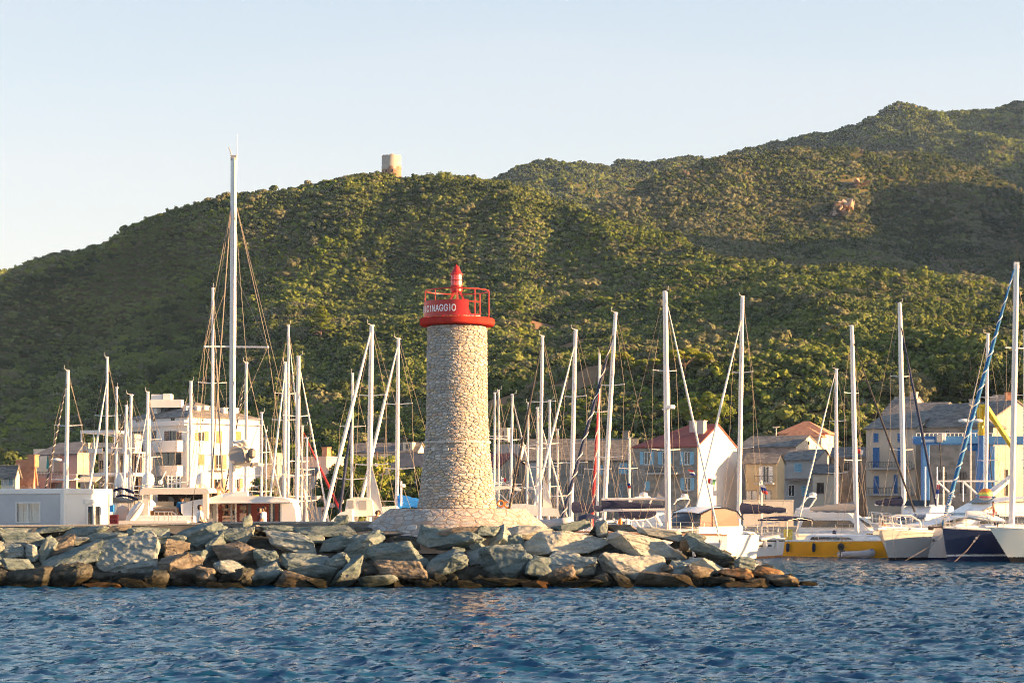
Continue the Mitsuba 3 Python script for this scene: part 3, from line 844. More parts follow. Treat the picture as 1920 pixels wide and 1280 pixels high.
part(dm, 'window', MB(H.o, H.yaw).box((-H.W * 0.15, 0.14, H.ze + 0.72), (0.6, 0.03, 0.7)), 'glass_pane')
House('blue_roof_house', 'house with a dark bluish roof just left of the tower behind the trees', 732, 790, 806, 258, 15, 876, 851, walls='plaster_grey', tiles='blue_slate')

# ---- right of the lighthouse
House('stone_hut', 'ruined pale hut on the slope just right of the tower', 934, 952, 957, 300, 20, 804, roof='flat', walls='plaster_beige', tiles='plaster_beige', over=0.0, floor=828, cat='hut', wins=[('f', 941, 945, 808, 827, 'brown_wood')])
fr_ = solo('pergola_frame', 'thin bare metal frame beside the ruined hut on the slope', 'frame', MB().bar(at(957, 828, 299), at(957, 804, 299), 0.06).bar(at(968, 828, 299), at(968, 804, 299), 0.06).bar(at(957, 804, 299), at(968, 804, 299), 0.06), 'rope_tan')
House('terrace_wall_house', 'low grey wall-like building with flat roof right of the tower', 925, 975, 990, 272, 12, 835, roof='flat', walls='plaster_grey', tiles='plaster_beige', over=0.1, depth=5)
House('gable_house', 'cream gable house with red roof and dark door just right of the tower', 938, 985, 990, 250, -48, 874, 852, roof='y', walls='plaster_cream', tiles='red_roof', depth=7, wins=[('f', 964, 972, 877, 893, 'brown_wood', 'brown_wood', True)])
H = House('grey_row_house', 'long grey stone house with dark slate roof behind the masts right of the tower', 984, 1186, 1192, 240, 9, 862, 824, walls='house_stone', depth=9, wins=[('f', 1161, 1176, 868, 888, 'light_blue_paint', 'light_blue_paint', True), ('f', 1161, 1167, 908, 931, 'light_blue_paint'), ('f', 1040, 1050, 872, 890, 'mid_grey_paint'), ('f', 1085, 1096, 872, 890, 'mid_grey_paint'), ('f', 1120, 1130, 872, 890, 'light_blue_paint', 'light_blue_paint', True), ('f', 1060, 1070, 908, 932, 'dark_grey_paint'), ('f', 1105, 1115, 908, 932, 'dark_grey_paint')])
part(H.key, 'pale_plaster', H.box('f', *H.rect('f', 985, 1012, 868, 935), 0.004, 0.03), 'plaster_grey')
H.chimney(-H.W * 0.1, H.L * 0.5, 0.7, H.zr - 0.3, H.zr + 0.9)
H = House('red_roof_house', 'stone house with a red roof, white gable end and light blue shutters', 1187, 1308, 1382, 212, 30, 837, 797, walls='house_stone', side='plaster_white', tiles='red_roof', hip=True, over=0.2, wins=[
    ('f', 1207, 1219, 847, 871, 'white_gelcoat', 'light_blue_paint'), ('f', 1241, 1253, 847, 871, 'white_gelcoat', 'light_blue_paint'), ('f', 1282, 1294, 847, 871, 'white_gelcoat', 'light_blue_paint'),
    ('f', 1209, 1218, 902, 919, 'white_gelcoat', 'light_blue_paint', True), ('f', 1283, 1295, 896, 919, 'white_gelcoat', 'light_blue_paint'), ('f', 1244, 1255, 896, 925, 'dark_grey_paint')])
H.balcony('f', 1218, 1276, 878, 886, 1.0)
H.chimney(-0.9, H.L * 0.30, 0.75, H.ze + 0.6, H.ze + 2.6, 'plaster_rose')
H.chimney(-2.0, H.L * 0.34, 0.6, H.ze + 0.8, H.ze + 2.6, 'plaster_rose')
H = House('pink_villa', 'pink villa with terracotta hip roof on the slope behind the stone house', 1461, 1547, 1563, 300, 20, 812, 789, roof='hip', walls='plaster_rose', tiles='terracotta', over=0.5, wins=[('s', 1551, 1554, 818, 832, 'white_gelcoat', 'plaster_white', True), ('s', 1557, 1560, 818, 832, 'white_gelcoat', 'plaster_white', True), ('f', 1490, 1498, 820, 832, 'white_gelcoat')])
wgx = MB(H.o, H.yaw)
wgx.box((-H.W * 0.4, -1.2, (H.ze + H.zb) / 2 - 0.3), (H.W * 0.8, 2.5, H.ze - H.zb - 0.6))
part(H.key, 'front_wing', wgx, 'plaster_rose')
rf = MB(H.o, H.yaw)
x0, x1, zt = -H.W * 0.83, 0.25, H.ze - 0.55
rf.slab((x0, -2.9, zt), (x1, -2.9, zt), (-H.W * 0.38, -0.2, zt + 1.5), (-H.W * 0.42, -0.2, zt + 1.5), 0.12)
rf.slab((x1, -2.9, zt), (x1, 0.0, zt), (-H.W * 0.38, 0.0, zt + 1.5), (-H.W * 0.38, -0.2, zt + 1.5), 0.12)
part(H.key, 'wing_roof', rf, 'terracotta')
sd = thing('satellite_dish', 'white satellite dish beside the pink villa roof', 'dish')
c = at(1455, 801, 298)
part(sd, 'dish', MB(c).lathe([(0.0, -0.12), (0.3, -0.05), (0.55, 0.1), (0.3, -0.02), (0.0, -0.09)], n=16), 'white_gelcoat', smooth=30)
part(sd, 'mast', MB().bar(c - [0, 0, 2.2], c, 0.04), 'steel')
H = House('pink_stone_house', 'old pinkish stone house with slate roof and small slit in its lit gable', 1384, 1491, 1542, 256, 28, 838, 818, walls='pink_stone', side='plaster_cream', over=0.2, wins=[('s', 1515, 1518, 827, 834, 'interior_dark', None, False, False)])
H = House('yellow_house', 'narrow ochre house with white shutters and a black iron balcony', 1398, 1456, 1471, 215, 18, 868, 851, walls='plaster_ochre', over=0.3, wins=[('f', 1430, 1442, 874, 905, 'white_gelcoat', 'white_gelcoat'), ('f', 1397.5, 1420, 919, 938, 'dark_grey_paint', None, False, False, 'curtain'), ('f', 1424, 1446, 919, 938, 'dark_grey_paint', None, False, False, 'curtain')])
H.balcony('f', 1417, 1452, 892, 905, 0.8)
H = House('grey_balcony_house', 'pale grey house with slate roof and a boxed balcony', 1470, 1530, 1562, 238, 18, 863, 844, walls='plaster_grey', over=0.3, wins=[('f', 1490, 1503, 868, 885, 'white_gelcoat', 'light_blue_paint', True), ('f', 1478, 1490, 909, 930, 'white_gelcoat'), ('f', 1503, 1516, 910, 930, 'light_blue_paint', 'light_blue_paint', True)])
H.slab('balcony_parapet', 'f', 1476, 1519, 885, 897, 0.004, 1.0, 'plaster_grey')
H.slab('balcony_floor', 'f', 1475, 1520, 898, 901, 0.004, 1.1, 'pink_stone')
H = House('lean_to_house', 'cream lean-to house with a dark opening below the slate roofs', 1524, 1566, 1576, 232, 18, 887, 872, walls='plaster_cream', over=0.3, wins=[('f', 1531, 1545, 905, 925, 'brown_wood')])
House('dark_stone_house', 'dark stone house in shade left of the blue-shuttered house', 1558, 1622, 1632, 246, 14, 858, 840, walls='house_stone', over=0.2, wins=[('f', 1582, 1592, 867, 882, 'interior_dark'), ('f', 1604, 1612, 886, 930, 'interior_dark')])
H = House('back_tier_house', 'small upper house with chimneys behind the blue-shuttered house', 1655, 1697, 1748, 245, 28, 776, 745, walls='plaster_beige', over=0.2, wins=[('f', 1668, 1674, 779, 790, 'mid_grey_paint')])
H.chimney(-0.3, H.L * 0.42, 0.7, H.zr - 0.3, H.zr + 0.45, 'plaster_rose')
H.chimney(-1.0, H.L * 0.62, 0.7, H.zr - 0.3, H.zr + 0.6, 'plaster_rose')
H = House('blue_shutter_house', 'tall plastered house with slate roof, strong blue shutters and iron balconies', 1624, 1717, 1838, 222, 30, 803, 756, walls='plaster_beige', over=0.25, wins=[
    ('f', 1638, 1647, 812, 829, 'white_gelcoat', 'strong_blue_paint', True), ('f', 1683, 1692, 812, 829, 'white_gelcoat', 'strong_blue_paint', True), ('f', 1637, 1649, 839, 876, 'white_gelcoat', 'strong_blue_paint', True), ('f', 1683, 1692, 839, 876, 'white_gelcoat', 'strong_blue_paint', True),
    ('f', 1638, 1648, 892, 925, 'white_gelcoat', 'strong_blue_paint', True), ('f', 1676, 1683, 890, 925, 'white_gelcoat', 'strong_blue_paint', True), ('f', 1690, 1700, 890, 925, 'white_gelcoat'), ('s', 1773, 1780, 770, 778, 'interior_dark')])
H.balcony('f', 1628, 1714, 866, 877, 0.9)
H.balcony('f', 1628, 1714, 914, 926, 0.9)
H = House('stone_hip_house', 'rough grey house with slate hip roof behind the blue boat hoist', 1745, 1862, 1905, 212, 24, 799, 759, roof='hip', walls='house_stone', over=0.3, wins=[('f', 1772, 1780, 806, 820, 'mid_grey_paint'), ('f', 1808, 1818, 806, 820, 'mid_grey_paint'), ('f', 1760, 1775, 885, 925, 'interior_dark'), ('f', 1800, 1812, 885, 925, 'interior_dark')])
H.chimney(-H.W * 0.5, H.L * 0.45, 0.6, H.zr - 0.6, H.zr + 0.5, 'plaster_beige')
H = House('ochre_gable_house', 'house with a big sunlit rough gable wall at the right edge', 1850, 1962, 1975, 220, -30, 797, 754, roof='y', walls='plaster_beige', depth=12, over=0.25, wins=[('f', 1896, 1906, 830, 850, 'brown_wood'), ('f', 1880, 1890, 880, 930, 'interior_dark')])
for i, (px, py) in enumerate(((1866, 786), (1873, 779), (1880, 772))):
    q = at(px, py, 219.5)
    part(H.roof, 'chimney', MB(q).lathe([(0.22, -1.2), (0.24, 0.2), (0.20, 0.45), (0.12, 0.55)], n=10), 'terracotta')
q = at(1893, 760, 222)
part(H.roof, 'chimney', MB(q).box((0, 0, 0), (0.8, 0.7, 2.4)).box((0, 0, 1.25), (0.95, 0.85, 0.15)), 'terracotta')
H = House('hill_house', 'grey upper house with slate roof above the gable at the right edge', 1853, 1882, 1905, 250, 25, 756, 742, walls='plaster_grey', over=0.2, wins=[('f', 1862, 1868, 760, 768, 'mid_grey_paint')])
qw = thing('quay_wall', 'cream quay wall in front of the narrow ochre house', 'wall')
part(qw, 'wall', MB().box(((gx(1394, 204) + gx(1488, 204)) / 2, 204.3, 2.2), (gx(1488, 204) - gx(1394, 204), 0.5, 3.4)), 'plaster_cream')
part(qw, 'coping', MB().box(((gx(1394, 204) + gx(1488, 204)) / 2, 204.3, 3.97), (gx(1488, 204) - gx(1394, 204) + 0.1, 0.6, 0.12)), 'plaster_beige')
part(qw, 'hatch', MB().box((gx(1429, 204), 204.03, 3.35), (0.7, 0.05, 0.55)), 'dark_grey_paint')

# ---- the watch tower on the summit
TD = 950.0
tx, tzb = gx(734, TD), gz(334, TD)
tr = 18.4 / F * TD
TOWER_Z = gz(316, 950.0)


def tower_fn(p, n, uv):
    t = fbm(p.x * 0.5, p.y * 0.5, p.z * 0.5, 4)
    plaster = mix([0.40, 0.37, 0.34], [0.52, 0.49, 0.45], t)
    return mix(mix([0.30, 0.17, 0.11], [0.42, 0.27, 0.19], t), plaster, smoothstep(-0.7, 0.7, p.z - TOWER_Z + (t - 0.5) * 9))


mat('tower_stone', {'type': 'twosided', 'bsdf': {'type': 'diffuse', 'reflectance': proc(tower_fn)}})
wt = thing('watch_tower', 'round old stone watch tower on the hilltop', 'tower')
rg = [(tr * 1.03, tzb - 4), (tr, tzb + 2.2), (tr, tzb + 4.6), (tr * 1.015, tzb + 4.8), (tr * 0.985, tzb + 5.2), (tr * 0.985, gz(293.5, TD)), (tr * 0.8, gz(293.2, TD)), (tr * 0.8, gz(300, TD))]
part(wt, 'drum', MB((tx, TD, 0)).lathe(rg, n=40), 'tower_stone', smooth=30)
rng = np.random.default_rng(3)
pp = MB((tx, TD, 0))
for i in range(26):
    a = i * 2 * np.pi / 26
    h = rng.uniform(0.05, 0.55) * (1.0 if rng.random() < 0.7 else 0.1)
    pp.lathe([(tr * 0.82, gz(293.5, TD)), (tr * 0.98, gz(293.5, TD)), (tr * 0.97, gz(293.5, TD) + h), (tr * 0.83, gz(293.5, TD) + h)], n=2, a0=a, a1=a + 2 * np.pi / 26)
part(wt, 'broken_parapet', pp, 'tower_stone')
for a in (-100, -62):
    t = math.radians(a - 20)
    part(wt, 'opening', MB((tx + tr * math.cos(t), TD + tr * math.sin(t), tzb + 2.6)).box((0, 0, 0), (0.7, 0.5, 1.3)), 'interior_dark')
pt = solo('survey_post', 'tiny white post on the crest right of the watch tower', 'post', MB().bar(at(878, 342, 930), at(878, 328, 930), 0.16, n=6).box(at(878, 329, 930), (0.5, 0.3, 0.5)), 'white_gelcoat')

# rock outcrops on the middle hill
for i, (px, py, w, h, D, t) in enumerate(((1600, 340, 34, 12, 1265, 10), (1584, 392, 34, 24, 1190, 30), (1612, 292, 30, 9, 1325, -5), (1570, 402, 22, 16, 1180, 20), (1606, 352, 24, 10, 1250, 0), (1700, 210, 36, 14, 2205, -12))):
    hf = heightC if D > 1500 else heightB
    Ds = np.arange(900.0, 1400.0, 4.0) if D < 1500 else np.array([D * 1.0])
    D = float(Ds[np.argmin(abs(HORIZON - F * (hf(gx(px, Ds), Ds) - EYE) / Ds - py))])
    X_, z_ = gx(px, D), gz(py, D)
    rngo = np.random.default_rng(70 + i)
    mb = MB()
    for k in range(9):
        s = D / F
        c = np.array([X_ + rngo.normal() * w * s * 0.27, D + rngo.normal() * 3 - 2, z_ + 1.5 + rngo.normal() * h * s * 0.25 + t / 30 * 0])
        p = rngo.normal(size=(12, 3)) * np.array([w * s * 0.16, 4, h * s * 0.24])
        hull = trimesh.convex.convex_hull(p)
        mb.add(np.array(hull.vertices) + c, hull.faces)
    solo('rock_outcrop', ('pale bare rock outcrop high on the middle hill', 'largest bare rock face on the middle hill, lowest of the outcrops', 'bare rock patch near the crest of the middle hill', 'small bare rock left below the largest outcrop of the middle hill', 'small bare rock right below the high outcrop', 'bare rocky summit of the highest ridge')[i], 'rock', mb, 'bare_rock')

# ---- the blue boat hoist, the yellow crane, street lamps
gt = thing('boat_hoist', 'blue travelling boat hoist gantry on the quay at right', 'crane')
GD = 196.0
bm = lambda x0, x1, y0, y1, d, t: MB().box(((gx(x0, GD + d) + gx(x1, GD + d)) / 2, GD + d, (gz(y0, GD) + gz(y1, GD)) / 2), (gx(x1, GD) - gx(x0, GD), t, gz(y0, GD) - gz(y1, GD)), chamfer=0.03)
part(gt, 'beam', bm(1711, 1960, 818, 832, 0, 0.9), 'blue_steel')
part(gt, 'beam', bm(1713, 1962, 817, 830, 7.0, 0.9), 'blue_steel')
for x0, x1, d in ((1728, 1742, 0), (1831, 1846, 0), (1853, 1864, 7.0), (1731, 1741, 7.0)):
    leg = part(gt, 'leg', bm(x0, x1, 832, 975, d, 0.8), 'blue_steel')
    part(leg, 'wheel', MB((gx((x0 + x1) / 2, GD + d), GD + d, 1.45)).add(*[q for q in (np.array(trimesh.creation.cylinder(0.55, 0.5, sections=16).vertices)[:, [0, 2, 1]], trimesh.creation.cylinder(0.55, 0.5, sections=16).faces)]), 'rubber_black')
part(gt, 'winch', bm(1755, 1766, 815, 830, -0.7, 0.6), 'mid_grey_paint')
part(gt, 'winch', bm(1766, 1772, 812, 826, -0.6, 0.5), 'white_gelcoat')
part(gt, 'motor_house', bm(1820, 1848, 806, 820, 1.2, 1.4), 'blue_steel')
part(gt, 'cross_beam', MB().bar(at(1815, 838, GD), at(1832, 838, GD), 0.35, n=4), 'blue_steel')
rl = MB()
for x in np.linspace(1718, 1900, 24):
    rl.bar(at(x, 818, GD), at(x, 812.5, GD), 0.035)
rl.bar(at(1718, 812.5, GD), at(1900, 812.5, GD), 0.035)
part(gt, 'handrail', rl, 'white_gelcoat')
part(gt, 'plate', bm(1727, 1752, 824, 829, -0.47, 0.02), 'white_gelcoat')
for x in (1762, 1855):
    part(gt, 'sling', MB().tube([at(x, 832, GD + 3), at(x + 3, 880, GD + 3), at(x + 8, 925, GD + 3)], 0.05), 'rope_dark')
yc = thing('jib_crane', 'yellow folding crane arm above the blue boat hoist', 'crane')
CD = 193.0
part(yc, 'turret', MB(at(1842, 806, CD)).lathe([(0.42, -0.5), (0.45, -0.2), (0.38, 0.0), (0.34, 0.2)], n=16), 'crane_yellow', smooth=30)
part(yc, 'column', MB().bar(at(1841, 804, CD), at(1837, 764, CD), 0.36, 0.3, n=6), 'crane_yellow')
part(yc, 'arm', MB().bar(at(1836, 763, CD), at(1849, 762, CD - 0.2), 0.26, n=6).bar(at(1847, 761, CD - 0.2), at(1898, 838, CD - 0.2), 0.32, 0.24, n=6), 'crane_yellow')
part(yc, 'ram', MB().bar(at(1844, 797, CD - 0.3), at(1847, 768, CD - 0.3), 0.12, n=6), 'crane_yellow')
part(yc, 'pedestal', MB().bar(at(1842, 811, CD), (gx(1842, CD), CD, 1.45), 0.4, n=8), 'blue_steel')
for (px, py, base, D, lab, two) in ((1820, 793, 950, 190, 'double-armed white street lamp before the slate hip roof', True), (120, 866, 915, 225, 'street lamp with white head before the salmon pink terrace house', False), (753, 903, 950, 140, 'white pole with round radar beside the blue sail cover', None)):
    if two is None:
        continue
    k = thing('street_lamp', lab, 'lamp')
    part(k, 'pole', MB().bar((gx(px, D), D, 1.45), at(px, py + 1, D), 0.09, 0.06, n=8), 'steel')
    for s in ((-1, 1) if two else (-1,)):
        part(k, 'arm', MB().bar(at(px, py + 1, D), at(px + 9 * s, py - 3, D), 0.045), 'steel')
        part(k, 'lamp_head', MB().ball(at(px + 13 * s, py - 4, D), 0.36, 2, (1.4, 0.8, 0.5)), 'white_gelcoat', smooth=True)

# ------------------------------------------------------------------ trees one can tell apart
mat('bark', grainy((0.16, 0.11, 0.08), (0.24, 0.17, 0.13), 3.0))
TREES = []


def tree(name, label, px, py_base, D, w, h, kind, leaf, seed, z0=None, n=2600, size=0.16):
    """w, h: crown width and whole height in pixels of the photograph."""
    rng = np.random.default_rng(seed)
    k = thing(name, label, 'tree')
    if z0 is None:                # stand it on the slope where the photograph shows its foot
        Ds = np.arange(335.0, 720.0, 2.0)
        zs = heightA(gx(px, Ds), Ds)
        D = float(Ds[np.argmin(abs(HORIZON - F * (zs - EYE) / Ds - py_base))])
    s = D / F
    W_, H_ = w * s, h * s
    o = at(px, py_base, D)
    if z0 is None:
        o[2] = heightA(np.array([o[0]]), np.array([D]))[0] - 0.3
    if z0 is not None:
        o[2] = z0
        H_ = gz(py_base - h, D) - z0
    lumps, limbs = [], MB(o)
    if kind == 'umbrella':
        ct = H_ * 0.55
        for i in range(26):
            a, q = rng.uniform(0, 6.28), math.sqrt(rng.random()) * 0.92
            lumps.append((np.array([math.cos(a) * q * W_ / 2, math.sin(a) * q * W_ / 2, H_ * (0.84 - 0.26 * q * q) + rng.normal() * 0.03 * H_]), np.array([1, 1, 0.5]) * W_ * rng.uniform(0.075, 0.125)))
        for i in range(7):
            a = i * 0.9 + rng.random()
            limbs.tube([(0, 0, ct * 0.75), (math.cos(a) * W_ * 0.14, math.sin(a) * W_ * 0.14, ct * 1.05), (math.cos(a) * W_ * 0.36, math.sin(a) * W_ * 0.36, H_ * 0.74)], [0.05 * H_ * 0.4, 0.014 * H_, 0.006 * H_], 5)
    elif kind == 'conifer':
        for i in range(34):
            t = rng.random()
            a, q = rng.uniform(0, 6.28), (1 - t) ** 0.8 * rng.uniform(0.25, 1.0)
            lumps.append((np.array([math.cos(a) * q * W_ / 2, math.sin(a) * q * W_ / 2, H_ * (0.22 + 0.74 * t)]), np.array([1, 1, 0.42]) * W_ * rng.uniform(0.09, 0.17)))
            limbs.bar((0, 0, H_ * (0.16 + 0.74 * t)), (math.cos(a) * q * W_ / 2, math.sin(a) * q * W_ / 2, H_ * (0.2 + 0.74 * t)), 0.008 * H_, 0.003 * H_, n=4)
    else:
        for i in range(46):
            d = rng.normal(size=3)
            d /= np.linalg.norm(d)
            q = rng.uniform(0.35, 0.92)
            low = 0.50 if z0 is not None else 0.54
            lumps.append((np.array([d[0] * q * W_ / 2, d[1] * q * W_ / 2, H_ * (low + (0.98 - low) * d[2] * q)]), np.array([1, 1, 0.8]) * min(W_, H_) * rng.uniform(0.09, 0.20)))
        for i in range(6):
            a = i * 1.05
            limbs.tube([(0, 0, H_ * 0.22), (math.cos(a) * W_ * 0.1, math.sin(a) * W_ * 0.1, H_ * 0.4), (math.cos(a) * W_ * 0.3, math.sin(a) * W_ * 0.3, H_ * 0.68)], [0.02 * H_, 0.013 * H_, 0.004 * H_], 5)
    limbs.tube([(0, 0, -0.4), (0.01 * H_, 0, H_ * 0.25), (0, 0.01 * H_, H_ * (0.6 if kind == 'umbrella' else 0.85))], [0.035 * H_, 0.026 * H_, 0.008 * H_], 7)
    part(k, 'trunk', limbs, 'bark', smooth=50)
    cr = MB(o)
    for c, r in lumps:
        b = trimesh.creation.icosphere(0)
        cr.add(np.array(b.vertices) * r * 0.6 + c, b.faces)
    cr.add(*leaf_mass(lumps, int(n * 2.2), size * 0.9, rng))
    part(k, 'crown', cr, leaf)


for a in (
    ('pine_tree', 'light yellow-green pine standing out on the slope left of the tower', 601, 640, 545, 62, 68, 'conifer', 'leaf_pine', 1, None, 1900, 0.24),
    ('umbrella_pine', 'wide umbrella pine with pale limbs on the slope right of the tower', 1284, 712, 470, 112, 66, 'umbrella', 'leaf_pine', 2, None, 3000, 0.2),
    ('umbrella_pine', 'round-topped bright pine left of the wide umbrella pine', 1143, 712, 475, 86, 66, 'umbrella', 'leaf_pine', 3, None, 2400, 0.2),
    ('umbrella_pine', 'small bright green pine between the two larger umbrella pines', 1216, 706, 473, 54, 42, 'umbrella', 'leaf_pine', 4, None, 1500, 0.2),
    ('umbrella_pine', 'bright green dome of a pine beside the red gallery', 964, 592, 600, 48, 34, 'round', 'leaf_pine', 5, None, 1600, 0.24),
    ('yellow_green_tree', 'yellow-green tree above the red roof, left one', 1292, 805, 380, 70, 66, 'round', 'leaf_bright', 6, None, 2000, 0.2),
    ('yellow_green_tree', 'tall yellow-green tree above the red roof behind the white gable', 1342, 812, 370, 66, 92, 'round', 'leaf_bright', 7, None, 2300, 0.2),
    ('small_tree', 'sunlit round tree on the dark slope behind the hotel terrace roof', 163, 812, 350, 34, 34, 'round', 'leaf_brown', 8, None, 1200, 0.16),
    ('green_tree', 'dense green tree, leftmost of the trees left of the tower', 634, 950, 222, 92, 92, 'round', 'leaf_dark', 9, 1.45, 2800, 0.15),
    ('green_tree', 'tall tree with yellow-green top behind the furled white sail', 706, 950, 226, 104, 128, 'round', 'leaf_bright', 10, 1.45, 3200, 0.15),
    ('green_tree', 'dark green tree just left of the tower', 770, 950, 220, 84, 84, 'round', 'leaf_dark', 11, 1.45, 2600, 0.15),
    ('green_tree', 'yellow-green bush-like tree left of the dark tree beside the tower', 672, 950, 230, 84, 100, 'round', 'leaf_olive', 12, 1.45, 2600, 0.15),
    ('green_tree', 'small dark tree at the right foot of the hotel', 494, 950, 236, 56, 72, 'round', 'leaf_dark', 13, 1.45, 1800, 0.13),
    ('oak_tree', 'big brown-green oak on the slope above the blue-shuttered house', 1700, 770, 330, 120, 78, 'round', 'leaf_brown', 14, None, 3000, 0.2),
    ('oak_tree', 'big dark oak on the slope behind the right-hand masts', 1820, 764, 335, 140, 110, 'round', 'leaf_dark', 15, None, 3400, 0.2),
    ('oak_tree', 'dark rounded oak behind the grey upper house at right', 1905, 752, 330, 90, 80, 'round', 'leaf_dark', 16, None, 2600, 0.2),
    ('oak_tree', 'dark oak clump between the pink villa and the slate roofs', 1605, 832, 330, 80, 62, 'round', 'leaf_olive', 17, None, 2200, 0.2),
):
    tree(*a)
# ------------------------------------------------------------------ the breakwater: quay, wall, core of rubble, boulders


def rock_bsdf(c1, c2, c3, lime=0.5):
    a, b, c = list(c1), list(c2), list(c3)

    def fn(p, n, uv):
        s = fbm(p.x * 1.1 + p.z * 1.5, p.y * 1.1, p.z * 5.0 - p.x * 1.2, 4)          # the grain of the schist
        t = fbm(p.x * 2.3, p.y * 2.3, p.z * 2.3 + 9.0, 4)
        q = noise(p.x * 17, p.y * 17, p.z * 17)
        col = mix(a, b, smoothstep(0.36, 0.64, s))
        col = mix(col, c, smoothstep(0.54, 0.68, t) * lime)
        col = col * (0.78 + 0.44 * q)
        wet = smoothstep(0.75, 0.22, p.z + (t - 0.5) * 0.7)                             # weed and wet along the tide line
        return mix(col, col * mi.Color3f(0.22, 0.21, 0.17), wet)

    def bf(p, n, uv):
        return 0.05 * fbm(p.x * 3 + p.z * 4, p.y * 3, p.z * 13 - p.x * 3, 4) + 0.025 * fbm(p.x * 14, p.y * 14, p.z * 14, 3)
    return {'type': 'twosided', 'bsdf': {'type': 'bumpmap', 'arbitrary': proc(bf, eps=0.012), 'scale': 1.0, 'nested': {'type': 'diffuse', 'reflectance': proc(fn)}}}


mat('rock_green', rock_bsdf((0.128, 0.170, 0.174), (0.188, 0.234, 0.236), (0.270, 0.290, 0.270)))
mat('rock_pale', rock_bsdf((0.205, 0.252, 0.260), (0.285, 0.328, 0.330), (0.370, 0.375, 0.345)))
mat('rock_white', rock_bsdf((0.300, 0.318, 0.295), (0.395, 0.400, 0.365), (0.460, 0.445, 0.390)))
mat('rock_brown', rock_bsdf((0.150, 0.135, 0.115), (0.215, 0.195, 0.165), (0.270, 0.250, 0.215)))
mat('rock_orange', rock_bsdf((0.206, 0.121, 0.067), (0.272, 0.184, 0.110), (0.280, 0.221, 0.157)))
mat('rock_dark', rock_bsdf((0.058, 0.065, 0.059), (0.096, 0.096, 0.085), (0.124, 0.123, 0.102)))
mat('concrete', grainy((0.36, 0.35, 0.33), (0.47, 0.45, 0.42), 1.2, bump=0.01))
mat('old_concrete', grainy((0.13, 0.13, 0.12), (0.24, 0.23, 0.21), 1.5, bump=0.02))


def boulder(w, h, d, tilt, seed, slab):
    """An angular quarried block: the hull of points on a box-like solid, broken into facets, its faces roughened along the bedding."""
    rng = np.random.default_rng(seed)
    n = 15 if slab < 0.6 else 18
    p = rng.normal(size=(n, 3))
    e = 0.42 + 0.2 * rng.random()
    p = np.sign(p) * np.abs(p / np.linalg.norm(p, axis=1, keepdims=True)) ** e
    p /= np.abs(p).max(0)
    p *= rng.uniform(0.80, 1.0, (n, 1))
    # shear and taper, as blocks broken along the bedding have
    p[:, 0] += p[:, 2] * rng.uniform(-0.35, 0.35)
    p[:, 2] *= 1 - 0.28 * rng.uniform(-1, 1) * p[:, 0]
    p -= (p.max(0) + p.min(0)) / 2
    p /= (p.max(0) - p.min(0)) / 2
    hull = trimesh.convex.convex_hull(p)
    v, f = np.array(hull.vertices), np.array(hull.faces)
    v = v * np.array([w, d, h]) / 2
    m = trimesh.Trimesh(v, f)
    target = max(0.075, min(w, 3.0) / 22)
    v, f = trimesh.remesh.subdivide_to_size(m.vertices, m.faces, target, max_iter=8)
    m = trimesh.Trimesh(v, f)
    m.merge_vertices()
    trimesh.smoothing.filter_taubin(m, lamb=0.5, nu=0.3, iterations=2)
    v = np.array(m.vertices)
    nn = np.array(m.vertex_normals)
    q = v + seed * 3.71
    size = min(w, h, d)
    disp = 0.20 * size * (meshkit.fbm(q * np.array([0.9, 0.9, 1.7]) / max(size, 0.5), 3, seed) - 0.5)
    ledge = meshkit.fbm(np.stack([q[:, 0] * 0.8, q[:, 1] * 0.8, q[:, 2] * 5.5 / max(h, 0.4)], -1), 2, seed + 5)
    disp += 0.15 * size * (np.round(ledge * 5) / 5 - 0.5) + 0.10 * size * (meshkit.fbm(q * 5.5, 3, seed + 9) - 0.5)
    v = v + nn * disp[:, None]
    c, s = math.cos(math.radians(tilt)), math.sin(math.radians(tilt))
    R = np.array([[c, 0, -s], [0, 1, 0], [s, 0, c]])
    yaw = rotz(rng.uniform(-0.35, 0.35))
    return trimesh.Trimesh(v @ yaw.T @ R.T, m.faces, process=False)


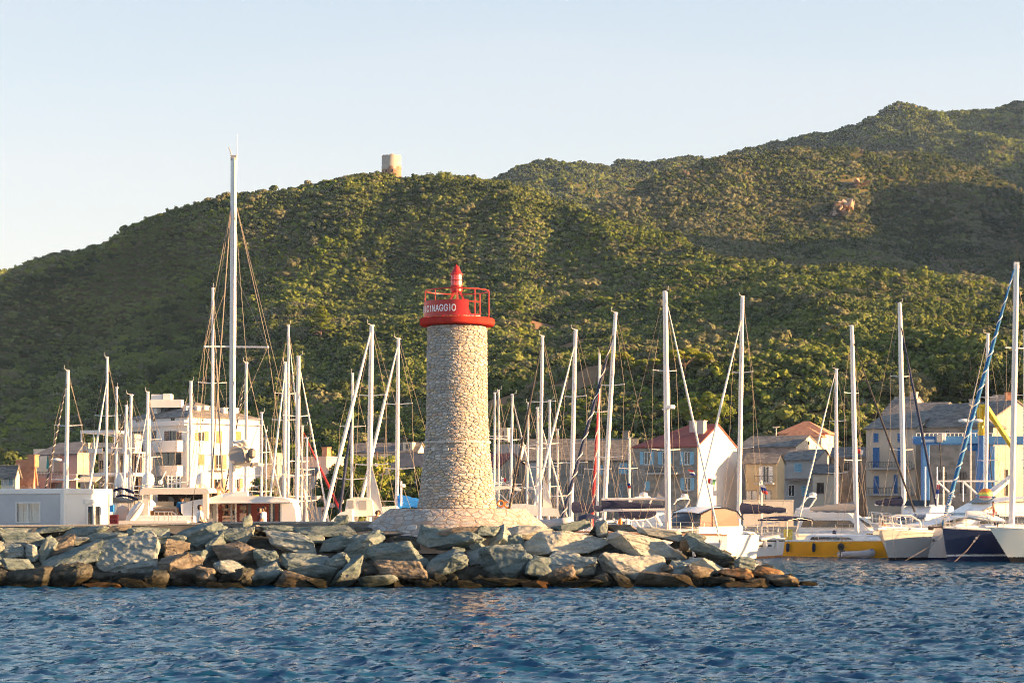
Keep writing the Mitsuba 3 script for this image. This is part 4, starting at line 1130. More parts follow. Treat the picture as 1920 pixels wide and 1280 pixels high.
# (centre px, centre py, width px, height px, tilt, tone)
BOULDERS = [
    (45, 1012, 94, 27, 2, 'g'), (24, 1033, 46, 32, 5, 'p'), (59, 1037, 28, 32, 0, 'p'), (84, 1033, 50, 26, 58, 'g'), (112, 1023, 52, 36, 12, 'b'), (30, 1061, 70, 28, -4, 'g'), (130, 1048, 124, 36, 17, 'g'),
    (48, 1087, 112, 44, 0, 'd'), (128, 1084, 84, 48, 12, 'd'), (238, 1046, 124, 88, 8, 'p'), (150, 1014, 30, 18, 0, 'p'), (200, 1009, 82, 24, -3, 'g'), (98, 993, 74, 14, 3, 'g'), (160, 997, 92, 20, 6, 'g'), (24, 996, 70, 14, 0, 'g'), (226, 993, 34, 18, 0, 'b'),
    (256, 997, 24, 13, 0, 'g'), (278, 1003, 76, 28, 0, 'g'), (303, 1021, 92, 34, 0, 'g'), (374, 1004, 108, 44, 20, 'g'), (400, 1024, 42, 44, 10, 'g'), (446, 1006, 70, 38, 16, 'g'), (462, 985, 22, 42, 8, 'g'), (327, 1034, 42, 42, -10, 'b'),
    (338, 1073, 78, 62, 16, 'b'), (288, 1088, 52, 40, 0, 'd'), (385, 1083, 40, 40, -8, 'b'), (442, 1038, 94, 46, 0, 'b'), (432, 1067, 78, 34, -8, 'p'), (442, 1086, 66, 28, 8, 'd'), (420, 1101, 80, 18, 0, 'd'), (190, 1101, 74, 20, 0, 'o'), (368, 1043, 40, 24, 0, 'g'), (252, 1096, 62, 24, 0, 'd'),
    (545, 1019, 112, 42, -8, 'p'), (610, 996, 118, 22, 2, 'g'), (637, 1019, 80, 32, 8, 'g'), (682, 1027, 82, 48, 14, 'g'), (497, 1052, 48, 48, 5, 'g'), (575, 1061, 114, 48, -6, 'g'), (492, 1080, 78, 42, 38, 'g'), (552, 1093, 68, 38, -12, 'b'), (630, 1058, 44, 42, -8, 'g'), (652, 1078, 84, 36, 44, 'g'),
    (752, 1042, 122, 52, 6, 'g'), (753, 1069, 102, 38, -3, 'b'), (708, 1090, 74, 24, 4, 'g'), (800, 1096, 44, 24, -10, 'd'), (845, 1013, 128, 38, -8, 'g'), (836, 1061, 90, 50, 26, 'g'), (858, 1040, 26, 30, 0, 'g'), (908, 1041, 64, 30, 16, 'p'), (875, 1098, 96, 22, 0, 'd'), (520, 993, 66, 15, 0, 'g'),
    (482, 990, 24, 13, 0, 'b'), (584, 1012, 46, 18, 0, 'g'), (862, 996, 92, 17, 2, 'b'), (716, 1002, 110, 16, 0, 'b'), (762, 1017, 50, 28, 0, 'd'), (594, 1095, 36, 22, 0, 'd'), (456, 1086, 38, 44, 20, 'd'), (638, 977, 32, 22, 10, 'g'), (906, 994, 30, 18, 0, 'g'),
    (933, 1006, 44, 38, 18, 'p'), (940, 1056, 114, 64, 8, 'g'), (1064, 1024, 180, 52, -2, 'w'), (998, 999, 94, 26, 0, 'w'), (1070, 989, 76, 20, 16, 'd2'), (1129, 990, 22, 30, 4, 'p'), (1218, 1030, 154, 44, -14, 'w'), (1012, 1064, 56, 42, -12, 'g'), (1072, 1062, 100, 48, -4, 'p'), (1185, 1061, 126, 48, -8, 'w'),
    (1044, 1081, 74, 30, 16, 'b'), (1004, 1099, 52, 22, -4, 'o'), (938, 1096, 112, 26, 0, 'd'), (1083, 1099, 102, 20, 4, 'd'), (1168, 1092, 52, 30, -12, 'd'), (1132, 1089, 32, 26, 10, 'b'), (1251, 1090, 116, 32, -3, 'b'), (1274, 1066, 40, 40, -14, 'p'), (1250, 1067, 28, 18, 0, 'b'), (1238, 1001, 88, 20, -8, 'w'),
    (918, 996, 38, 18, 0, 'g'), (894, 1022, 38, 26, 0, 'g'), (962, 1018, 42, 34, 0, 'g'), (1168, 990, 64, 14, 0, 'b'), (1335, 1037, 108, 28, -26, 'g'), (1322, 1061, 66, 26, -24, 'w'), (1310, 1081, 50, 36, -6, 'b'), (1384, 1079, 68, 24, 0, 'o2'), (1440, 1074, 62, 22, -16, 'o'), (1398, 1058, 36, 26, -14, 'g'),
    (1466, 1089, 76, 22, -4, 'b'), (1396, 1097, 86, 14, 0, 'b'), (1349, 1091, 66, 18, 0, 'd'), (1516, 1094, 34, 9, 0, 'd'), (1302, 1012, 42, 26, -18, 'g'), (1285, 1022, 20, 22, 0, 'o'), (1420, 1092, 50, 18, 0, 'b'),
    (-35, 1040, 90, 60, 5, 'g'), (-40, 1090, 100, 45, 0, 'd'), (-30, 1005, 70, 30, 0, 'g')]
TONE = {'g': ('rock_green', 'grey-green'), 'p': ('rock_pale', 'pale grey'), 'w': ('rock_white', 'whitish'), 'b': ('rock_brown', 'brown'), 'o': ('rock_orange', 'orange-tan'), 'o2': ('rock_orange', 'rust orange'), 'd': ('rock_dark', 'dark wet'), 'd2': ('rock_green', 'grey-green')}
SPECIAL = {(238, 1046): 'biggest pale grey cracked boulder left of the leaning brown block in the rock bank', (1064, 1024): 'huge long whitish slab right of centre, sunlit on top of the rock bank', (1218, 1030): 'huge whitish block sloping down to the right, largest near the right end of the bank',
           (374, 1004): 'wide grey-green slab leaning on the wall below the man in white', (462, 985): 'thin upright splinter of rock standing before the two people on the boat', (845, 1013): 'long grey-green slab lying just below the lighthouse plinth',
           (652, 1078): 'narrow slab standing steeply at the waterline, tilted up to the right', (338, 1073): 'large rounded brown boulder at the waterline with a black hollow beneath', (1440, 1074): 'rough orange-tan boulder at the low right end of the breakwater',
           (638, 977): 'small pointed rock standing against the low wall left of the plinth', (1070, 989): 'slim tilted slab on the crest right of the plinth, end raised', (1516, 1094): 'last flat rock in the water at the very tip of the breakwater', (1384, 1079): 'rust orange boulder low at the right end'}
LANDMARKS = [(0, 'cut by the left edge of the photo'), (70, 'below the cabin window'), (150, 'below the cabin corner'), (215, 'below the cabin door'), (290, 'below the tilted white tender'), (350, 'below the yacht boarding rails'), (410, 'below the man in white'), (480, 'below the catamaran middle'),
             (520, 'below the couple on the catamaran'), (590, 'below the masts right of the catamaran'), (660, 'below the slanting furled jibs'), (730, 'at the left foot of the plinth'), (790, 'below the left half of the plinth'), (860, 'under the left side of the tower'),
             (930, 'under the right side of the tower'), (1000, 'below the right half of the plinth'), (1070, 'at the right foot of the plinth'), (1140, 'below the navy sail covers'), (1210, 'below the long pale boom'), (1280, 'below the mast with the radar'),
             (1350, 'below the sport cruiser'), (1420, 'before the white sailboat hull'), (3000, 'at the tip of the breakwater')]
said = {}
order = sorted(BOULDERS, key=lambda q: q[0])
for i, (cx, cy, w, h, tilt, tone) in enumerate(order):
    mt, word = TONE[tone]
    row = 'crest' if cy < 1016 else 'upper row' if cy < 1048 else 'lower row' if cy < 1078 else 'waterline'
    size = 'large' if w * h > 4200 else 'small' if w * h < 1400 else 'medium'
    shape = 'slab' if w > 2.3 * h else 'upright block' if h > 1.05 * w else 'block'
    mark = next(t for x, t in LANDMARKS if cx < x)
    lab = SPECIAL.get((cx, cy)) or f'{size} {word} {shape} on the {row} {mark}'
    if lab in said:
        lab = f'{size} {word} {shape} on the {row} {mark}, ' + ('further right' if said[lab] == 1 else 'rightmost')
    said[lab] = said.get(lab, 0) + 1
    if ', ' in lab:
        said[lab.split(', ')[0]] = 2
    zc = gz(cy, 89)
    D = 87.8 + max(0.0, 1105 - cy) / 44.0 * 1.9
    if abs(cx - 857) < 190:                  # in front of the plinth
        D = min(D, 96.0 - math.sqrt(max(0.5, 4.5 ** 2 - gx(cx + 103, 96) ** 2)) - 0.55)
    sc = D / F
    pw, ph = w * sc * 1.04, h * sc * 1.06
    lean = abs(math.sin(math.radians(tilt)))
    depth = max(0.55, min(1.5, 0.75 * math.sqrt(pw * ph) + 0.25))
    m = boulder(pw, ph, depth, tilt * 0.0 if abs(tilt) < 1 else tilt, 500 + i * 7, w / h)
    o = at(cx, cy, D)
    m.apply_translation(o + [0, depth * 0.35, 0])
    solo('boulder', lab, 'rock', m, mt, smooth=34, group='boulders of the breakwater')

# small stones wedged between the boulders
rng = np.random.default_rng(77)
rub = MB()
for k in range(330):
    cx = rng.uniform(-60, 1480)
    top = 992 if cx < 1240 else 992 + (cx - 1240) * 0.40
    cy = rng.uniform(min(top, 1095), 1106)
    D = 89.0 + max(0.0, 1105 - cy) / 44.0 * 1.9
    s = rng.uniform(0.22, 0.62)
    p = rng.normal(size=(12, 3))
    p = p / np.linalg.norm(p, axis=1, keepdims=True) * np.array([s, s * 0.8, s * 0.62])
    hull = trimesh.convex.convex_hull(p)
    rub.add(np.array(hull.vertices) + at(cx, cy, D), hull.faces)
solo('rubble', 'small stones wedged in the gaps between the boulders of the breakwater', 'rubble', rub, 'rock_dark', kind='stuff')

# the core of the bank
xs = np.arange(-60, gx(1530, 89), 0.5)
prof = [(88.4, -1.6), (89.3, 0.0), (91.0, 1.0), (92.6, 1.75), (93.8, 2.1), (98.0, 2.1), (101.5, 1.5), (103.5, -1.6)]
rings = []
for x in xs:
    tip = np.clip((gx(1500, 89) - x) / 6.4, 0, 1)
    pr = []
    for y, z in prof:
        yy = 92.0 + (y - 92.0) * (0.55 + 0.45 * tip)
        zz = -1.6 + (z + 1.6) * (0.12 + 0.88 * tip ** 0.8)
        jit = meshkit.fbm(np.array([[x * 0.9, y * 0.9, z]]), 3, 8)[0] - 0.5
        pr.append((x, yy + jit * 0.7, zz + jit * 0.45 * (y < 97)))
    rings.append(pr)
core = MB().loft(rings, close=False, cap=False)
structure('embankment', core.out(), 'rock_dark', smooth=40)

# low wall and quay on the left, behind the boulders
wall = thing('harbour_wall', 'low dark rubble wall running along the top of the breakwater left of the lighthouse', 'wall')
xa, xb = -60.0, gx(742, 96)
n = 60
tops = np.interp(np.linspace(xa, xb, n), [xa, gx(0, 96), gx(210, 96), gx(480, 96), xb], [2.50, 2.51, 2.55, 2.67, 2.69])
w_ = MB()
for i in range(n - 1):
    x0, x1 = np.linspace(xa, xb, n)[i:i + 2]
    w_.add([[x0, 96.0, 1.2], [x1, 96.0, 1.2], [x1, 96.0, tops[i + 1] - 0.06], [x0, 96.0, tops[i] - 0.06], [x0, 96.5, 1.2], [x1, 96.5, 1.2], [x1, 96.5, tops[i + 1] - 0.06], [x0, 96.5, tops[i] - 0.06]],
           [[0, 1, 2], [0, 2, 3], [5, 4, 7], [5, 7, 6], [3, 2, 6], [3, 6, 7], [0, 3, 7], [0, 7, 4], [1, 5, 6], [1, 6, 2]])
part(wall, 'rubble_core', w_, 'old_concrete')
cp = MB()
for i in range(n - 1):
    x0, x1 = np.linspace(xa, xb, n)[i:i + 2]
    cp.box(((x0 + x1) / 2, 96.24, (tops[i] + tops[i + 1]) / 2 - 0.02), (x1 - x0 + 0.002, 0.56, 0.07))
part(wall, 'coping', cp, 'concrete')
q = MB()
q.prism([(-120, 96.5), (gx(742, 96), 96.5), (gx(760, 100), 100.5), (gx(700, 102), 102.5), (-120, 102.5)], -2.0, 1.55, 'z')
structure('quay', q.out(), 'concrete')
# ------------------------------------------------------------------ the lighthouse
LD = 96.0
LX = gx(857, LD)
LS = F / LD
lz = lambda py: gz(py, LD)
lh = thing('lighthouse', 'round rubble-stone lighthouse with red gallery, name board and lantern on the breakwater', 'lighthouse')


def stone_bsdf(c, d):
    a, b = list(c), list(d)

    def fn(p, n, uv):
        t = fbm(p.x * 6, p.y * 6, p.z * 9, 3)
        g = noise(p.x * 45, p.y * 45, p.z * 45)
        return mix(a, b, smoothstep(0.3, 0.7, t)) * (0.82 + 0.36 * g)

    def bf(p, n, uv):
        return 0.022 * fbm(p.x * 11, p.y * 11, p.z * 11, 3) + 0.006 * noise(p.x * 60, p.y * 60, p.z * 60)
    return {'type': 'twosided', 'bsdf': {'type': 'bumpmap', 'arbitrary': proc(bf, eps=0.008), 'scale': 1.0, 'nested': {'type': 'diffuse', 'reflectance': proc(fn)}}}


STONES = []
for i, (c, d) in enumerate((((0.38, 0.355, 0.32), (0.48, 0.45, 0.41)), ((0.46, 0.44, 0.41), (0.57, 0.545, 0.51)), ((0.31, 0.30, 0.285), (0.41, 0.395, 0.375)), ((0.43, 0.36, 0.27), (0.51, 0.44, 0.34)), ((0.35, 0.355, 0.345), (0.45, 0.45, 0.435)), ((0.45, 0.345, 0.285), (0.52, 0.43, 0.37)))):
    STONES.append(mat(f'shaft_stone_{i}', stone_bsdf(c, d)))
PAVES = []
for i, (c, d) in enumerate((((0.37, 0.36, 0.34), (0.47, 0.45, 0.42)), ((0.43, 0.36, 0.32), (0.52, 0.45, 0.40)), ((0.42, 0.41, 0.39), (0.52, 0.50, 0.47)), ((0.33, 0.34, 0.34), (0.43, 0.43, 0.42)))):
    PAVES.append(mat(f'paving_stone_{i}', stone_bsdf(c, d)))
mat('mortar', grainy((0.30, 0.275, 0.24), (0.40, 0.365, 0.32), 4.0))
mat('paving_mortar', grainy((0.28, 0.22, 0.18), (0.36, 0.29, 0.24), 3.0))
SP = [(951, 74.5), (920, 70.5), (880, 65.5), (850, 62.5), (836, 61.0), (780, 58.0), (700, 57.0), (612, 56.6)]
spz = np.array([lz(a) for a, _ in SP])
spr = np.array([b / LS for _, b in SP]) - 0.02
shaft_r = lambda z: np.interp(z, spz, spr)
Z0, Z1 = lz(953), lz(613)
core = MB((LX, LD, 0)).lathe([(shaft_r(z) - 0.035, z) for z in np.linspace(Z0 - 0.3, Z1, 30)], n=72)
shaft = part(lh, 'shaft', core, 'mortar', smooth=True)


def cells(u_len, v_len, du, dv, seed, jitter, wrap=True):
    """Irregular stones in a band u_len long (wrapping round) and v_len high: coursed Voronoi cells as polygons in (u, v)."""
    rng = np.random.default_rng(seed)
    pts, v = [], 0.0
    while v < v_len:
        h = dv * rng.uniform(0.72, 1.3)
        u = rng.uniform(0, du)
        row = []
        while u < u_len - 0.25 * du:
            w = du * rng.choice([0.55, 0.8, 1.0, 1.25, 1.7], p=[0.18, 0.24, 0.26, 0.2, 0.12])
            row.append((u + w / 2 + rng.normal() * jitter * du * 0.3, v + h / 2 + rng.normal() * jitter * dv * 0.5))
            u += w
        pts += row
        v += h
    p = np.array(pts)
    p[:, 1] *= v_len / v
    k = du / dv * 0.92
    q = p * np.array([1 / k, 1.0])
    L = u_len / k
    ext = np.vstack([q, q + [L, 0], q - [L, 0], q * [1, -1], q * [1, -1] + [0, 2 * v_len]])
    vor = Voronoi(ext)
    out = []
    for i in range(len(q)):
        reg = vor.regions[vor.point_region[i]]
        if -1 in reg or len(reg) < 3:
            continue
        out.append(vor.vertices[reg] * np.array([k, 1.0]))
    return out


def lay(poly, gap, to3, proud, seed):
    """One stone: the cell shrunk by the joint, its face bevelled and a little crooked; to3(u, v, out) places it on the wall."""
    rng = np.random.default_rng(seed)
    pg = Polygon(poly)
    if not pg.is_valid:
        return None
    pg = pg.buffer(-gap, join_style=2).simplify(gap * 0.6)
    if pg.is_empty or pg.geom_type != 'Polygon' or pg.area < 0.0015:
        return None
    r = np.array(pg.exterior.coords)[:-1]
    if not pg.exterior.is_ccw:
        r = r[::-1]
    # cut corners so that stones look broken, not drawn
    n = len(r)
    if n < 3:
        return None
    c = r.mean(0)
    a = r + (c - r) * 0.16
    b = r + (np.roll(r, -1, 0) - r) * rng.uniform(0.3, 0.7, (n, 1))
    b += rng.normal(size=b.shape) * gap * 0.45
    rr = np.empty((2 * n, 2))
    rr[0::2], rr[1::2] = a, b
    m = 2 * n
    bev = min(0.022, 0.13 * math.sqrt(pg.area))
    face = rr + (c - rr) / (np.linalg.norm(rr - c, axis=1, keepdims=True) + 1e-9) * bev
    tilt = rng.normal(size=2) * 0.05
    p_out = proud * (1 + (face - c) @ tilt / 0.2 * 0.5) + rng.normal(size=m) * 0.006
    V = np.vstack([to3(rr[:, 0], rr[:, 1], np.full(m, -0.05)), to3(rr[:, 0], rr[:, 1], np.full(m, proud * 0.45)), to3(face[:, 0], face[:, 1], p_out), to3(c[None, 0], c[None, 1], np.array([proud * 1.12]))])
    f = []
    for j in range(m):
        k = (j + 1) % m
        f += [[j, k, m + k], [j, m + k, m + j], [m + j, m + k, 2 * m + k], [m + j, 2 * m + k, 2 * m + j], [2 * m + j, 2 * m + k, 3 * m]]
    return V, np.array(f), pg.area


UR = 1.46


def on_shaft(u, v, out):
    z = Z0 + v
    th = u / UR
    r = shaft_r(z) + out - 0.018
    return np.stack([LX + r * np.sin(th), LD - r * np.cos(th), z], 1)      # theta 0 faces the camera


HOLES = [(gx(812.5, 91.7) - LX, 0), (0, 0)]
cand = []
for i, poly in enumerate(cells(2 * np.pi * UR, Z1 - Z0, 0.27, 0.120, 5, 0.6)):
    uc = poly[:, 0].mean()
    if not -np.pi * UR <= ((uc + np.pi * UR) % (2 * np.pi * UR)) - np.pi * UR <= np.pi * UR:
        continue
    poly = np.clip(poly, [-99, 0], [99, Z1 - Z0])
    s = lay(poly, 0.008, on_shaft, 0.020 + 0.028 * np.random.default_rng(900 + i).random(), 3000 + i)
    if s is None:
        continue
    th = uc / UR
    zc = Z0 + poly[:, 1].mean()
    # three weep holes below the string course
    if abs(zc - lz(838)) < 0.09 and min(abs((th - t + np.pi) % (2 * np.pi) - np.pi) for t in (-0.80, -0.17, 0.48)) < 0.045:
        continue
    cand.append((s[2] * max(0.0, math.cos(th)) if abs((th + np.pi) % (2 * np.pi) - np.pi) < 1.5 else -1.0, s[0], s[1], i))
cand.sort(key=lambda q: -q[0])
rng = np.random.default_rng(4)
wts = np.array([0.27, 0.26, 0.16, 0.12, 0.13, 0.06])
for k, (_, V, Fc, i) in enumerate(cand[:300]):
    part(shaft, 'stone', trimesh.Trimesh(V, Fc, process=False), STONES[rng.choice(6, p=wts)])
rest = [MB() for _ in STONES]
for _, V, Fc, i in cand[300:]:
    rest[rng.choice(6, p=wts)].add(V, Fc)
for r, m in zip(rest, STONES):
    part(shaft, 'smaller_stone', r, m, kind='stuff')

# the string course two thirds down, of flat stones of its own
band = MB((LX, LD, 0))
rng = np.random.default_rng(6)
a = 0.0
while a < 2 * np.pi - 0.05:
    w = min(rng.uniform(0.15, 0.34), 2 * np.pi - a)
    r = shaft_r(lz(830)) + 0.085 + rng.uniform(-0.012, 0.012)
    z = lz(832) + rng.uniform(-0.012, 0.012)
    band.lathe([(r - 0.2, z), (r, z + 0.01), (r + 0.005, z + 0.105), (r - 0.2, z + 0.12)], n=3, a0=a + 0.006, a1=a + w - 0.006)
    a += w
part(lh, 'string_course', band, STONES[1])

# the plinth: a paved cone
R0, R1 = 126 / LS, 190 / LS
PZ1, PZ0 = lz(953.5), lz(953.5) - 1.22
plc = MB((LX, LD, 0)).lathe([(R1 + 0.03, PZ0 - 0.7), (R1, PZ0), (R0, PZ1), (0.5, PZ1 + 0.01)], n=96)
pl = part(lh, 'plinth', plc, 'paving_mortar', smooth=30)
SL = math.hypot(R1 - R0, PZ1 - PZ0)
ns, nz = (PZ1 - PZ0) / SL, (R1 - R0) / SL
UP = 3.55


def on_cone(u, v, out):
    r = R1 + (R0 - R1) * v / SL
    z = PZ0 + (PZ1 - PZ0) * v / SL
    th = u / UP
    return np.stack([LX + (r + out * ns) * np.sin(th), LD - (r + out * ns) * np.cos(th), z + out * nz], 1)


k = 0
for b0, b1, sd in ((0.0, 0.86, 31), (0.86, SL, 32)):
    back = MB()
    for i, poly in enumerate(cells(2 * np.pi * UP, b1 - b0, 0.46, 0.285, sd, 0.95)):
        poly = np.clip(poly, [-99, 0.0], [99, b1 - b0]) + [0, b0]
        s = lay(poly, 0.018, on_cone, 0.010 + 0.008 * np.random.default_rng(i).random(), 7000 + i + sd * 1000)
        if s is None:
            continue
        th = (poly[:, 0].mean() / UP + np.pi) % (2 * np.pi) - np.pi
        if abs(th) < 1.75 and k < 300:
            part(pl, 'paving_stone', trimesh.Trimesh(s[0], s[1], process=False), PAVES[np.random.default_rng(50 + i).integers(0, 4)])
            k += 1
        else:
            back.add(s[0], s[1])
    if back.n:
        part(pl, 'smaller_stone', back, PAVES[0], kind='stuff')

# the gallery
GZ0, GZ1, GR = lz(611.5), lz(598), 69.9 / LS
mat('red_render', {'type': 'twosided', 'bsdf': {'type': 'bumpmap', 'arbitrary': proc(lambda p, n, uv: 0.02 * fbm(p.x * 26, p.y * 26, p.z * 26, 3), eps=0.008), 'scale': 1.0,
                                                'nested': {'type': 'diffuse', 'reflectance': proc(lambda p, n, uv: mix([0.36, 0.030, 0.026], [0.50, 0.055, 0.04], fbm(p.x * 5, p.y * 5, p.z * 5, 3)))}}})
g = MB((LX, LD, 0)).lathe([(1.2, GZ0 - 0.02), (GR - 0.05, GZ0), (GR, GZ0 + 0.05), (GR, GZ1 - 0.04), (GR - 0.04, GZ1), (0.1, GZ1 + 0.005)], n=72)
gal = part(lh, 'gallery', g, 'red_render', smooth=30)
mat('railing_red', paint((0.48, 0.04, 0.03), 0.4))
RR = 59.6 / LS
pol = lambda th, r, z: np.array([LX + r * math.sin(th), LD - r * math.cos(th), z])
ring = lambda z, r, rad, t0=-np.pi, t1=np.pi, n=48: MB().tube([pol(t, r, z) for t in np.linspace(t0, t1, n)], rad, 7)
RZ = lz(546)
rail = part(lh, 'railing', ring(RZ, RR, 0.028), 'railing_red', smooth=40)
for d in (-88, -41, 1, 35, 88, 135, 180, 225):
    t = math.radians(d)
    part(rail, 'post', MB().bar(pol(t, RR, GZ1 - 0.02), pol(t, RR, RZ), 0.026, n=8), 'railing_red', smooth=40)
for z in (lz(570), lz(594)):
    part(rail, 'mid_rail', ring(z, RR, 0.022, math.radians(20), math.radians(48), 8), 'railing_red', smooth=40)
# the name board, bent round the front left of the railing
BR, BZ0, BZ1 = 62.4 / LS, lz(596.5), lz(567)
sec = [(BR - 0.012, BZ0), (BR, BZ0), (BR, BZ1), (BR - 0.012, BZ1), (BR - 0.012, BZ0)]
bd = MB((LX, LD, 0)).lathe(sec, n=44, a0=math.radians(-90 - 118), a1=math.radians(-90 + 21.5))
board = part(lh, 'name_board', bd, 'red_paint', smooth=30)
mat('letter_white', paint((0.78, 0.76, 0.76), 0.5))
for ch, deg in zip('MACINAGGIO', (-84, -70.5, -59, -50.5, -43, -34.5, -26.5, -18, -11, -4.2)):
    txt = meshkit.text_mesh(ch, 0.29, 0.006, bold=True) if ch != 'I' else trimesh.creation.box((0.062, 0.30, 0.006)).apply_translation([0, 0.148, 0.003])
    v2, f2 = trimesh.remesh.subdivide_to_size(np.array(txt.vertices), txt.faces, 0.06)
    u = (v2[:, 0] - (v2[:, 0].max() + v2[:, 0].min()) / 2) * 0.72
    th = math.radians(deg) + u / BR
    hz = (BZ0 + BZ1) / 2 - 0.155 + v2[:, 1]
    rr_ = BR + 0.002 + v2[:, 2]
    part(board, 'letter', trimesh.Trimesh(np.stack([LX + rr_ * np.sin(th), LD - rr_ * np.cos(th), hz], 1), f2, process=False), 'letter_white')
part(lh, 'light_tube', MB().bar(pol(math.radians(8), 1.40, GZ1 + 0.06), pol(math.radians(50), 1.36, GZ1 + 0.06), 0.035, n=8), 'white_gelcoat', smooth=40)
# the lantern on its trestle
z1, z2, z3, z4, z5, z6 = lz(546.5), lz(539), lz(537), lz(515), lz(500.5), lz(496.5)
ln = part(lh, 'lantern', MB((LX - 0.03, LD, 0)).lathe([(0.02, z1 - 0.05), (0.2, z1 - 0.05), (0.27, z1), (0.27, z2), (0.20, z3), (0.20, z3 + 0.02)], n=28), 'red_paint', smooth=35)
mat('lens_red', paint((0.62, 0.16, 0.17), 0.12, 0.8))
part(ln, 'lens', MB((LX - 0.03, LD, 0)).lathe([(0.215, z3)] + [(0.215 + 0.018 * (i % 2), z3 + (z4 - z3) * (i + 0.5) / 14) for i in range(14)] + [(0.215, z4)], n=32), 'lens_red', smooth=20)
mat('lens_clear', paint((0.80, 0.74, 0.74), 0.15, 0.8))
for a0, a1 in ((-205, -152), (-62, -20), (35, 75)):
    part(ln, 'pane', MB((LX - 0.03, LD, 0)).lathe([(0.243, z3 + 0.05), (0.243, (z3 + z4) / 2 - 0.03)], n=6, a0=math.radians(a0), a1=math.radians(a1)).lathe([(0.243, (z3 + z4) / 2 + 0.03), (0.243, z4 - 0.04)], n=6, a0=math.radians(a0), a1=math.radians(a1)), 'lens_clear')
for z in (z3 + 0.01, (z3 + z4) / 2, z4):
    part(ln, 'band', MB((LX - 0.03, LD, 0)).lathe([(0.20, z - 0.028), (0.262, z - 0.026), (0.262, z + 0.026), (0.20, z + 0.028)], n=28), 'red_paint', smooth=30)
for i in range(6):
    t = i * math.pi / 3 + 0.25
    part(ln, 'upright', MB().bar((LX - 0.03 + 0.25 * math.cos(t), LD + 0.25 * math.sin(t), z3), (LX - 0.03 + 0.25 * math.cos(t), LD + 0.25 * math.sin(t), z4), 0.014, n=6), 'red_paint')
    part(ln, 'bolt', MB().ball((LX - 0.03 + 0.285 * math.cos(t), LD + 0.285 * math.sin(t), z4 + 0.03), 0.026, 1), 'red_paint', smooth=True)
part(ln, 'cap', MB((LX - 0.03, LD, 0)).lathe([(0.265, z4 + 0.01), (0.255, z4 + 0.05), (0.20, z4 + 0.13), (0.155, z4 + 0.24), (0.125, z5 - 0.05), (0.13, z5 - 0.03), (0.095, z5 + 0.02), (0.03, z6 - 0.03), (0.012, z6 + 0.03), (0, z6 + 0.05)], n=28), 'red_paint', smooth=35)
for t in (35, 145, 218, 322):
    a = math.radians(t)
    part(lh, 'leg', MB().bar((LX + 0.16 * math.cos(a), LD + 0.16 * math.sin(a), z1 - 0.02), (LX + 0.86 * math.cos(a), LD + 0.86 * math.sin(a), GZ1), 0.055, n=4), 'railing_red')
# ------------------------------------------------------------------ boats


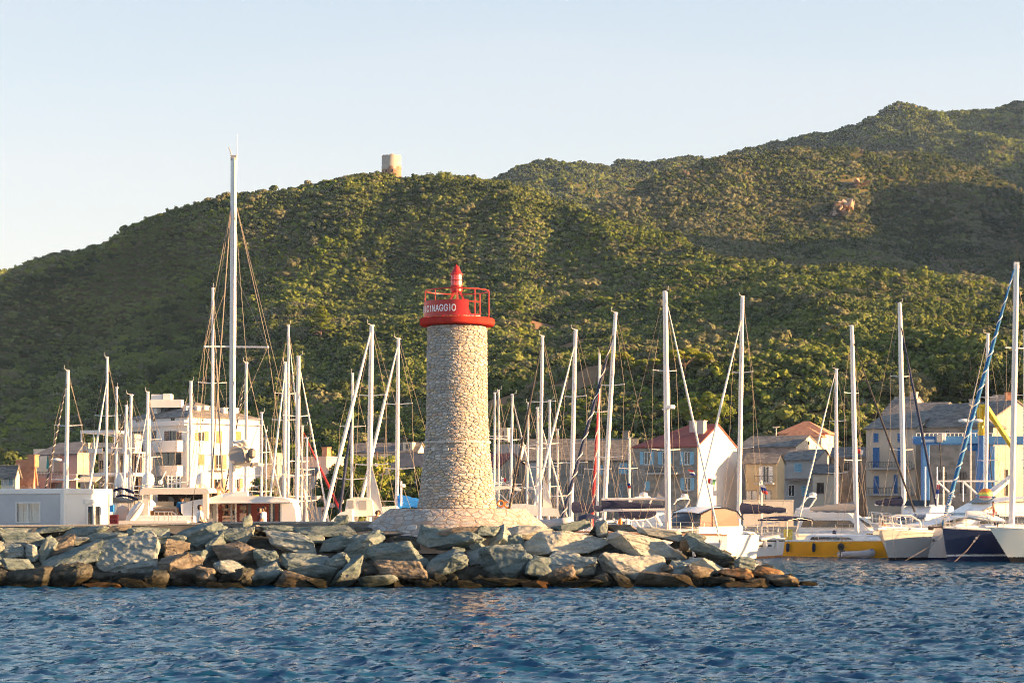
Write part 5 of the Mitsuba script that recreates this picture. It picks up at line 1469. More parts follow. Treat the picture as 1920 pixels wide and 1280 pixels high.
class Boat:
    """A hull in its own frame: x forwards, y to port, z up, the water at z = 0. Stern at -L/2, stem at +L/2."""

    def __init__(self, key, origin, yaw, L, B, fb_stern, fb_bow, hull, deck='white_gelcoat', stripe='navy_gelcoat', kind='sail', rake=0.9, flare=0.16, boot=0.14, transom=0.0, rail=True, band=None, line=None):
        self.key, self.o, self.yaw, self.L, self.B = key, np.array([origin[0], origin[1], 0.0]), yaw, L, B
        self.R = rotz(yaw)
        ts = np.concatenate([np.linspace(0, 0.8, 9), [0.87, 0.93, 0.97, 1.0]])

        def half(t):
            if kind == 'sail':
                return B / 2 * (0.70 + 0.30 * math.sin(math.pi * min(t, 0.5))) if t < 0.45 else B / 2 * (0.70 + 0.30 * math.sin(math.pi * 0.45)) * max(0.0, 1 - ((t - 0.45) / 0.55) ** 2.1)
            return B / 2 * (0.94 + 0.06 * min(1, t / 0.4)) if t < 0.45 else B / 2 * max(0.0, 1 - ((t - 0.45) / 0.55) ** 2.3)
        self.half = half
        self.deckz = lambda t: fb_stern + (fb_bow - fb_stern) * t ** 1.5
        zs = [1.0, 0.93, 0.55, boot, 0.0, -0.35]
        top, bot = [], []
        for t in ts:
            h, zd = half(t), self.deckz(t)
            ring = []
            for i, f in enumerate(zs):
                z = zd * f if f > boot else (f if f < boot else boot)
                u = np.clip(z / zd, 0, 1)
                y = h * (1 - flare * (1 - u) ** 1.4) * (1 - 0.55 * flare * t * (1 - u))
                if t > 0.8:
                    y *= 1 - 0.5 * (1 - u) * (t - 0.8) / 0.2
                x = -L / 2 + L * t - rake * (1 - u) * max(0, (t - 0.55) / 0.45) ** 1.5 + transom * (1 - u) * (1 - min(1, t / 0.2))
                ring.append((x, y, z))
            top.append(ring[:4])
            bot.append(ring[3:])
        both = lambda rg: [[p for p in r] + [(p[0], -p[1], p[2]) for p in r[::-1]] for r in rg]
        m = self.mb()
        m.loft([r for r in [[p for p in r] for r in top]], close=False, cap=False)
        m.loft([[(p[0], -p[1], p[2]) for p in r] for r in top], close=False, cap=False)
        a = top[0]
        m.add(a + [(p[0], -p[1], p[2]) for p in a], [[0, 1, 5], [0, 5, 4], [1, 2, 6], [1, 6, 5], [2, 3, 7], [2, 7, 6]])
        self.hull = part(key, 'hull', m, hull, smooth=35)
        m = self.mb()
        m.loft(bot, close=False, cap=False)
        m.loft([[(p[0], -p[1], p[2]) for p in r] for r in bot], close=False, cap=False)
        a = bot[0]
        m.add(a + [(p[0], -p[1], p[2]) for p in a], [[0, 1, 4], [0, 4, 3], [1, 2, 5], [1, 5, 4]])
        part(self.hull, 'waterline_stripe', m, stripe, smooth=35)
        m = self.mb()
        m.loft([[(r[0][0], r[0][1] - 0.02, r[0][2] - 0.02), (r[0][0], 0, r[0][2] + 0.05 * r[0][1]), (r[0][0], -r[0][1] + 0.02, r[0][2] - 0.02)] for r in top], close=False, cap=False)
        part(key, 'deck', m, deck, smooth=35)
        self.edge = [np.array(r[0]) for r in top]
        if line:
            m = self.mb()
            for s in (1, -1):
                ring = []
                for r in top + []:
                    P = np.array(r)[::-1]
                    row = []
                    for z in line[:2]:
                        x, y = np.interp(z, P[:, 2], P[:, 0]), np.interp(z, P[:, 2], P[:, 1])
                        row.append((x + (0.01 if r is top[-1] else 0), s * (y + 0.008), z))
                    ring.append(row)
                m.loft(ring, close=False, cap=False)
            part(self.hull, 'painted_line', m, line[2], smooth=35)
        for s, nm in ((1, 'rub_rail'), (-1, 'rub_rail')):
            m = self.mb()
            m.tube([p * [1, s, 1] + [0, 0, 0.01] for p in self.edge], 0.045, 5)
            part(key, nm, m, band or deck)

    def mb(self):
        return MB(self.o, self.yaw)

    def w(self, x, y, z):
        return self.R @ np.array([x, y, z]) + self.o

    def tx(self, x):
        return x / self.L + 0.5

    def dz(self, x):
        return self.deckz(np.clip(self.tx(x), 0, 1))

    def cabin(self, x0, x1, w0, w1, h0, h1, m='white_gelcoat', name='cabin', sink=0.1, taper=0.78, front=0.45, back=0.1, smooth=40, z=None):
        """A coachroof from x0 (aft) to x1 (forward)."""
        rings = []
        for x, wd, h, k in ((x0, w0, h0, 0), (x0 + back, w0, h0, 1), (x1 - front, w1, h1, 1), (x1, w1, h1, 0)):
            zb = (self.dz(x) if z is None else z) - sink
            zt = zb + sink + (h if k else 0.04)
            wt = wd * (taper if k else 1.0)
            rings.append([(x, wd / 2, zb), (x, wt / 2 + (wd - wt) * 0.1, zb + (zt - zb) * 0.82), (x, wt / 2 - 0.06 * wd, zt), (x, 0, zt + 0.03 * wd), (x, -wt / 2 + 0.06 * wd, zt), (x, -wt / 2 - (wd - wt) * 0.1, zb + (zt - zb) * 0.82), (x, -wd / 2, zb)])
        return part(self.key, name, self.mb().loft(rings, close=True, cap=True), m, smooth=smooth)

    def strip(self, parent, x0, x1, y0, y1, z0, z1, m='glass_pane', name='window', both=True, t=0.03):
        """Dark side windows: thin plates standing on the cabin side from (x0, y0) to (x1, y1)."""
        for s in ((1, -1) if both else (1,)):
            mb = self.mb()
            a, b = np.array([x0, y0 * s, 0]), np.array([x1, y1 * s, 0])
            n = np.array([-(b - a)[1], (b - a)[0], 0.0])
            n = n / np.linalg.norm(n) * t * s
            q = [(a[0], a[1], z0), (b[0], b[1], z0), (b[0] - 0.12 * (x1 - x0), b[1], z1), (a[0] + 0.05 * (x1 - x0), a[1], z1)]
            q = [np.array(p) + n for p in q]
            mb.add(q + [p - 2 * n for p in q], [[0, 1, 2], [0, 2, 3], [4, 6, 5], [4, 7, 6], [0, 4, 5], [0, 5, 1], [1, 5, 6], [1, 6, 2], [2, 6, 7], [2, 7, 3], [3, 7, 4], [3, 4, 0]])
            part(parent, name, mb, m)

    def lifelines(self, h=0.62, t0=0.06, t1=0.99, n=8, m='steel', r=0.014):
        for s in (1, -1):
            rail = self.mb()
            pts = []
            for t in np.linspace(t0, t1, n):
                x = -self.L / 2 + self.L * t
                p = np.array([x, max(self.half(t) - 0.08, 0.0) * s, self.deckz(t)])
                rail.bar(p, p + [0, 0, h], r * 1.2, n=5)
                pts.append(p + [0, 0, h])
            for k in (1.0, 0.5):
                rail.tube([p - [0, 0, h * (1 - k)] for p in pts], r * 0.7, 4)
            part(self.key, 'lifeline', rail, m)

    def pulpit(self, h=0.68, m='steel', r=0.02):
        mb = self.mb()
        tip = self.L / 2
        P = []
        for s in (1, -1):
            a = np.array([tip - 1.3, s * (self.half(1 - 1.3 / self.L) - 0.06), self.dz(tip - 1.3)])
            b = np.array([tip - 0.1, s * 0.12, self.dz(tip)])
            mb.tube([a, a + [0.1, 0, h], b + [0.1, 0, h + 0.05]], r, 6)
            mb.bar(b, b + [0.1, 0, h + 0.05], r)
            mb.bar((a + b) / 2 * [1, 1.25, 1], (a + b) / 2 + [0.1, 0, h + 0.02], r)
            mb.tube([a + [0.05, 0, h * 0.5], b + [0.05, 0, h * 0.5]], r * 0.8, 5)
            P.append(b + [0.1, 0, h + 0.05])
        mb.bar(P[0], P[1], r)
        part(self.key, 'pulpit', mb, m, smooth=40)


def furl(a, b, r, stripe=None, n=40, taper=(1.0, 1.0)):
    """A furled headsail: a slim spindle from a to b; with stripe, also the spiral band of its sacrificial strip."""
    a, b = np.asarray(a, float), np.asarray(b, float)
    k = np.linspace(0, 1, 14)
    rad = r * (0.35 + 0.65 * np.clip(np.minimum(k / 0.06, (1 - k) / 0.35), 0, 1)) * (taper[0] + (taper[1] - taper[0]) * k)
    m = MB().tube(a + (b - a) * k[:, None], rad, 8)
    s = None
    if stripe:
        d = (b - a) / np.linalg.norm(b - a)
        u = np.cross(d, [0, 1, 0.0])
        u /= np.linalg.norm(u)
        v = np.cross(d, u)
        turns = stripe
        t = np.linspace(0.02, 0.97, int(turns * 10))
        rr = np.interp(t, k, rad) * 0.95
        ang = t ** 0.8 * turns * 2 * np.pi
        pts = a + (b - a) * t[:, None] + (u * np.cos(ang)[:, None] + v * np.sin(ang)[:, None]) * rr[:, None]
        s = MB().tube(pts, rr * 0.30 + 0.003, 5)
    return m, s


def sailboat(label, D, base, top, mw, L=11.5, bow=None, hull='white_gelcoat', stripe='navy_gelcoat', turn=None, side=-1, spr=((0.36, 0.9), (0.68, 0.75)), jib=('white_canvas', 0.055), jib_top=0.95, jib_stripe=None, boom=None, cover=None, antenna=22, wires=True, backstay=True, group='moored sailboats', name='sailboat', hull_detail=False, fb=1.1, spx=None, windows=True, away=False, deck_kit=True, mast_mat='mast_metal', cabin_mat='white_gelcoat', mast_t=0.40, transom=0.0):
    """base, top: pixels of the mast's foot and head; bow: pixel column where the stay meets the stem, the bow turned towards the camera (away: from it)."""
    key = thing(name, label, 'sailboat', group)
    M, Tp = at(base[0], base[1], D), at(top[0], top[1], D)
    J = mast_t * L
    # where the stem is: J metres from the mast, seen in column `bow`
    if bow is None:
        a = math.radians(turn if turn is not None else 62)
        dirv = np.array([side * math.cos(a), (1 if away else -1) * math.sin(a)])
    else:
        lo, hi = 0.0, 1.0
        best = None
        for a in np.linspace(0, 1.45, 200):
            for sgn in (1,):
                dv = np.array([math.copysign(math.cos(a), bow - base[0]), (1 if away else -1) * math.sin(a)])
                p = M[:2] + dv * J
                e = abs(960 + F * p[0] / p[1] - bow)
                if best is None or e < best[0]:
                    best = (e, dv)
        dirv = best[1]
    yaw = math.atan2(dirv[1], dirv[0])
    c = M[:2] + dirv * (J - L / 2)
    fbb = fb * 1.22
    bt = Boat(key, c, yaw, L, L * 0.31, fb, fbb, hull, stripe=stripe, rail=hull_detail, transom=transom)
    xm = L / 2 - J
    cab = bt.cabin(-L * 0.18, L * 0.22, L * 0.20, L * 0.13, 0.42, 0.34, m=cabin_mat)
    if windows:
        bt.strip(cab, -L * 0.14, L * 0.12, L * 0.0925, L * 0.072, fb + 0.14, fb + 0.34)
    # rig
    dz = bt.dz(xm) + 0.3
    foot = M + (Tp - M) * ((dz - M[2]) / (Tp[2] - M[2]))
    r = mw / 2 * D / F * 0.88
    mast = part(key, 'mast', MB().tube([foot, foot + (Tp - foot) * 0.6, Tp], [r, r, r * 0.8], 10), mast_mat, smooth=40)
    ax = np.array([dirv[0], dirv[1], 0])
    sd = np.array([-dirv[1], dirv[0], 0])
    hd = MB().box(Tp + [0, 0, 0.04], (0.16, 0.16, 0.1)).bar(Tp + [0, 0, 0.05], Tp + ax * 0.45 + [0, 0, 0.12], 0.012).bar(Tp + ax * 0.45 + [0, 0, 0.12], Tp + ax * 0.45 + [0, 0, 0.32], 0.01).bar(Tp - ax * 0.25 + [0, 0, 0.05], Tp + ax * 0.1 + [0, 0, 0.05], 0.035)
    part(mast, 'masthead', hd, 'mast_metal')
    if antenna:
        part(mast, 'antenna', MB().bar(Tp, Tp + [0.02, 0, antenna * D / F], 0.014, 0.006, n=5), 'rope_dark')
    tips = []
    H = Tp[2] - foot[2]
    chain = {1: [], -1: []}
    for i, (k, hw) in enumerate(spr):
        q = foot + (Tp - foot) * k
        m = MB()
        for s in (1, -1):
            t = q + sd * s * hw - ax * 0.18 + [0, 0, 0.06]
            m.bar(q, t, 0.032, 0.022, n=5)
            m.ball(t, 0.035, 1)
            chain[s].append(t)
        part(mast, 'spreader', m, 'mast_metal')
    if wires:
        for s in (1, -1):
            ch = bt.w(xm - 0.25, s * (bt.half(bt.tx(xm)) - 0.1), bt.dz(xm))
            pts = [ch] + chain[s] + [foot + (Tp - foot) * 0.985]
            part(key, 'shroud', MB().tube(pts, 0.011, 4), 'rope_tan')
            if chain[s]:
                part(key, 'lower_shroud', MB().tube([ch + ax * 0.3, foot + (Tp - foot) * (spr[0][0] - 0.01)], 0.010, 4), 'rope_tan')
        if backstay:
            part(key, 'backstay', MB().tube([bt.w(-L / 2 + 0.15, 0, fb), Tp - ax * 0.1], 0.011, 4), 'rope_tan')
        part(key, 'halyard', MB().tube([foot + ax * 0.5 + sd * 0.3 + [0, 0, 0.1], Tp + ax * 0.05 - [0, 0, 0.3]], 0.008, 4), 'rope_tan')
    stem = bt.w(L / 2 - 0.12, 0, bt.deckz(1.0) + 0.12)
    jt = foot + (Tp - foot) * jib_top + ax * 0.12
    if jib:
        m, s = furl(stem, jt, jib[1], jib_stripe)
        f = part(key, 'furled_jib', m, jib[0], smooth=50)
        if s:
            part(f, 'spiral_strip', s, 'white_canvas', smooth=50)
        part(f, 'furling_drum', MB().bar(stem - [0, 0, 0.1], stem + [0, 0, 0.08], 0.1, n=8), 'steel')
    else:
        part(key, 'forestay', MB().bar(stem, jt, 0.012, n=4), 'rope_tan')
    g = foot + (Tp - foot) * 0.075
    bl = L * 0.34
    if boom is not None:
        e = at(*boom, D) if len(boom) == 2 else np.array(boom)
    else:
        e = g - ax * bl + [0, 0, 0.12]
    if boom is not None:
        g = foot + (Tp - foot) * np.clip((at(base[0], boom[1], D)[2] + 0.05 - foot[2]) / (Tp[2] - foot[2]), 0.02, 0.3)
    part(key, 'boom', MB().tube([g, e], 0.075, 7), 'mast_metal', smooth=40)
    if cover:
        d = e - g
        m = MB()
        rings = []
        for k in np.linspace(0.02, 0.97, 9):
            c_ = g + d * k + [0, 0, 0.10 + 0.10 * (1 - k)]
            hh, ww = 0.34 * (1.15 - 0.7 * k) * (1 + 0.12 * math.sin(k * 23)), 0.16 * (1.1 - 0.5 * k)
            n2 = np.cross(d / np.linalg.norm(d), [0, 0, 1.0])
            rings.append([c_ + n2 * ww * math.cos(t) + np.array([0, 0, hh * math.sin(t)]) for t in np.linspace(0, 2 * np.pi, 10)[:-1]])
        m.loft(rings)
        part(key, 'sail_cover', m, cover, smooth=50)
    if hull_detail:
        bt.lifelines()
        bt.pulpit()
    return key, bt, dict(foot=foot, top=Tp, ax=ax, sd=sd, stem=stem, g=g, e=e)


# ---- masts on the left, boats moored stern or bow to the inner quay
S = {}
S[1] = sailboat('sailboat whose mast rises behind the white cabin, leftmost of all masts', 113, (124, 950), (127, 697), 9, bow=62, jib=('rope_dark', 0.045), jib_top=0.93, jib_stripe=26, antenna=24)
S[2] = sailboat('sailboat with a white furled jib close to its mast, second mast from the left', 122, (199, 950), (201, 672), 6, bow=181, jib=('white_canvas', 0.07), jib_top=0.86, antenna=6)
S[3] = sailboat('sailboat with a plain mast just right of the second mast from the left', 128, (217, 950), (219, 728), 6, bow=232, antenna=0, jib=None)
S[4] = sailboat('sailboat with a slightly leaning short mast before the hotel wing', 124, (231, 950), (237, 762), 7, turn=70, side=1, antenna=22, jib=('white_canvas', 0.05))
S[5] = sailboat('sailboat with a mast right beside the leaning one before the hotel wing', 126, (242, 950), (246, 742), 7, turn=66, side=-1, antenna=0, jib=('rope_dark', 0.045), jib_stripe=24)
S[6] = sailboat('sailboat before the left corner of the hotel with a slanting white jib', 120, (275, 950), (277, 737), 8, bow=238, antenna=20, jib=('white_canvas', 0.05), jib_top=0.86)
S[7] = sailboat('sailboat with the shorter mast close right of the one at the hotel corner', 130, (281, 950), (280, 787), 6, turn=70, side=1, antenna=0, jib=None)
S[8] = sailboat('sailboat before the sharp corner of the hotel, bare mast', 122, (356, 950), (358, 717), 8, turn=64, side=1, antenna=3, jib=None)
S[9] = sailboat('sailboat with a slim mast left of the tallest mast', 130, (398, 950), (399, 542), 7, L=14, turn=74, side=1, antenna=24, spr=((0.33, 0.95), (0.62, 0.85)), jib=('rope_tan', 0.05))
S[11] = sailboat('sailboat with a black and white spiral jib right of the tallest mast', 121, (461, 950), (462, 682), 8, bow=405, jib=('rope_dark', 0.045), jib_stripe=30, jib_top=0.94, antenna=5)
S[12] = sailboat('sailboat with a short mast at the right edge of the hotel', 135, (490, 950), (491, 775), 6, turn=60, side=1, antenna=0, jib=('white_canvas', 0.05))
S[40] = sailboat('sailboat with a low thin mast right of the hotel edge', 138, (499, 950), (499, 808), 4, turn=70, side=1, antenna=0, jib=None)
S[13] = sailboat('sailboat with a pinkish mast, left of a close pair', 116, (533, 960), (535, 682), 8, bow=502, jib=('white_canvas', 0.06), antenna=26)
S[14] = sailboat('sailboat with the tall slim mast, right of the close pair', 128, (540, 950), (541, 612), 6, L=13, turn=70, side=1, antenna=26, jib=('white_canvas', 0.045))
S[15] = sailboat('sailboat with a thick white mast right of the close pair', 112, (556, 975), (560, 670), 10, turn=60, side=1, antenna=18, jib=('white_canvas', 0.045))
S[16] = sailboat('sailboat with a short mast and red furled jib right of the catamaran', 132, (574, 950), (576, 822), 5, turn=45, side=1, antenna=0, jib=('jib_red', 0.07))
S[41] = sailboat('sailboat with a red and white striped stay left of the slanting jibs', 134, (565, 950), (567, 800), 5, turn=40, side=1, antenna=0, jib=('jib_red', 0.05), jib_stripe=14)
S[17] = sailboat('sailboat with a thin mast and dark blue furled sail before the green trees', 124, (659, 955), (661, 702), 6, bow=645, jib=('jib_navy', 0.09), jib_top=0.72, antenna=0, backstay=False)
S[18] = sailboat('sailboat with a thick mast, long slanting white jib and a hoisted white sail', 108, (692, 965), (697, 612), 12, L=13.5, bow=592, jib=('white_canvas', 0.10), jib_top=0.97, antenna=8)
S[19] = sailboat('sailboat with a bright blue sail cover just left of the tower', 112, (744, 955), (747, 637), 9, L=12.5, bow=656, jib=('white_canvas', 0.085), jib_top=0.96, antenna=26, boom=(802, 948), cover='blue_canvas')

# the white sail still standing behind the thick mast, and the others like it
for key, D, pts, lab in ((S[18][0], 107.6, [(695, 866), (719, 966), (695, 968)], None),):
    q = [at(*p, D) for p in pts]
    part(key, 'hoisted_sail', MB().slab(q[0], q[2], q[1], (q[0] + q[1]) / 2 + [0.05, -0.1, 0], 0.02), 'white_canvas')

# ---- masts right of the tower
S[20] = sailboat('sailboat with a thin mast close to the right side of the tower', 140, (926, 950), (928, 738), 5, turn=66, side=1, antenna=14, jib=None)
S[22] = sailboat('sailboat with the second thin mast from the tower on its right', 146, (935, 950), (935, 733), 4, turn=66, side=1, antenna=0, jib=None)
S[21] = sailboat('sailboat with a doubled mast and a flag right of the tower', 138, (957, 950), (961, 741), 6, turn=60, side=1, antenna=4, jib=('white_canvas', 0.05))
S[23] = sailboat('sailboat with a tan mast between two dark slanting stays', 140, (988, 950), (991, 757), 5, turn=70, side=-1, antenna=0, jib=None)
S[24] = sailboat('sailboat with a tall mast and a dark furled jib slanting to the plinth', 116, (1012, 968), (1017, 632), 8, L=13, bow=940, jib=('rope_dark', 0.06), jib_top=0.96, antenna=12)
S[25] = sailboat('sailboat with a short mast touching the tall mast with the dark jib', 142, (1007, 950), (1008, 766), 5, turn=60, side=1, antenna=24, jib=('white_canvas', 0.05))
S[26] = sailboat('sailboat with a short mast right of the dark furled jib', 140, (1029, 950), (1031, 752), 6, turn=64, side=1, antenna=6, jib=None)
S[42] = sailboat('sailboat with a low mast before the long grey row house', 146, (1045, 950), (1046, 806), 4, turn=64, side=1, antenna=8, jib=None)
S[27] = sailboat('sailboat with a thick mast, white jib and a small navy sail cover', 128, (1071, 958), (1079, 620), 10, L=13, bow=984, jib=('white_canvas', 0.07), jib_top=0.92, antenna=38, boom=(1131, 958), cover='navy_canvas')
S[28] = sailboat('sailboat with a red furled jib before the grey row house', 144, (1120, 955), (1124, 665), 6, L=12, bow=1109, jib=('jib_red', 0.085), jib_top=0.80, jib_stripe=7, antenna=26)
S[29] = sailboat('sailboat with a raked mast and a blue and white spiral jib', 124, (1134, 940), (1154, 588), 10, L=14, bow=1040, jib=('jib_navy', 0.10), jib_top=0.90, jib_stripe=11, antenna=38, boom=None)
S[43] = sailboat('sailboat with a short mast before the left edge of the red-roofed house', 150, (1180, 950), (1180, 822), 5, turn=64, side=1, antenna=18, jib=None)
S[30] = sailboat('sailboat with a very thick mast carrying a white radar and a long pale boom', 122, (1253, 985), (1247, 548), 13, L=14.5, bow=1352, jib=('white_canvas', 0.06), jib_top=0.97, antenna=5, boom=(1128, 936), mast_t=0.42)
S[31] = sailboat('long white sailboat with a dark stripe along its hull and a purple-navy sail cover', 139, (1385, 985), (1392, 557), 10, L=10.6, bow=1293, jib=('white_canvas', 0.075), jib_top=0.90, antenna=3, boom=(1476, 960), cover='navy_canvas', hull_detail=True, fb=1.25, stripe='orange_wood', mast_t=0.60)
S[32] = sailboat('sailboat with a shorter mast before the slate roofs, jib slanting left', 158, (1568, 950), (1568, 693), 8, L=12, bow=1490, jib=('white_canvas', 0.06), jib_top=0.98, antenna=6)
S[34] = sailboat('sailboat with a white mast and dark navy furled jib right of the blue shutters', 152, (1695, 965), (1687, 569), 11, L=14, bow=1768, jib=('jib_navy', 0.10), jib_top=0.90, antenna=0, cover='navy_canvas', boom=(1640, 946))
S[35] = sailboat('sailboat with a shorter mast before the blue hoist, grey jib slanting left', 156, (1848, 955), (1852, 627), 8, L=13, bow=1763, jib=('grey_canvas', 0.05), jib_top=0.97, antenna=0)
S[37] = sailboat('sailboat with only part of its mast showing at the right edge', 150, (1921, 960), (1921, 620), 6, L=12, turn=70, side=1, antenna=0, jib=None)

q = [at(*p, 116.6) for p in ((1018, 888), (1035, 951), (1018, 953))]
part(S[24][0], 'hoisted_sail', MB().slab(q[0], q[2], q[1], (q[0] + q[1]) / 2 + [0.04, -0.1, 0], 0.02), 'white_canvas')

# the radar and the half hoisted grey sail on the thick mast
k30, b30, r30 = S[30]
part(k30 + '__mast', 'radar', MB(at(1257, 763, 121.5)).lathe([(0.0, -0.1), (0.26, -0.1), (0.28, 0.0), (0.26, 0.1), (0.0, 0.13)], n=18).box((-0.28, 0, -0.13), (0.4, 0.12, 0.05)), 'white_gelcoat', smooth=35)
q = [at(1249, 880, 122.3), at(1249, 938, 122.3), at(1229, 938, 122.3)]
part(k30, 'grey_sail', MB().add([q[0], q[1], q[2], (q[0] + q[2]) / 2 + [0, 0.15, 0]], [[0, 1, 3], [1, 2, 3]]), 'grey_canvas')
# its second boom with a navy cover and white letters
g0, e0 = at(1248, 952, 123.2), at(1129, 944, 123.2)
part(k30, 'lower_boom', MB().tube([at(1250, 955, 122.6), at(1131, 957, 122.6)], 0.075, 7), 'mast_metal', smooth=40)
rings = []
for k in np.linspace(0, 1, 9):
    c_ = at(1128 + 116 * k, 946.5 + 3.0 * k, 122.9)
    rings.append([c_ + np.array([0, 0.17 * math.cos(t), 0.34 * (1 - 0.75 * k) * math.sin(t)]) for t in np.linspace(0, 2 * np.pi, 10)[:-1]])
part(k30, 'sail_cover', MB().loft(rings), 'navy_canvas', smooth=50)
bl_ = solo('boat_cover', 'long dark navy canvas cover rolled over a boat below the pale boom', 'cover', MB().loft([[at(1160 + 70 * k, 963 - 2 * k, 125) + np.array([0, 0.4 * math.cos(t), 0.38 * (1 - abs(2 * k - 1) ** 3 * 0.6) * math.sin(t)]) for t in np.linspace(0, 2 * np.pi, 10)[:-1]] for k in np.linspace(0, 1, 7)]), 'navy_canvas', smooth=50)

# the dark stripe along the white hull
k31, b31, r31 = S[31]
for s in (1, -1):
    part(k31 + '__hull', 'side_stripe', b31.mb().loft([[(p[0], p[1] * s * 1.004 + 0.012 * s, p[2] * 0.84), (p[0], p[1] * s * 1.004 + 0.012 * s, p[2] * 0.91)] for p in [np.array(e) for e in b31.edge[:-1]]], close=False, cap=False), 'rope_dark')

# ---- the yellow sailboat
k33, b33, r33 = sailboat('yellow-hulled sailboat with white deck, navy bimini and stern to the left', 143, (1606, 985), (1597, 612), 11, L=13.5, bow=1736, jib=('rope_dark', 0.07), jib_top=0.92, antenna=8, boom=(1516, 958), cover='grey_canvas', hull='yellow_gelcoat', stripe='yellow_gelcoat', hull_detail=True, fb=0.98, mast_t=0.42, transom=0.9)
part(k33, 'stern_step', b33.mb().box((-b33.L / 2 - 0.15, 0, 0.62), (0.9, 1.2, 0.08)), 'white_gelcoat')
x0 = -b33.L / 2
for dx in (0.3, 1.6, 2.9):
    part(k33, 'bimini_frame', b33.mb().tube([(x0 + dx, 1.35, 1.3), (x0 + dx * 0.9 + 0.3, 1.3, 2.4), (x0 + dx * 0.9 + 0.3, 0, 2.58), (x0 + dx * 0.9 + 0.3, -1.3, 2.4), (x0 + dx, -1.35, 1.3)], 0.025, 6), 'steel', smooth=40)
part(k33, 'bimini', b33.mb().loft([[(x0 + u, y, 2.45 + 0.18 * (1 - (y / 1.35) ** 2) + 0.10 * math.sin(u)) for y in np.linspace(-1.35, 1.35, 9)] for u in (0.35, 1.2, 2.1, 3.0)] , close=False, cap=False), 'navy_canvas', smooth=60)
for y in (1.36, -1.36):
    part(k33, 'bimini_edge', b33.mb().tube([(x0 + u, y, 2.43) for u in (0.35, 1.2, 2.1, 3.0)], 0.05, 6), 'navy_canvas')
part(k33, 'solar_pole', b33.mb().bar((x0 + 0.5, -1.2, 1.2), (x0 + 0.5, -1.2, 5.2), 0.06, n=8), 'white_gelcoat', smooth=40)
solo('bucket', 'yellow canister on the stern of the yellow sailboat', 'canister', b33.mb().lathe([(0.0, 1.02), (0.30, 1.02), (0.33, 1.75), (0.34, 1.77), (0.0, 1.79)], (x0 + 0.9, 1.15, 0), 14), 'yellow_plastic', smooth=35)
for dx, nm in ((3.4, 'cream'), (4.5, 'navy')):
    part(k33, 'fender', b33.mb().lathe([(0.0, -0.32), (0.11, -0.25), (0.13, 0), (0.11, 0.25), (0.0, 0.32)], (x0 + dx, 1.75, 1.45), 10), 'white_gelcoat' if nm == 'cream' else 'navy_canvas', smooth=40)


# ---- rigid and inflatable dinghies
def dinghy(key, o, yaw, L, B, r, m, roll=0.0, engine=True):
    """An inflatable with a U of tubes, floor, transom and outboard."""
    R = rotz(yaw)
    cr, sr = math.cos(roll), math.sin(roll)
    Rx = np.array([[1, 0, 0], [0, cr, -sr], [0, sr, cr]])

    def build(mb):
        v = np.vstack(mb.v) @ (R @ Rx).T + np.asarray(o)
        return trimesh.Trimesh(v, np.vstack(mb.f), process=False)
    pts = [(-L / 2, B / 2 - r, 0), (L * 0.15, B / 2 - r, 0), (L * 0.36, B * 0.30, 0.06), (L / 2 - r, 0, 0.14), (L * 0.36, -B * 0.30, 0.06), (L * 0.15, -B / 2 + r, 0), (-L / 2, -B / 2 + r, 0)]
    part(key, 'tube', build(MB().tube(pts, [r * 0.75, r, r, r, r, r, r * 0.75], 10)), m, smooth=50)
    part(key, 'floor', build(MB().box((0, 0, -r * 0.5), (L * 0.8, B - 2 * r, 0.08))), 'mid_grey_paint')
    part(key, 'transom', build(MB().box((-L * 0.42, 0, 0.05), (0.06, B - 2.2 * r, 0.5))), 'dark_grey_paint')
    part(key, 'thwart', build(MB().box((0, 0, r * 0.7), (0.28, B - 1.4 * r, 0.05))), 'teak')
    if engine:
        e = part(key, 'outboard', build(MB().box((-L * 0.47, 0, 0.5), (0.42, 0.3, 0.42), chamfer=0.1)), 'rubber_black', smooth=30)
        part(e, 'leg', build(MB().box((-L * 0.46, 0, -0.1), (0.14, 0.1, 0.9)).box((-L * 0.47, 0, -0.5), (0.34, 0.06, 0.12))), 'dark_grey_paint')


k = thing('inflatable_dinghy', 'grey inflatable dinghy hung at the stern between white and yellow hulls', 'dinghy')
dinghy(k, at(1430, 1013, 141.5), math.radians(12), 2.5, 1.35, 0.22, 'inflatable_grey', roll=math.radians(-18))
k = thing('inflatable_dinghy', 'grey inflatable tender with raised outboard floating before the yellow hull', 'dinghy')
dinghy(k, at(1608, 1037, 139.5) * [1, 1, 0] + [0, 0, 0.25], math.radians(8), 2.4, 1.3, 0.24, 'inflatable_grey')
k = thing('inflatable_dinghy', 'grey inflatable lying on deck just right of the plinth', 'dinghy')
dinghy(k, at(1032, 981, 112), math.radians(-32), 2.8, 1.4, 0.24, 'inflatable_grey', engine=False)
k = thing('rigid_dinghy', 'white rigid dinghy upside down on the foredeck of the big white motor yacht', 'dinghy')
sh = [[at(1848, 972, 128) + np.array([(u - 0.5) * 2.3, math.cos(t) * 0.5 * math.sin(math.pi * min(0.97, 0.35 + 0.62 * u)), 0.16 * (0.5 - u) * 2 + math.sin(t) * 0.42 * math.sin(math.pi * min(0.97, 0.3 + 0.64 * u))]) for t in np.linspace(-0.3, math.pi + 0.3, 10)] for u in np.linspace(0, 1, 9)]
part(k, 'hull', MB().loft(sh), 'white_gelcoat', smooth=50)
part(k, 'gunwale', MB().tube([p[0] for p in sh], 0.05, 6).tube([p[-1] for p in sh], 0.05, 6), 'mid_grey_paint')

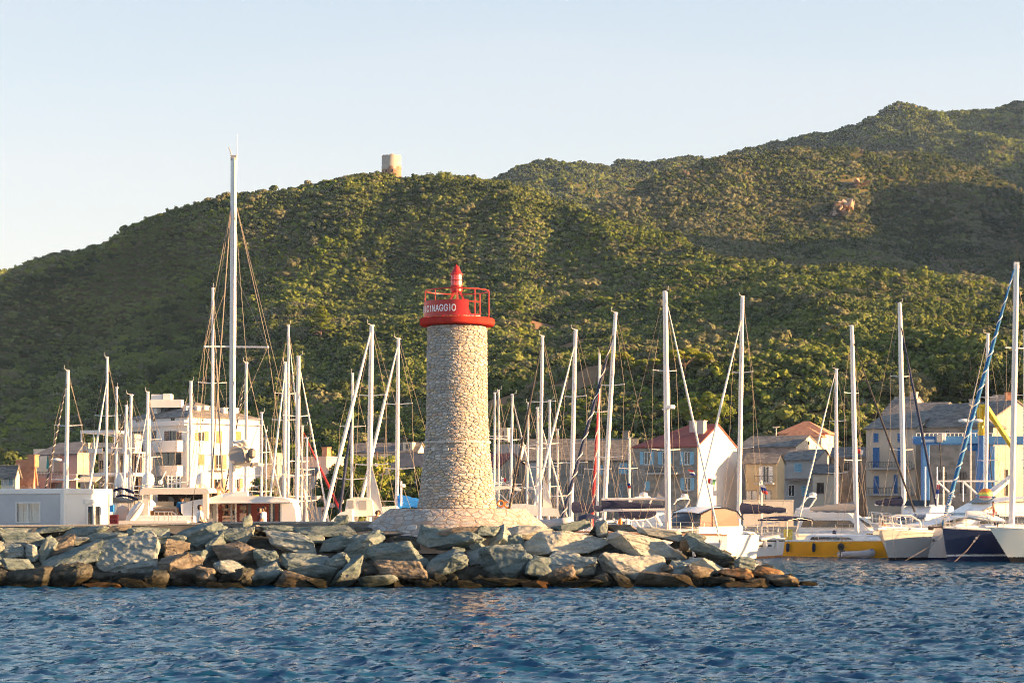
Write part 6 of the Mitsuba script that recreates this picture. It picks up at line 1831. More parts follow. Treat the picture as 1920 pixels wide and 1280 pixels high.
# ---- the motor yacht on the left, stern to the quay
Y = 104.5
y1 = thing('motor_yacht', 'white motor yacht seen from astern with two radar domes on its hardtop', 'yacht')
bt = Boat(y1, (gx(326, Y + 6), Y + 6.6), math.radians(90), 13, 4.4, 1.25, 2.0, 'white_gelcoat', kind='motor', flare=0.1)
roof = MB()
zr = gz(914, Y)
sec = [(-1, -0.35), (-0.97, -0.08), (-0.9, 0.0), (0.9, 0.0), (0.97, -0.08), (1, -0.26), (0.86, -0.3), (-0.86, -0.3)]
hw = (394 - 259) / 2 * Y / F
part(y1, 'hardtop', MB().loft([[(gx(327, Y) + a * hw * k, Y + dy, zr + b_ + dz) for a, b_ in sec] for dy, k, dz in ((0, 0.97, -0.03), (0.1, 1, 0), (4.2, 1, 0.03), (4.8, 0.9, -0.1))]), 'cream_gelcoat', smooth=40)
for px in (272, 384):
    part(y1, 'pillar', MB().box((gx(px, Y), Y + 0.4, (gz(970, Y) + gz(920, Y)) / 2), (0.24, 0.5, gz(918, Y) - gz(972, Y))), 'cream_gelcoat')
part(y1, 'cockpit_back', MB().box((gx(330, Y), Y + 3.4, (gz(972, Y) + gz(924, Y)) / 2), (2.9, 0.1, gz(924, Y) - gz(972, Y))), 'interior_dark')
part(y1, 'side_window', MB().prism([(gx(296, Y), gz(952, Y)), (gx(296, Y), gz(930, Y)), (gx(304, Y), gz(932, Y)), (gx(314, Y), gz(950, Y))], Y + 3.28, Y + 3.34), 'glass_pane')
part(y1, 'windscreen_gap', MB().prism([(gx(317, Y), gz(932, Y)), (gx(340, Y), gz(932, Y)), (gx(331, Y), gz(949, Y)), (gx(325, Y), gz(949, Y))], Y + 3.28, Y + 3.33), 'mid_grey_paint')
part(y1, 'cockpit_seat', MB().box((gx(298, Y), Y + 2.4, gz(958, Y)), (1.3, 0.9, 0.5), chamfer=0.08), 'cream_gelcoat', smooth=30)
part(y1, 'cockpit_table', MB().box((gx(300, Y), Y + 1.5, gz(964, Y)), (0.9, 0.5, 0.5)), 'teak')
part(y1, 'cockpit_locker', MB().box((gx(288, Y), Y + 1.9, gz(967, Y)), (0.9, 0.5, 0.5)), 'orange_wood')
part(y1, 'cockpit_side', MB().box((gx(291, Y), Y + 2.9, gz(946, Y)), (0.9, 0.1, 0.34)), 'cream_gelcoat')
part(y1, 'transom_bench', MB().box((gx(308, Y), Y + 0.3, gz(973, Y)), (3.0, 0.6, 0.36), chamfer=0.06), 'white_gelcoat', smooth=30)
part(y1, 'swim_platform', MB().box((gx(282, Y), Y - 0.4, gz(979, Y)), (3.9, 1.1, 0.16)), 'white_gelcoat')
for px in (278, 379):
    d_ = part(y1, 'radar_dome', MB((gx(px, Y + 1), Y + 1.0, gz(909, Y + 1))).lathe([(0.0, 0.0), (0.27, 0.0), (0.30, 0.06), (0.30, 0.34), (0.24, 0.5), (0.12, 0.59), (0.0, 0.61)], n=22), 'white_gelcoat', smooth=40)
    part(d_, 'stand', MB().bar((gx(px, Y + 1), Y + 1.0, zr - 0.02), (gx(px, Y + 1), Y + 1.0, gz(909, Y + 1)), 0.09, n=8), 'white_gelcoat')
ar = MB()
for px in (315, 322, 331, 338):
    ar.bar(at(px, 914, Y + 1), at(px, 891 if px != 331 else 884, Y + 1), 0.035)
for py in (893, 899, 906):
    ar.bar(at(313, py, Y + 1), at(341, py, Y + 1), 0.03)
part(y1, 'aerial_rack', ar, 'white_gelcoat')
part(y1, 'search_light', MB().ball(at(301, 904, Y + 1), 0.12, 2).bar(at(301, 904, Y + 1), at(311, 883, Y + 1), 0.035), 'white_gelcoat', smooth=40)
for px in (290, 297, 308, 316, 322):
    part(y1, 'stanchion', MB().bar(at(px, 980, Y - 0.7), at(px, 959, Y - 0.7), 0.022), 'steel')
part(y1, 'boarding_rail', MB().tube([at(290, 959, Y - 0.7), at(323, 959, Y - 0.7), at(333, 967, Y - 0.7), at(335, 980, Y - 0.7)], 0.025, 6), 'steel')
part(y1, 'whip_antenna', MB().bar(at(360, 978, Y - 0.5), at(362, 936, Y - 0.5), 0.03, 0.025).bar(at(362, 936, Y - 0.5), at(372, 885, Y - 0.5), 0.016, 0.008), 'rope_dark')
k = thing('rigid_dinghy', 'white dinghy tilted on its side beside the motor yacht, left of its cockpit', 'dinghy')
c0, c1 = at(240, 978, Y - 0.6), at(267, 942, Y - 0.6)
sh = []
for u in np.linspace(0, 1, 9):
    wv = 0.42 * math.sin(math.pi * (0.12 + 0.80 * u)) ** 0.6
    c_ = c0 + (c1 - c0) * u
    dv = (c1 - c0) / np.linalg.norm(c1 - c0)
    nv = np.array([-dv[2], 0, dv[0]])
    sh.append([c_ + nv * wv * math.cos(t) * 0.62 + np.array([0, -0.5, 0]) * wv * math.sin(t) * 1.1 for t in np.linspace(-0.4, math.pi + 0.4, 10)])
part(k, 'hull', MB().loft(sh), 'white_gelcoat', smooth=50)
part(k, 'keel_strip', MB().tube([p[5] for p in sh], 0.03, 5), 'mid_grey_paint')
for i, (x0, x1, py0, py1, py2, lab) in enumerate(((213, 251, 921, 916, 925, 'upper navy bimini over a boat behind the cabin'), (218, 259, 931, 929, 937, 'lower navy bimini over a boat behind the cabin'))):
    D = 110
    k = thing('bimini', lab, 'bimini')
    pts = [(x0, py0), (x0 + 12, py1), (x0 + 26, py1 + 2), (x1, py2)]
    part(k, 'canopy', MB().loft([[at(px, py, D) + [0, dy, 0.06 * (1 - (dy / 1.2) ** 2)] for dy in (-1.2, -0.6, 0, 0.6, 1.2)] for px, py in pts], close=False, cap=False).tube([at(px, py, D - 1.2) for px, py in pts], 0.05, 6), 'navy_canvas', smooth=50)
    for px, py in (pts[0], pts[2], pts[3]):
        part(k, 'frame', MB().bar(at(px, py, D - 1.1), at(px + 4, 985, D - 1.1), 0.022), 'steel')
solo('radar', 'small white radar dome above the navy biminis behind the cabin', 'radar', MB(at(224, 909, 110)).lathe([(0, -0.12), (0.2, -0.12), (0.23, 0), (0.2, 0.28), (0.12, 0.5), (0.05, 0.62), (0, 0.64)], n=16).bar((0, 0, -2.5), (0, 0, -0.1), 0.05), 'white_gelcoat', smooth=35)
w3 = thing('motor_boat', 'white motor boat with a beige awning behind the cabin door', 'boat')
bt = Boat(w3, (gx(236, 110), 113), math.radians(80), 9, 3.0, 1.1, 1.6, 'white_gelcoat', kind='motor')
part(w3, 'awning', MB().prism([(gx(206, 106), gz(943, 106)), (gx(208, 106), gz(932, 106)), (gx(216, 106), gz(933, 106)), (gx(231, 106), gz(939, 106)), (gx(229, 106), gz(943, 106))], 106, 109), 'rope_tan')
part(w3, 'wheelhouse', MB().box((gx(240, 110), 112, gz(960, 110)), (1.9, 2.5, 1.3), chamfer=0.2), 'white_gelcoat', smooth=30)
part(w3, 'fender', MB(at(230, 964, 105.5)).lathe([(0, -0.45), (0.28, -0.35), (0.36, 0), (0.28, 0.35), (0, 0.45)], n=14), 'plaster_rose', smooth=40)
kc = thing('crate', 'red plastic lattice crate beside the cabin on the quay', 'crate')
for py in (966, 973, 981):
    part(kc, 'rail', MB().box(at(213.5, py, 99.5), (0.36, 0.3, 0.06)), 'red_cloth')
for px in (207, 210.5, 214, 217.5, 220.5):
    part(kc, 'upright', MB().box(at(px, 974, 99.5), (0.035, 0.3, 0.44)), 'red_cloth')
solo('crate', 'blue plastic box stacked above the red lattice crate', 'crate', MB().box(at(210, 953, 100), (0.16, 0.3, 0.34)), 'blue_canvas')

# ---- the catamaran with the tallest mast
C = 105.0
ct = thing('catamaran', 'white sailing catamaran moored stern-to with the tallest mast in the picture', 'catamaran')
for s, nm in ((-1, 'hull'), (1, 'hull')):
    cx = gx(365 if s < 0 else 540, C)
    rings = []
    for t in np.linspace(0, 1, 9):
        b_ = 0.75 * max(0.05, 1 - max(0, (t - 0.5) / 0.5) ** 2)
        y_ = C - 0.5 + 13 * t
        zd = 1.55 + 0.35 * t
        rings.append([(cx - b_, y_, zd), (cx - b_ * 0.9, y_, 0.5), (cx - b_ * 0.6, y_, -0.4), (cx + b_ * 0.6, y_, -0.4), (cx + b_ * 0.9, y_, 0.5), (cx + b_, y_, zd)])
    part(ct, nm, MB().loft(rings), 'white_gelcoat', smooth=40)
part(ct, 'bridge_deck', MB().box((gx(452, C), C + 5.5, 1.35), (4.9, 9, 0.5)), 'white_gelcoat')
top_line = [(378, 944), (384, 935), (400, 931), (440, 930), (490, 929.5), (530, 933), (545, 938), (545, 942)]
part(ct, 'cockpit_roof', MB().prism([(gx(a, C), gz(b_, C)) for a, b_ in top_line] + [(gx(530, C), gz(943, C)), (gx(390, C), gz(944.5, C))], C, C + 4.6), 'white_gelcoat')
part(ct, 'roof_edge', MB().tube([at(378, 943.5, C - 0.02), at(390, 942.5, C - 0.02), at(530, 941, C - 0.02), at(545, 941, C - 0.02)], 0.05, 6), 'white_gelcoat', smooth=40)
part(ct, 'flybridge_coaming', MB().prism([(gx(405, C), gz(931, C)), (gx(414, C), gz(925, C)), (gx(440, C), gz(922, C)), (gx(461, C), gz(921, C)), (gx(461, C), gz(930, C))], C + 0.6, C + 1.1), 'white_gelcoat')
part(ct, 'flybridge_side', MB().prism([(gx(384, C), gz(935, C)), (gx(414, C), gz(926, C)), (gx(416, C), gz(931, C))], C + 0.2, C + 2.8), 'white_gelcoat')
part(ct, 'bulkhead', MB().box((gx(462, C), C + 3.0, (gz(984, C) + gz(943, C)) / 2), (3.6, 0.08, gz(943, C) - gz(984, C))), 'terrace_red')
for x0, x1 in ((405, 428), (441, 449), (492, 503), (510, 521)):
    part(ct, 'glass_door', MB().box(((gx(x0, C) + gx(x1, C)) / 2, C + 2.93, (gz(982, C) + gz(945, C)) / 2), (gx(x1, C) - gx(x0, C), 0.04, gz(945, C) - gz(982, C))), 'glass_pane')
for x0, x1, m in ((395, 401, 'mid_grey_paint'), (401.5, 404, 'white_gelcoat'), (428, 431, 'mid_grey_paint'), (436, 439, 'cream_gelcoat'), (461, 466, 'dark_grey_paint'), (504, 507, 'cream_gelcoat'), (521.5, 524.5, 'white_gelcoat')):
    part(ct, 'post', MB().box(((gx(x0, C) + gx(x1, C)) / 2, C + 0.9, (gz(984, C) + gz(943, C)) / 2), (gx(x1, C) - gx(x0, C), 0.12, gz(943, C) - gz(984, C))), m)
for py, m in ((955, 'rope_tan'), (969, 'plaster_rose'), (976, 'plaster_rose')):
    part(ct, 'bench', MB().box((gx(417, C), C + 2.2, gz(py, C)), (0.56, 0.4, 0.12)), m)
    part(ct, 'bench', MB().box((gx(445, C), C + 2.2, gz(py - 3, C)), (0.28, 0.4, 0.2)), m)
part(ct, 'stern_wing', MB().prism([(gx(341, C), gz(962, C)), (gx(340, C), gz(945, C)), (gx(362, C), gz(938, C)), (gx(383, C), gz(935, C)), (gx(383, C), gz(984, C)), (gx(345, C), gz(984, C)), (gx(344, C), gz(964, C))], C - 0.2, C + 3.4), 'white_gelcoat')
part(ct, 'stern_wing', MB().prism([(gx(527, C), gz(984, C)), (gx(527, C), gz(943, C)), (gx(547, C), gz(943, C)), (gx(553, C), gz(956, C)), (gx(555, C), gz(984, C))], C + 0.2, C + 3.4), 'white_gelcoat')
foot, Tp = at(435, 932, C + 3.5), at(438.5, 297, C + 3.5)
mast = part(ct, 'mast', MB().tube([foot, Tp], 0.165, 12), 'mast_metal', smooth=40)
part(mast, 'track', MB().tube([foot + [0.06, -0.155, 0], Tp + [0.06, -0.155, 0]], 0.035, 4), 'mid_grey_paint')
part(mast, 'masthead', MB().box(Tp, (0.3, 0.3, 0.25)).bar(Tp + [-0.1, 0, 0.1], Tp + [-0.25, 0, 0.55], 0.03), 'mid_grey_paint')
part(mast, 'antenna', MB().bar(Tp + [0.15, 0, 0], Tp + [0.2, 0, 1.2], 0.014, 0.006), 'white_gelcoat')
tipl, tipr = at(384, 650, C + 3.2), at(502, 651, C + 3.2)
part(mast, 'spreader', MB().bar(tipl, at(437, 650, C + 3.5), 0.05, n=6).bar(tipr, at(437, 650, C + 3.5), 0.05, n=6).ball(tipl, 0.07, 1).ball(tipr, 0.07, 1), 'mast_metal')
t2l, t2r = at(372, 704, C + 4.5), at(429, 704, C + 4.5)
hd = at(437.5, 362, C + 3.5)
for tip, ch in ((tipl, at(366, 975, C + 4)), (tipr, at(545, 960, C + 4))):
    part(ct, 'shroud', MB().tube([hd, tip, ch], 0.016, 4), 'rope_tan')
    part(ct, 'diamond_stay', MB().tube([at(437, 505, C + 3.5), tip, at(437, 800, C + 3.5)], 0.013, 4), 'rope_tan')
part(ct, 'backstay', MB().tube([hd, at(560, 860, C + 1), at(590, 960, C + 1)], 0.012, 4), 'rope_tan')
part(ct, 'backstay', MB().tube([hd, at(345, 960, C + 1)], 0.012, 4), 'rope_tan')
part(ct, 'topping_lift', MB().tube([at(432, 400, C + 3.4), at(398, 880, C + 1), at(394, 960, C + 1)], 0.035, 5), 'rope_tan')
part(ct, 'topping_lift', MB().tube([at(441, 400, C + 3.4), at(464, 700, C + 1), at(462, 868, C + 1)], 0.014, 4), 'rope_tan')
# its boom end-on with the stowed sail
part(ct, 'boom', MB().box((gx(454, C), C + 2.6, gz(869, C)), (1.25, 2.6, 0.14)), 'mid_grey_paint')
sb = [(425, 852), (430, 838), (438, 834), (452, 842), (457, 866), (430, 867)]
part(ct, 'sail_bag', MB().prism([(gx(a, C), gz(b_, C)) for a, b_ in sb], C + 0.5, C + 3.2), 'grey_canvas')
rng = np.random.default_rng(12)
sw = MB()
for i in range(16):
    sw.ball(at(rng.uniform(438, 464), rng.uniform(824, 842), C + rng.uniform(0.6, 1.6)), rng.uniform(0.1, 0.2), 1, (1.2, 1.5, 0.6))
part(ct, 'stowed_sail', sw, 'white_canvas', smooth=60)
part(ct, 'boom_fitting', MB().box(at(472, 850, C + 0.6), (0.34, 0.5, 0.5), chamfer=0.1).box(at(466, 858, C + 0.6), (0.3, 0.4, 0.5), chamfer=0.1).bar(at(474, 868, C + 0.6), at(471, 876, C + 0.6), 0.09), 'dark_grey_paint', smooth=30)
part(ct, 'navigation_lamp', MB().ball(at(474, 933, C + 0.1), 0.09, 2), 'mid_grey_paint', smooth=True)
solo('coil_of_rope', 'yellow coil of rope lying on the catamaran roof', 'rope', MB().tube([at(480 + 5 * math.cos(t), 929.2, C + 0.6 + 0.2 * math.sin(t)) for t in np.linspace(0, 12, 40)], 0.03, 5), 'yellow_plastic')

# ---- white cabin on the quay
kb = thing('office_cabin', 'white prefabricated office cabin with aluminium window and sliding door behind the rocks', 'cabin')
CB = 98.2
psi = math.radians(32)
co = np.array([gx(119, CB), CB, 0])
cfr = lambda px: (lambda d, n: (lambda s: ((d * s - co[:2]) @ np.array([math.cos(psi), -math.sin(psi)])))((co[:2] @ n) / (d @ n)))(np.array([(px - 960) / F, 1.0]), np.array([-math.sin(psi), -math.cos(psi)]))
csd = lambda px: (lambda d, n: (lambda s: ((d * s - co[:2]) @ np.array([math.sin(psi), math.cos(psi)])))((co[:2] @ n) / (d @ n)))(np.array([(px - 960) / F, 1.0]), np.array([math.cos(psi), -math.sin(psi)]))
Wc, Lc = -cfr(-70), csd(207)
zt, zb = gz(916, CB), 1.56
fc = lambda: MB(co, -psi)
wx0, wx1, wz0, wz1 = cfr(30), cfr(76), gz(980.5, CB + 1), gz(941.5, CB + 1)
pg = shapely.box(-Wc, zb, 0, zt - 0.24).difference(shapely.box(wx0, wz0, wx1, wz1))
e = trimesh.creation.extrude_polygon(pg, 0.06, engine='earcut')
v = np.array(e.vertices)
mat('cabin_panel', grainy((0.50, 0.51, 0.53), (0.56, 0.57, 0.59), 1.0))
part(kb, 'front_wall', fc().add(np.stack([v[:, 0], v[:, 2], v[:, 1]], 1), e.faces), 'cabin_panel')
dx0, dx1, dz1 = csd(162), csd(188.5), gz(947, CB + 1)
pg = shapely.box(0.08, zb, Lc, zt - 0.24).difference(shapely.box(dx0, zb - 1, dx1, dz1))
e = trimesh.creation.extrude_polygon(pg, 0.06, engine='earcut')
v = np.array(e.vertices)
part(kb, 'side_wall', fc().add(np.stack([-v[:, 2], v[:, 0], v[:, 1]], 1), e.faces), 'white_gelcoat')
part(kb, 'roof', fc().box((-Wc / 2, Lc / 2, zt - 0.02), (Wc, Lc, 0.06)), 'white_gelcoat')
for c_, s_ in (((-Wc / 2, -0.012, zt - 0.12), (Wc + 0.16, 0.1, 0.24)), ((0.012, Lc / 2, zt - 0.12), (0.1, Lc + 0.16, 0.24))):
    part(kb, 'fascia', fc().box(c_, s_, chamfer=0.015), 'white_gelcoat')
part(kb, 'corner_post', fc().box((-0.04, -0.006 + 0.04, (zt - 0.24 + zb) / 2), (0.24, 0.20, zt - 0.24 - zb), chamfer=0.02), 'white_gelcoat')
part(kb, 'corner_post', fc().box((-0.0, Lc - 0.05, (zt - 0.24 + zb) / 2), (0.2, 0.2, zt - 0.24 - zb), chamfer=0.02), 'white_gelcoat')
fw = part(kb, 'window', fc().box(((wx0 + wx1) / 2, 0.03, (wz0 + wz1) / 2), (wx1 - wx0 - 0.01, 0.012, wz1 - wz0 - 0.01)), 'clear_glass')
t = 0.05
for q in ((wx0, wx0 + t, wz0, wz1), (wx1 - t, wx1, wz0, wz1), (wx0 + t, wx1 - t, wz0, wz0 + t), (wx0 + t, wx1 - t, wz1 - t, wz1), ((wx0 + wx1) / 2 - 0.02, (wx0 + wx1) / 2 + 0.02, wz0 + t, wz1 - t)):
    part(fw, 'frame', fc().box(((q[0] + q[1]) / 2, 0.0, (q[2] + q[3]) / 2), (q[1] - q[0], 0.09, q[3] - q[2])), 'white_gelcoat')
mat('blind', grainy((0.55, 0.52, 0.46), (0.66, 0.63, 0.57), 3, stretch=(3, 3, 0.3)))
for i in range(6):
    a = wx0 + (wx1 - wx0) * (i + 0.5) / 6
    part(fw, 'blind', fc().box((a, 0.22 + 0.02 * (i % 2), (wz0 + wz1) / 2), ((wx1 - wx0) / 6.6, 0.02, wz1 - wz0 + 0.1), R=rotz(0.3 * (-1) ** i)), 'blind')
part(kb, 'inner_wall', fc().box((-Wc / 2, 1.6, (zt + zb) / 2), (Wc - 0.2, 0.05, zt - zb - 0.1)), 'plaster_beige')
dr_ = part(kb, 'door', fc().box((-0.05, (dx0 + dx1) / 2, (dz1 + zb) / 2), (0.012, dx1 - dx0 - 0.01, dz1 - zb - 0.01)), 'glass_pane')
for q in ((dx0 - 0.04, dx0 + 0.06, zb, dz1), (dx1 - 0.06, dx1 + 0.04, zb, dz1), ((dx0 + dx1) / 2 - 0.07, (dx0 + dx1) / 2 + 0.07, zb, dz1 - 0.06), (dx0 + 0.06, dx1 - 0.06, dz1 - 0.06, dz1 + 0.05)):
    part(dr_, 'frame', fc().box((0.0, (q[0] + q[1]) / 2, (q[2] + q[3]) / 2), (0.1, q[1] - q[0], q[3] - q[2])), 'white_gelcoat')
bx0, bx1 = csd(157), csd(193)
part(kb, 'shutter_box', fc().box((0.02, (bx0 + bx1) / 2, dz1 + 0.18), (0.12, bx1 - bx0, 0.2)), 'white_gelcoat')

# ---- the sport cruiser behind the right end of the rocks
sc2 = thing('sport_cruiser', 'white sport cruiser with curved windscreen and tinted hardtop windows behind the rocks', 'cruiser')
D = 131.0
xb, xs = gx(1196, D), gx(1392, D)
L = 9.5
a = math.acos(min(1, (xs - xb) / L))
bt = Boat(sc2, ((xs + xb) / 2, D), math.pi + a * 0.9, L, 3.1, 1.55, 1.75, 'white_gelcoat', kind='motor', flare=0.18, rake=1.2)
z = bt.dz(0)
part(sc2, 'foredeck', bt.mb().loft([[(x, y * w_, z + h * (1 - (y / 1.0) ** 2 * 0.5)) for y in np.linspace(-1, 1, 7)] for x, w_, h in ((0.3, 1.25, 0.75), (1.6, 1.1, 0.48), (3.0, 0.8, 0.28), (4.2, 0.35, 0.12))], close=False, cap=False), 'white_gelcoat', smooth=50)
ws = [[(x, y, zz) for y, x, zz in zip(np.linspace(-1.25, 1.25, 9), 0.25 + 1.35 * np.sqrt(np.clip(1 - (np.linspace(-1.25, 1.25, 9) / 1.3) ** 2, 0, 1)) * k, np.full(9, z + h))] for k, h in ((1.0, 0.55), (0.62, 1.0), (0.2, 1.32))]
part(sc2, 'windscreen', bt.mb().loft(ws, close=False, cap=False), 'glass_pane', smooth=40)
part(sc2, 'windscreen_frame', bt.mb().tube(ws[0], 0.035, 5).tube(ws[2], 0.04, 5), 'black_paint')
rf = [[(x, y, z + h + 0.12 * (1 - (y / 1.25) ** 2)) for y in np.linspace(-1.25, 1.25, 7)] for x, h in ((0.5, 1.3), (-0.6, 1.62), (-1.8, 1.66), (-2.9, 1.45), (-3.5, 0.95))]
part(sc2, 'hardtop', bt.mb().loft(rf, close=False, cap=False), 'white_gelcoat', smooth=50)
part(sc2, 'hardtop_edge', bt.mb().tube([r[0] for r in rf], 0.05, 5).tube([r[-1] for r in rf], 0.05, 5), 'black_paint')
mat('tinted_glass', paint((0.30, 0.17, 0.14), 0.08, 0.8))
for s in (1, -1):
    part(sc2, 'side_glass', bt.mb().add([(0.45, 1.22 * s, z + 0.55), (-0.6, 1.24 * s, z + 0.55), (-0.6, 1.24 * s, z + 1.55), (0.35, 1.22 * s, z + 1.22)], [[0, 1, 2], [0, 2, 3]]).add([(-0.66, 1.24 * s, z + 0.55), (-3.2, 1.2 * s, z + 0.55), (-2.9, 1.22 * s, z + 1.36), (-1.8, 1.23 * s, z + 1.6), (-0.66, 1.24 * s, z + 1.57)], [[0, 1, 2], [0, 2, 3], [0, 3, 4]]), 'tinted_glass')
    part(sc2, 'pillar', bt.mb().bar((-0.63, 1.25 * s, z + 0.5), (-0.63, 1.25 * s, z + 1.6), 0.035), 'black_paint')
part(sc2, 'cockpit_cover', bt.mb().box((-1.5, 0, z + 0.3), (4.2, 2.4, 0.6), chamfer=0.1), 'white_gelcoat', smooth=30)
bt.lifelines(h=0.5, t0=0.5, n=5)
for x in (1.0, 2.4):
    part(sc2, 'hatch', bt.mb().box((x, 0, z + 0.62 - 0.15 * x), (0.6, 0.6, 0.05)), 'glass_pane')


def flybridge(label, D, px, turn, L, B, fb, name='motor_yacht', hull='white_gelcoat', decks=1, screen='glass_pane', arch=True, side=-1, top=0.0, away=False):
    """A motor yacht with a long saloon, raked windscreen and a flying bridge; px: column of its middle."""
    k = thing(name, label, 'yacht')
    a = math.radians(turn)
    dv = np.array([side * math.cos(a), (1 if away else -1) * math.sin(a)])
    bt = Boat(k, (gx(px, D), D), math.atan2(dv[1], dv[0]), L, B, fb, fb * 1.35, hull, kind='motor', flare=0.2, rake=L * 0.1)
    z = fb
    sal = bt.cabin(-L * 0.36, L * 0.20, B * 0.80, B * 0.62, 1.35, 1.2, name='saloon', taper=0.86, front=L * 0.13, back=0.3)
    bt.strip(sal, -L * 0.32, L * 0.10, B * 0.40, B * 0.345, z + 0.55, z + 1.05, t=0.06)
    w_ = [(L * 0.195, -B * 0.24, z + 0.62), (L * 0.195, B * 0.24, z + 0.62), (L * 0.10, B * 0.23, z + 1.22), (L * 0.10, -B * 0.23, z + 1.22)]
    part(k, 'windscreen', bt.mb().slab(*[np.array(p) + [0.05, 0, 0.06] for p in w_], 0.04), screen)
    br = bt.cabin(-L * 0.38, L * 0.06, B * 0.78, B * 0.55, 0.62, 0.55, name='flying_bridge', z=z + 1.32, taper=1.06, front=0.6, back=0.2)
    part(k, 'bridge_screen', bt.mb().slab((L * 0.04, -B * 0.25, z + 1.92), (L * 0.04, B * 0.25, z + 1.92), (-L * 0.0, B * 0.24, z + 2.3), (-L * 0.0, -B * 0.24, z + 2.3), 0.03), screen)
    if arch:
        m = bt.mb()
        for s in (1, -1):
            m.tube([(-L * 0.36, s * B * 0.37, z + 1.6), (-L * 0.28, s * B * 0.34, z + 2.7 + top), (-L * 0.27, s * B * 0.2, z + 2.8 + top)], 0.06, 6)
        m.bar((-L * 0.27, B * 0.2, z + 2.8 + top), (-L * 0.27, -B * 0.2, z + 2.8 + top), 0.06)
        part(k, 'radar_arch', m, 'white_gelcoat', smooth=40)
        part(k, 'radar', bt.mb().lathe([(0, 0), (0.28, 0), (0.3, 0.12), (0.22, 0.24), (0, 0.28)], (-L * 0.27, 0, z + 2.86 + top), 14), 'white_gelcoat', smooth=35)
    bt.lifelines(h=0.6, t0=0.45, n=6)
    bt.pulpit()
    return k, bt


flybridge('white flybridge boat behind the yellow sailboat mast', 158, 1590, 25, 10, 3.4, 1.3, side=1)
flybridge('white motor boat with flybridge behind the thick mast with the radar', 142, 1262, 40, 9, 3.2, 1.2, side=1)
flybridge('white motor boat with radar arch behind the white sailboat, before the white gable', 152, 1345, 30, 9.5, 3.2, 1.15, side=1)
k, b = flybridge('white cruiser with dark windscreen below the blue hoist leg', 146, 1722, 62, 10, 3.5, 1.5, arch=False, side=-1)
KB, BB = flybridge('big white motor yacht with smooth sloping front behind the blue-hulled boat', 137.5, 1850, 20, 17, 4.6, 1.7, side=-1, arch=False)
part(KB, 'sloping_screen', BB.mb().loft([[(x, y * w_, BB.dz(0) + h) for y in np.linspace(-1, 1, 7)] for x, w_, h in ((5.2, 0.9, 0.15), (2.0, 1.6, 0.95), (0.2, 1.75, 1.75), (-2.5, 1.85, 2.1), (-7.0, 1.9, 2.1))], close=False, cap=False), 'white_gelcoat', smooth=60)
part(KB, 'bridge_wing', MB().bar(at(1858, 925, 136), at(1898, 893, 136), 0.28, 0.2, n=6), 'white_gelcoat', smooth=40)
part(KB, 'awning_frame', MB().bar(at(1757, 902, 136), at(1873, 902, 136), 0.06).bar(at(1758, 903, 136), at(1790, 932, 136), 0.07).bar(at(1806, 903, 136), at(1832, 926, 136), 0.07).bar(at(1806, 903, 136), at(1806, 940, 136), 0.05), 'white_gelcoat')
for px, w_ in ((1735, 8), (1757, 7), (1769, 8)):
    part(KB, 'cockpit_post', MB().bar(at(px, 950, 141), at(px, 875, 141), 0.05), 'mast_metal')
kr = thing('beach_ball', 'multicoloured inflatable with pink, yellow and green stripes on the white yacht', 'inflatable')
for i, (m, s) in enumerate((('pink_plastic', -0.34), ('green_plastic', 0.0), ('yellow_plastic', 0.30), ('orange_plastic', 0.56))):
    q = at(1848, 926, 134)
    part(kr, 'stripe', MB(q).lathe([(math.cos(t) * 0.44, math.sin(t) * 0.36) for t in np.linspace(s - 0.36, s + (0.0 if i < 3 else 0.9), 6)], n=20), m, smooth=50)
part(kr, 'underside', MB(at(1848, 926, 134)).lathe([(math.cos(t) * 0.515, math.sin(t) * 0.41) for t in np.linspace(-1.5, -0.6, 6)], n=20), 'mid_grey_paint', smooth=50)

# ---- the three bows at the right
kg = thing('motor_yacht', 'grey-hulled motor boat with an oval porthole, bow towards the open water', 'yacht')
D = 133.0
bt = Boat(kg, (gx(1735, D + 3), D + 4.2), math.radians(180 + 55), 12, 4.0, 1.55, 1.95, 'grey_gelcoat', deck='white_gelcoat', stripe='black_paint', kind='motor', flare=0.26, rake=1.1, boot=0.18)
gb = bt
xx = 2.0
for s in (1, -1):
    part(kg + '__hull', 'porthole', bt.mb().ball((1.9, s * (bt.half(bt.tx(1.9)) * 0.965 - 0.02), 1.25), 0.10, 2, (2.8, 0.7, 1.0)), 'glass_pane', smooth=40)
part(kg, 'toe_rail', bt.mb().tube([p * [1, 1, 1] + [0, 0, 0.12] for p in bt.edge[3:]], 0.09, 6).tube([p * [1, -1, 1] + [0, 0, 0.12] for p in bt.edge[3:]], 0.09, 6), 'white_gelcoat', smooth=40)
part(kg, 'coachroof', bt.mb().loft([[(x, y * w_, bt.dz(x) + h * (1 - 0.35 * y * y)) for y in np.linspace(-1, 1, 7)] for x, w_, h in ((-4.0, 1.5, 0.75), (-1.0, 1.5, 0.8), (1.5, 1.25, 0.5), (4.0, 0.6, 0.12))], close=False, cap=False), 'white_gelcoat', smooth=50)
part(kg, 'windscreen', bt.mb().loft([[(x0_ + 0.9 * math.sqrt(max(0, 1 - (y / 1.5) ** 2)), y, bt.dz(0) + h) for y in np.linspace(-1.45, 1.45, 9)] for x0_, h in ((-1.4, 0.75), (-1.9, 1.25))], close=False, cap=False), 'clear_glass', smooth=40)
part(kg, 'windscreen_frame', bt.mb().tube([(-1.9 + 0.9 * math.sqrt(max(0, 1 - (y / 1.5) ** 2)), y, bt.dz(0) + 1.26) for y in np.linspace(-1.45, 1.45, 9)], 0.05, 6), 'white_gelcoat', smooth=40)
bt.lifelines(h=0.75, t0=0.3, t1=0.97, n=7)
bt.pulpit(h=0.8)
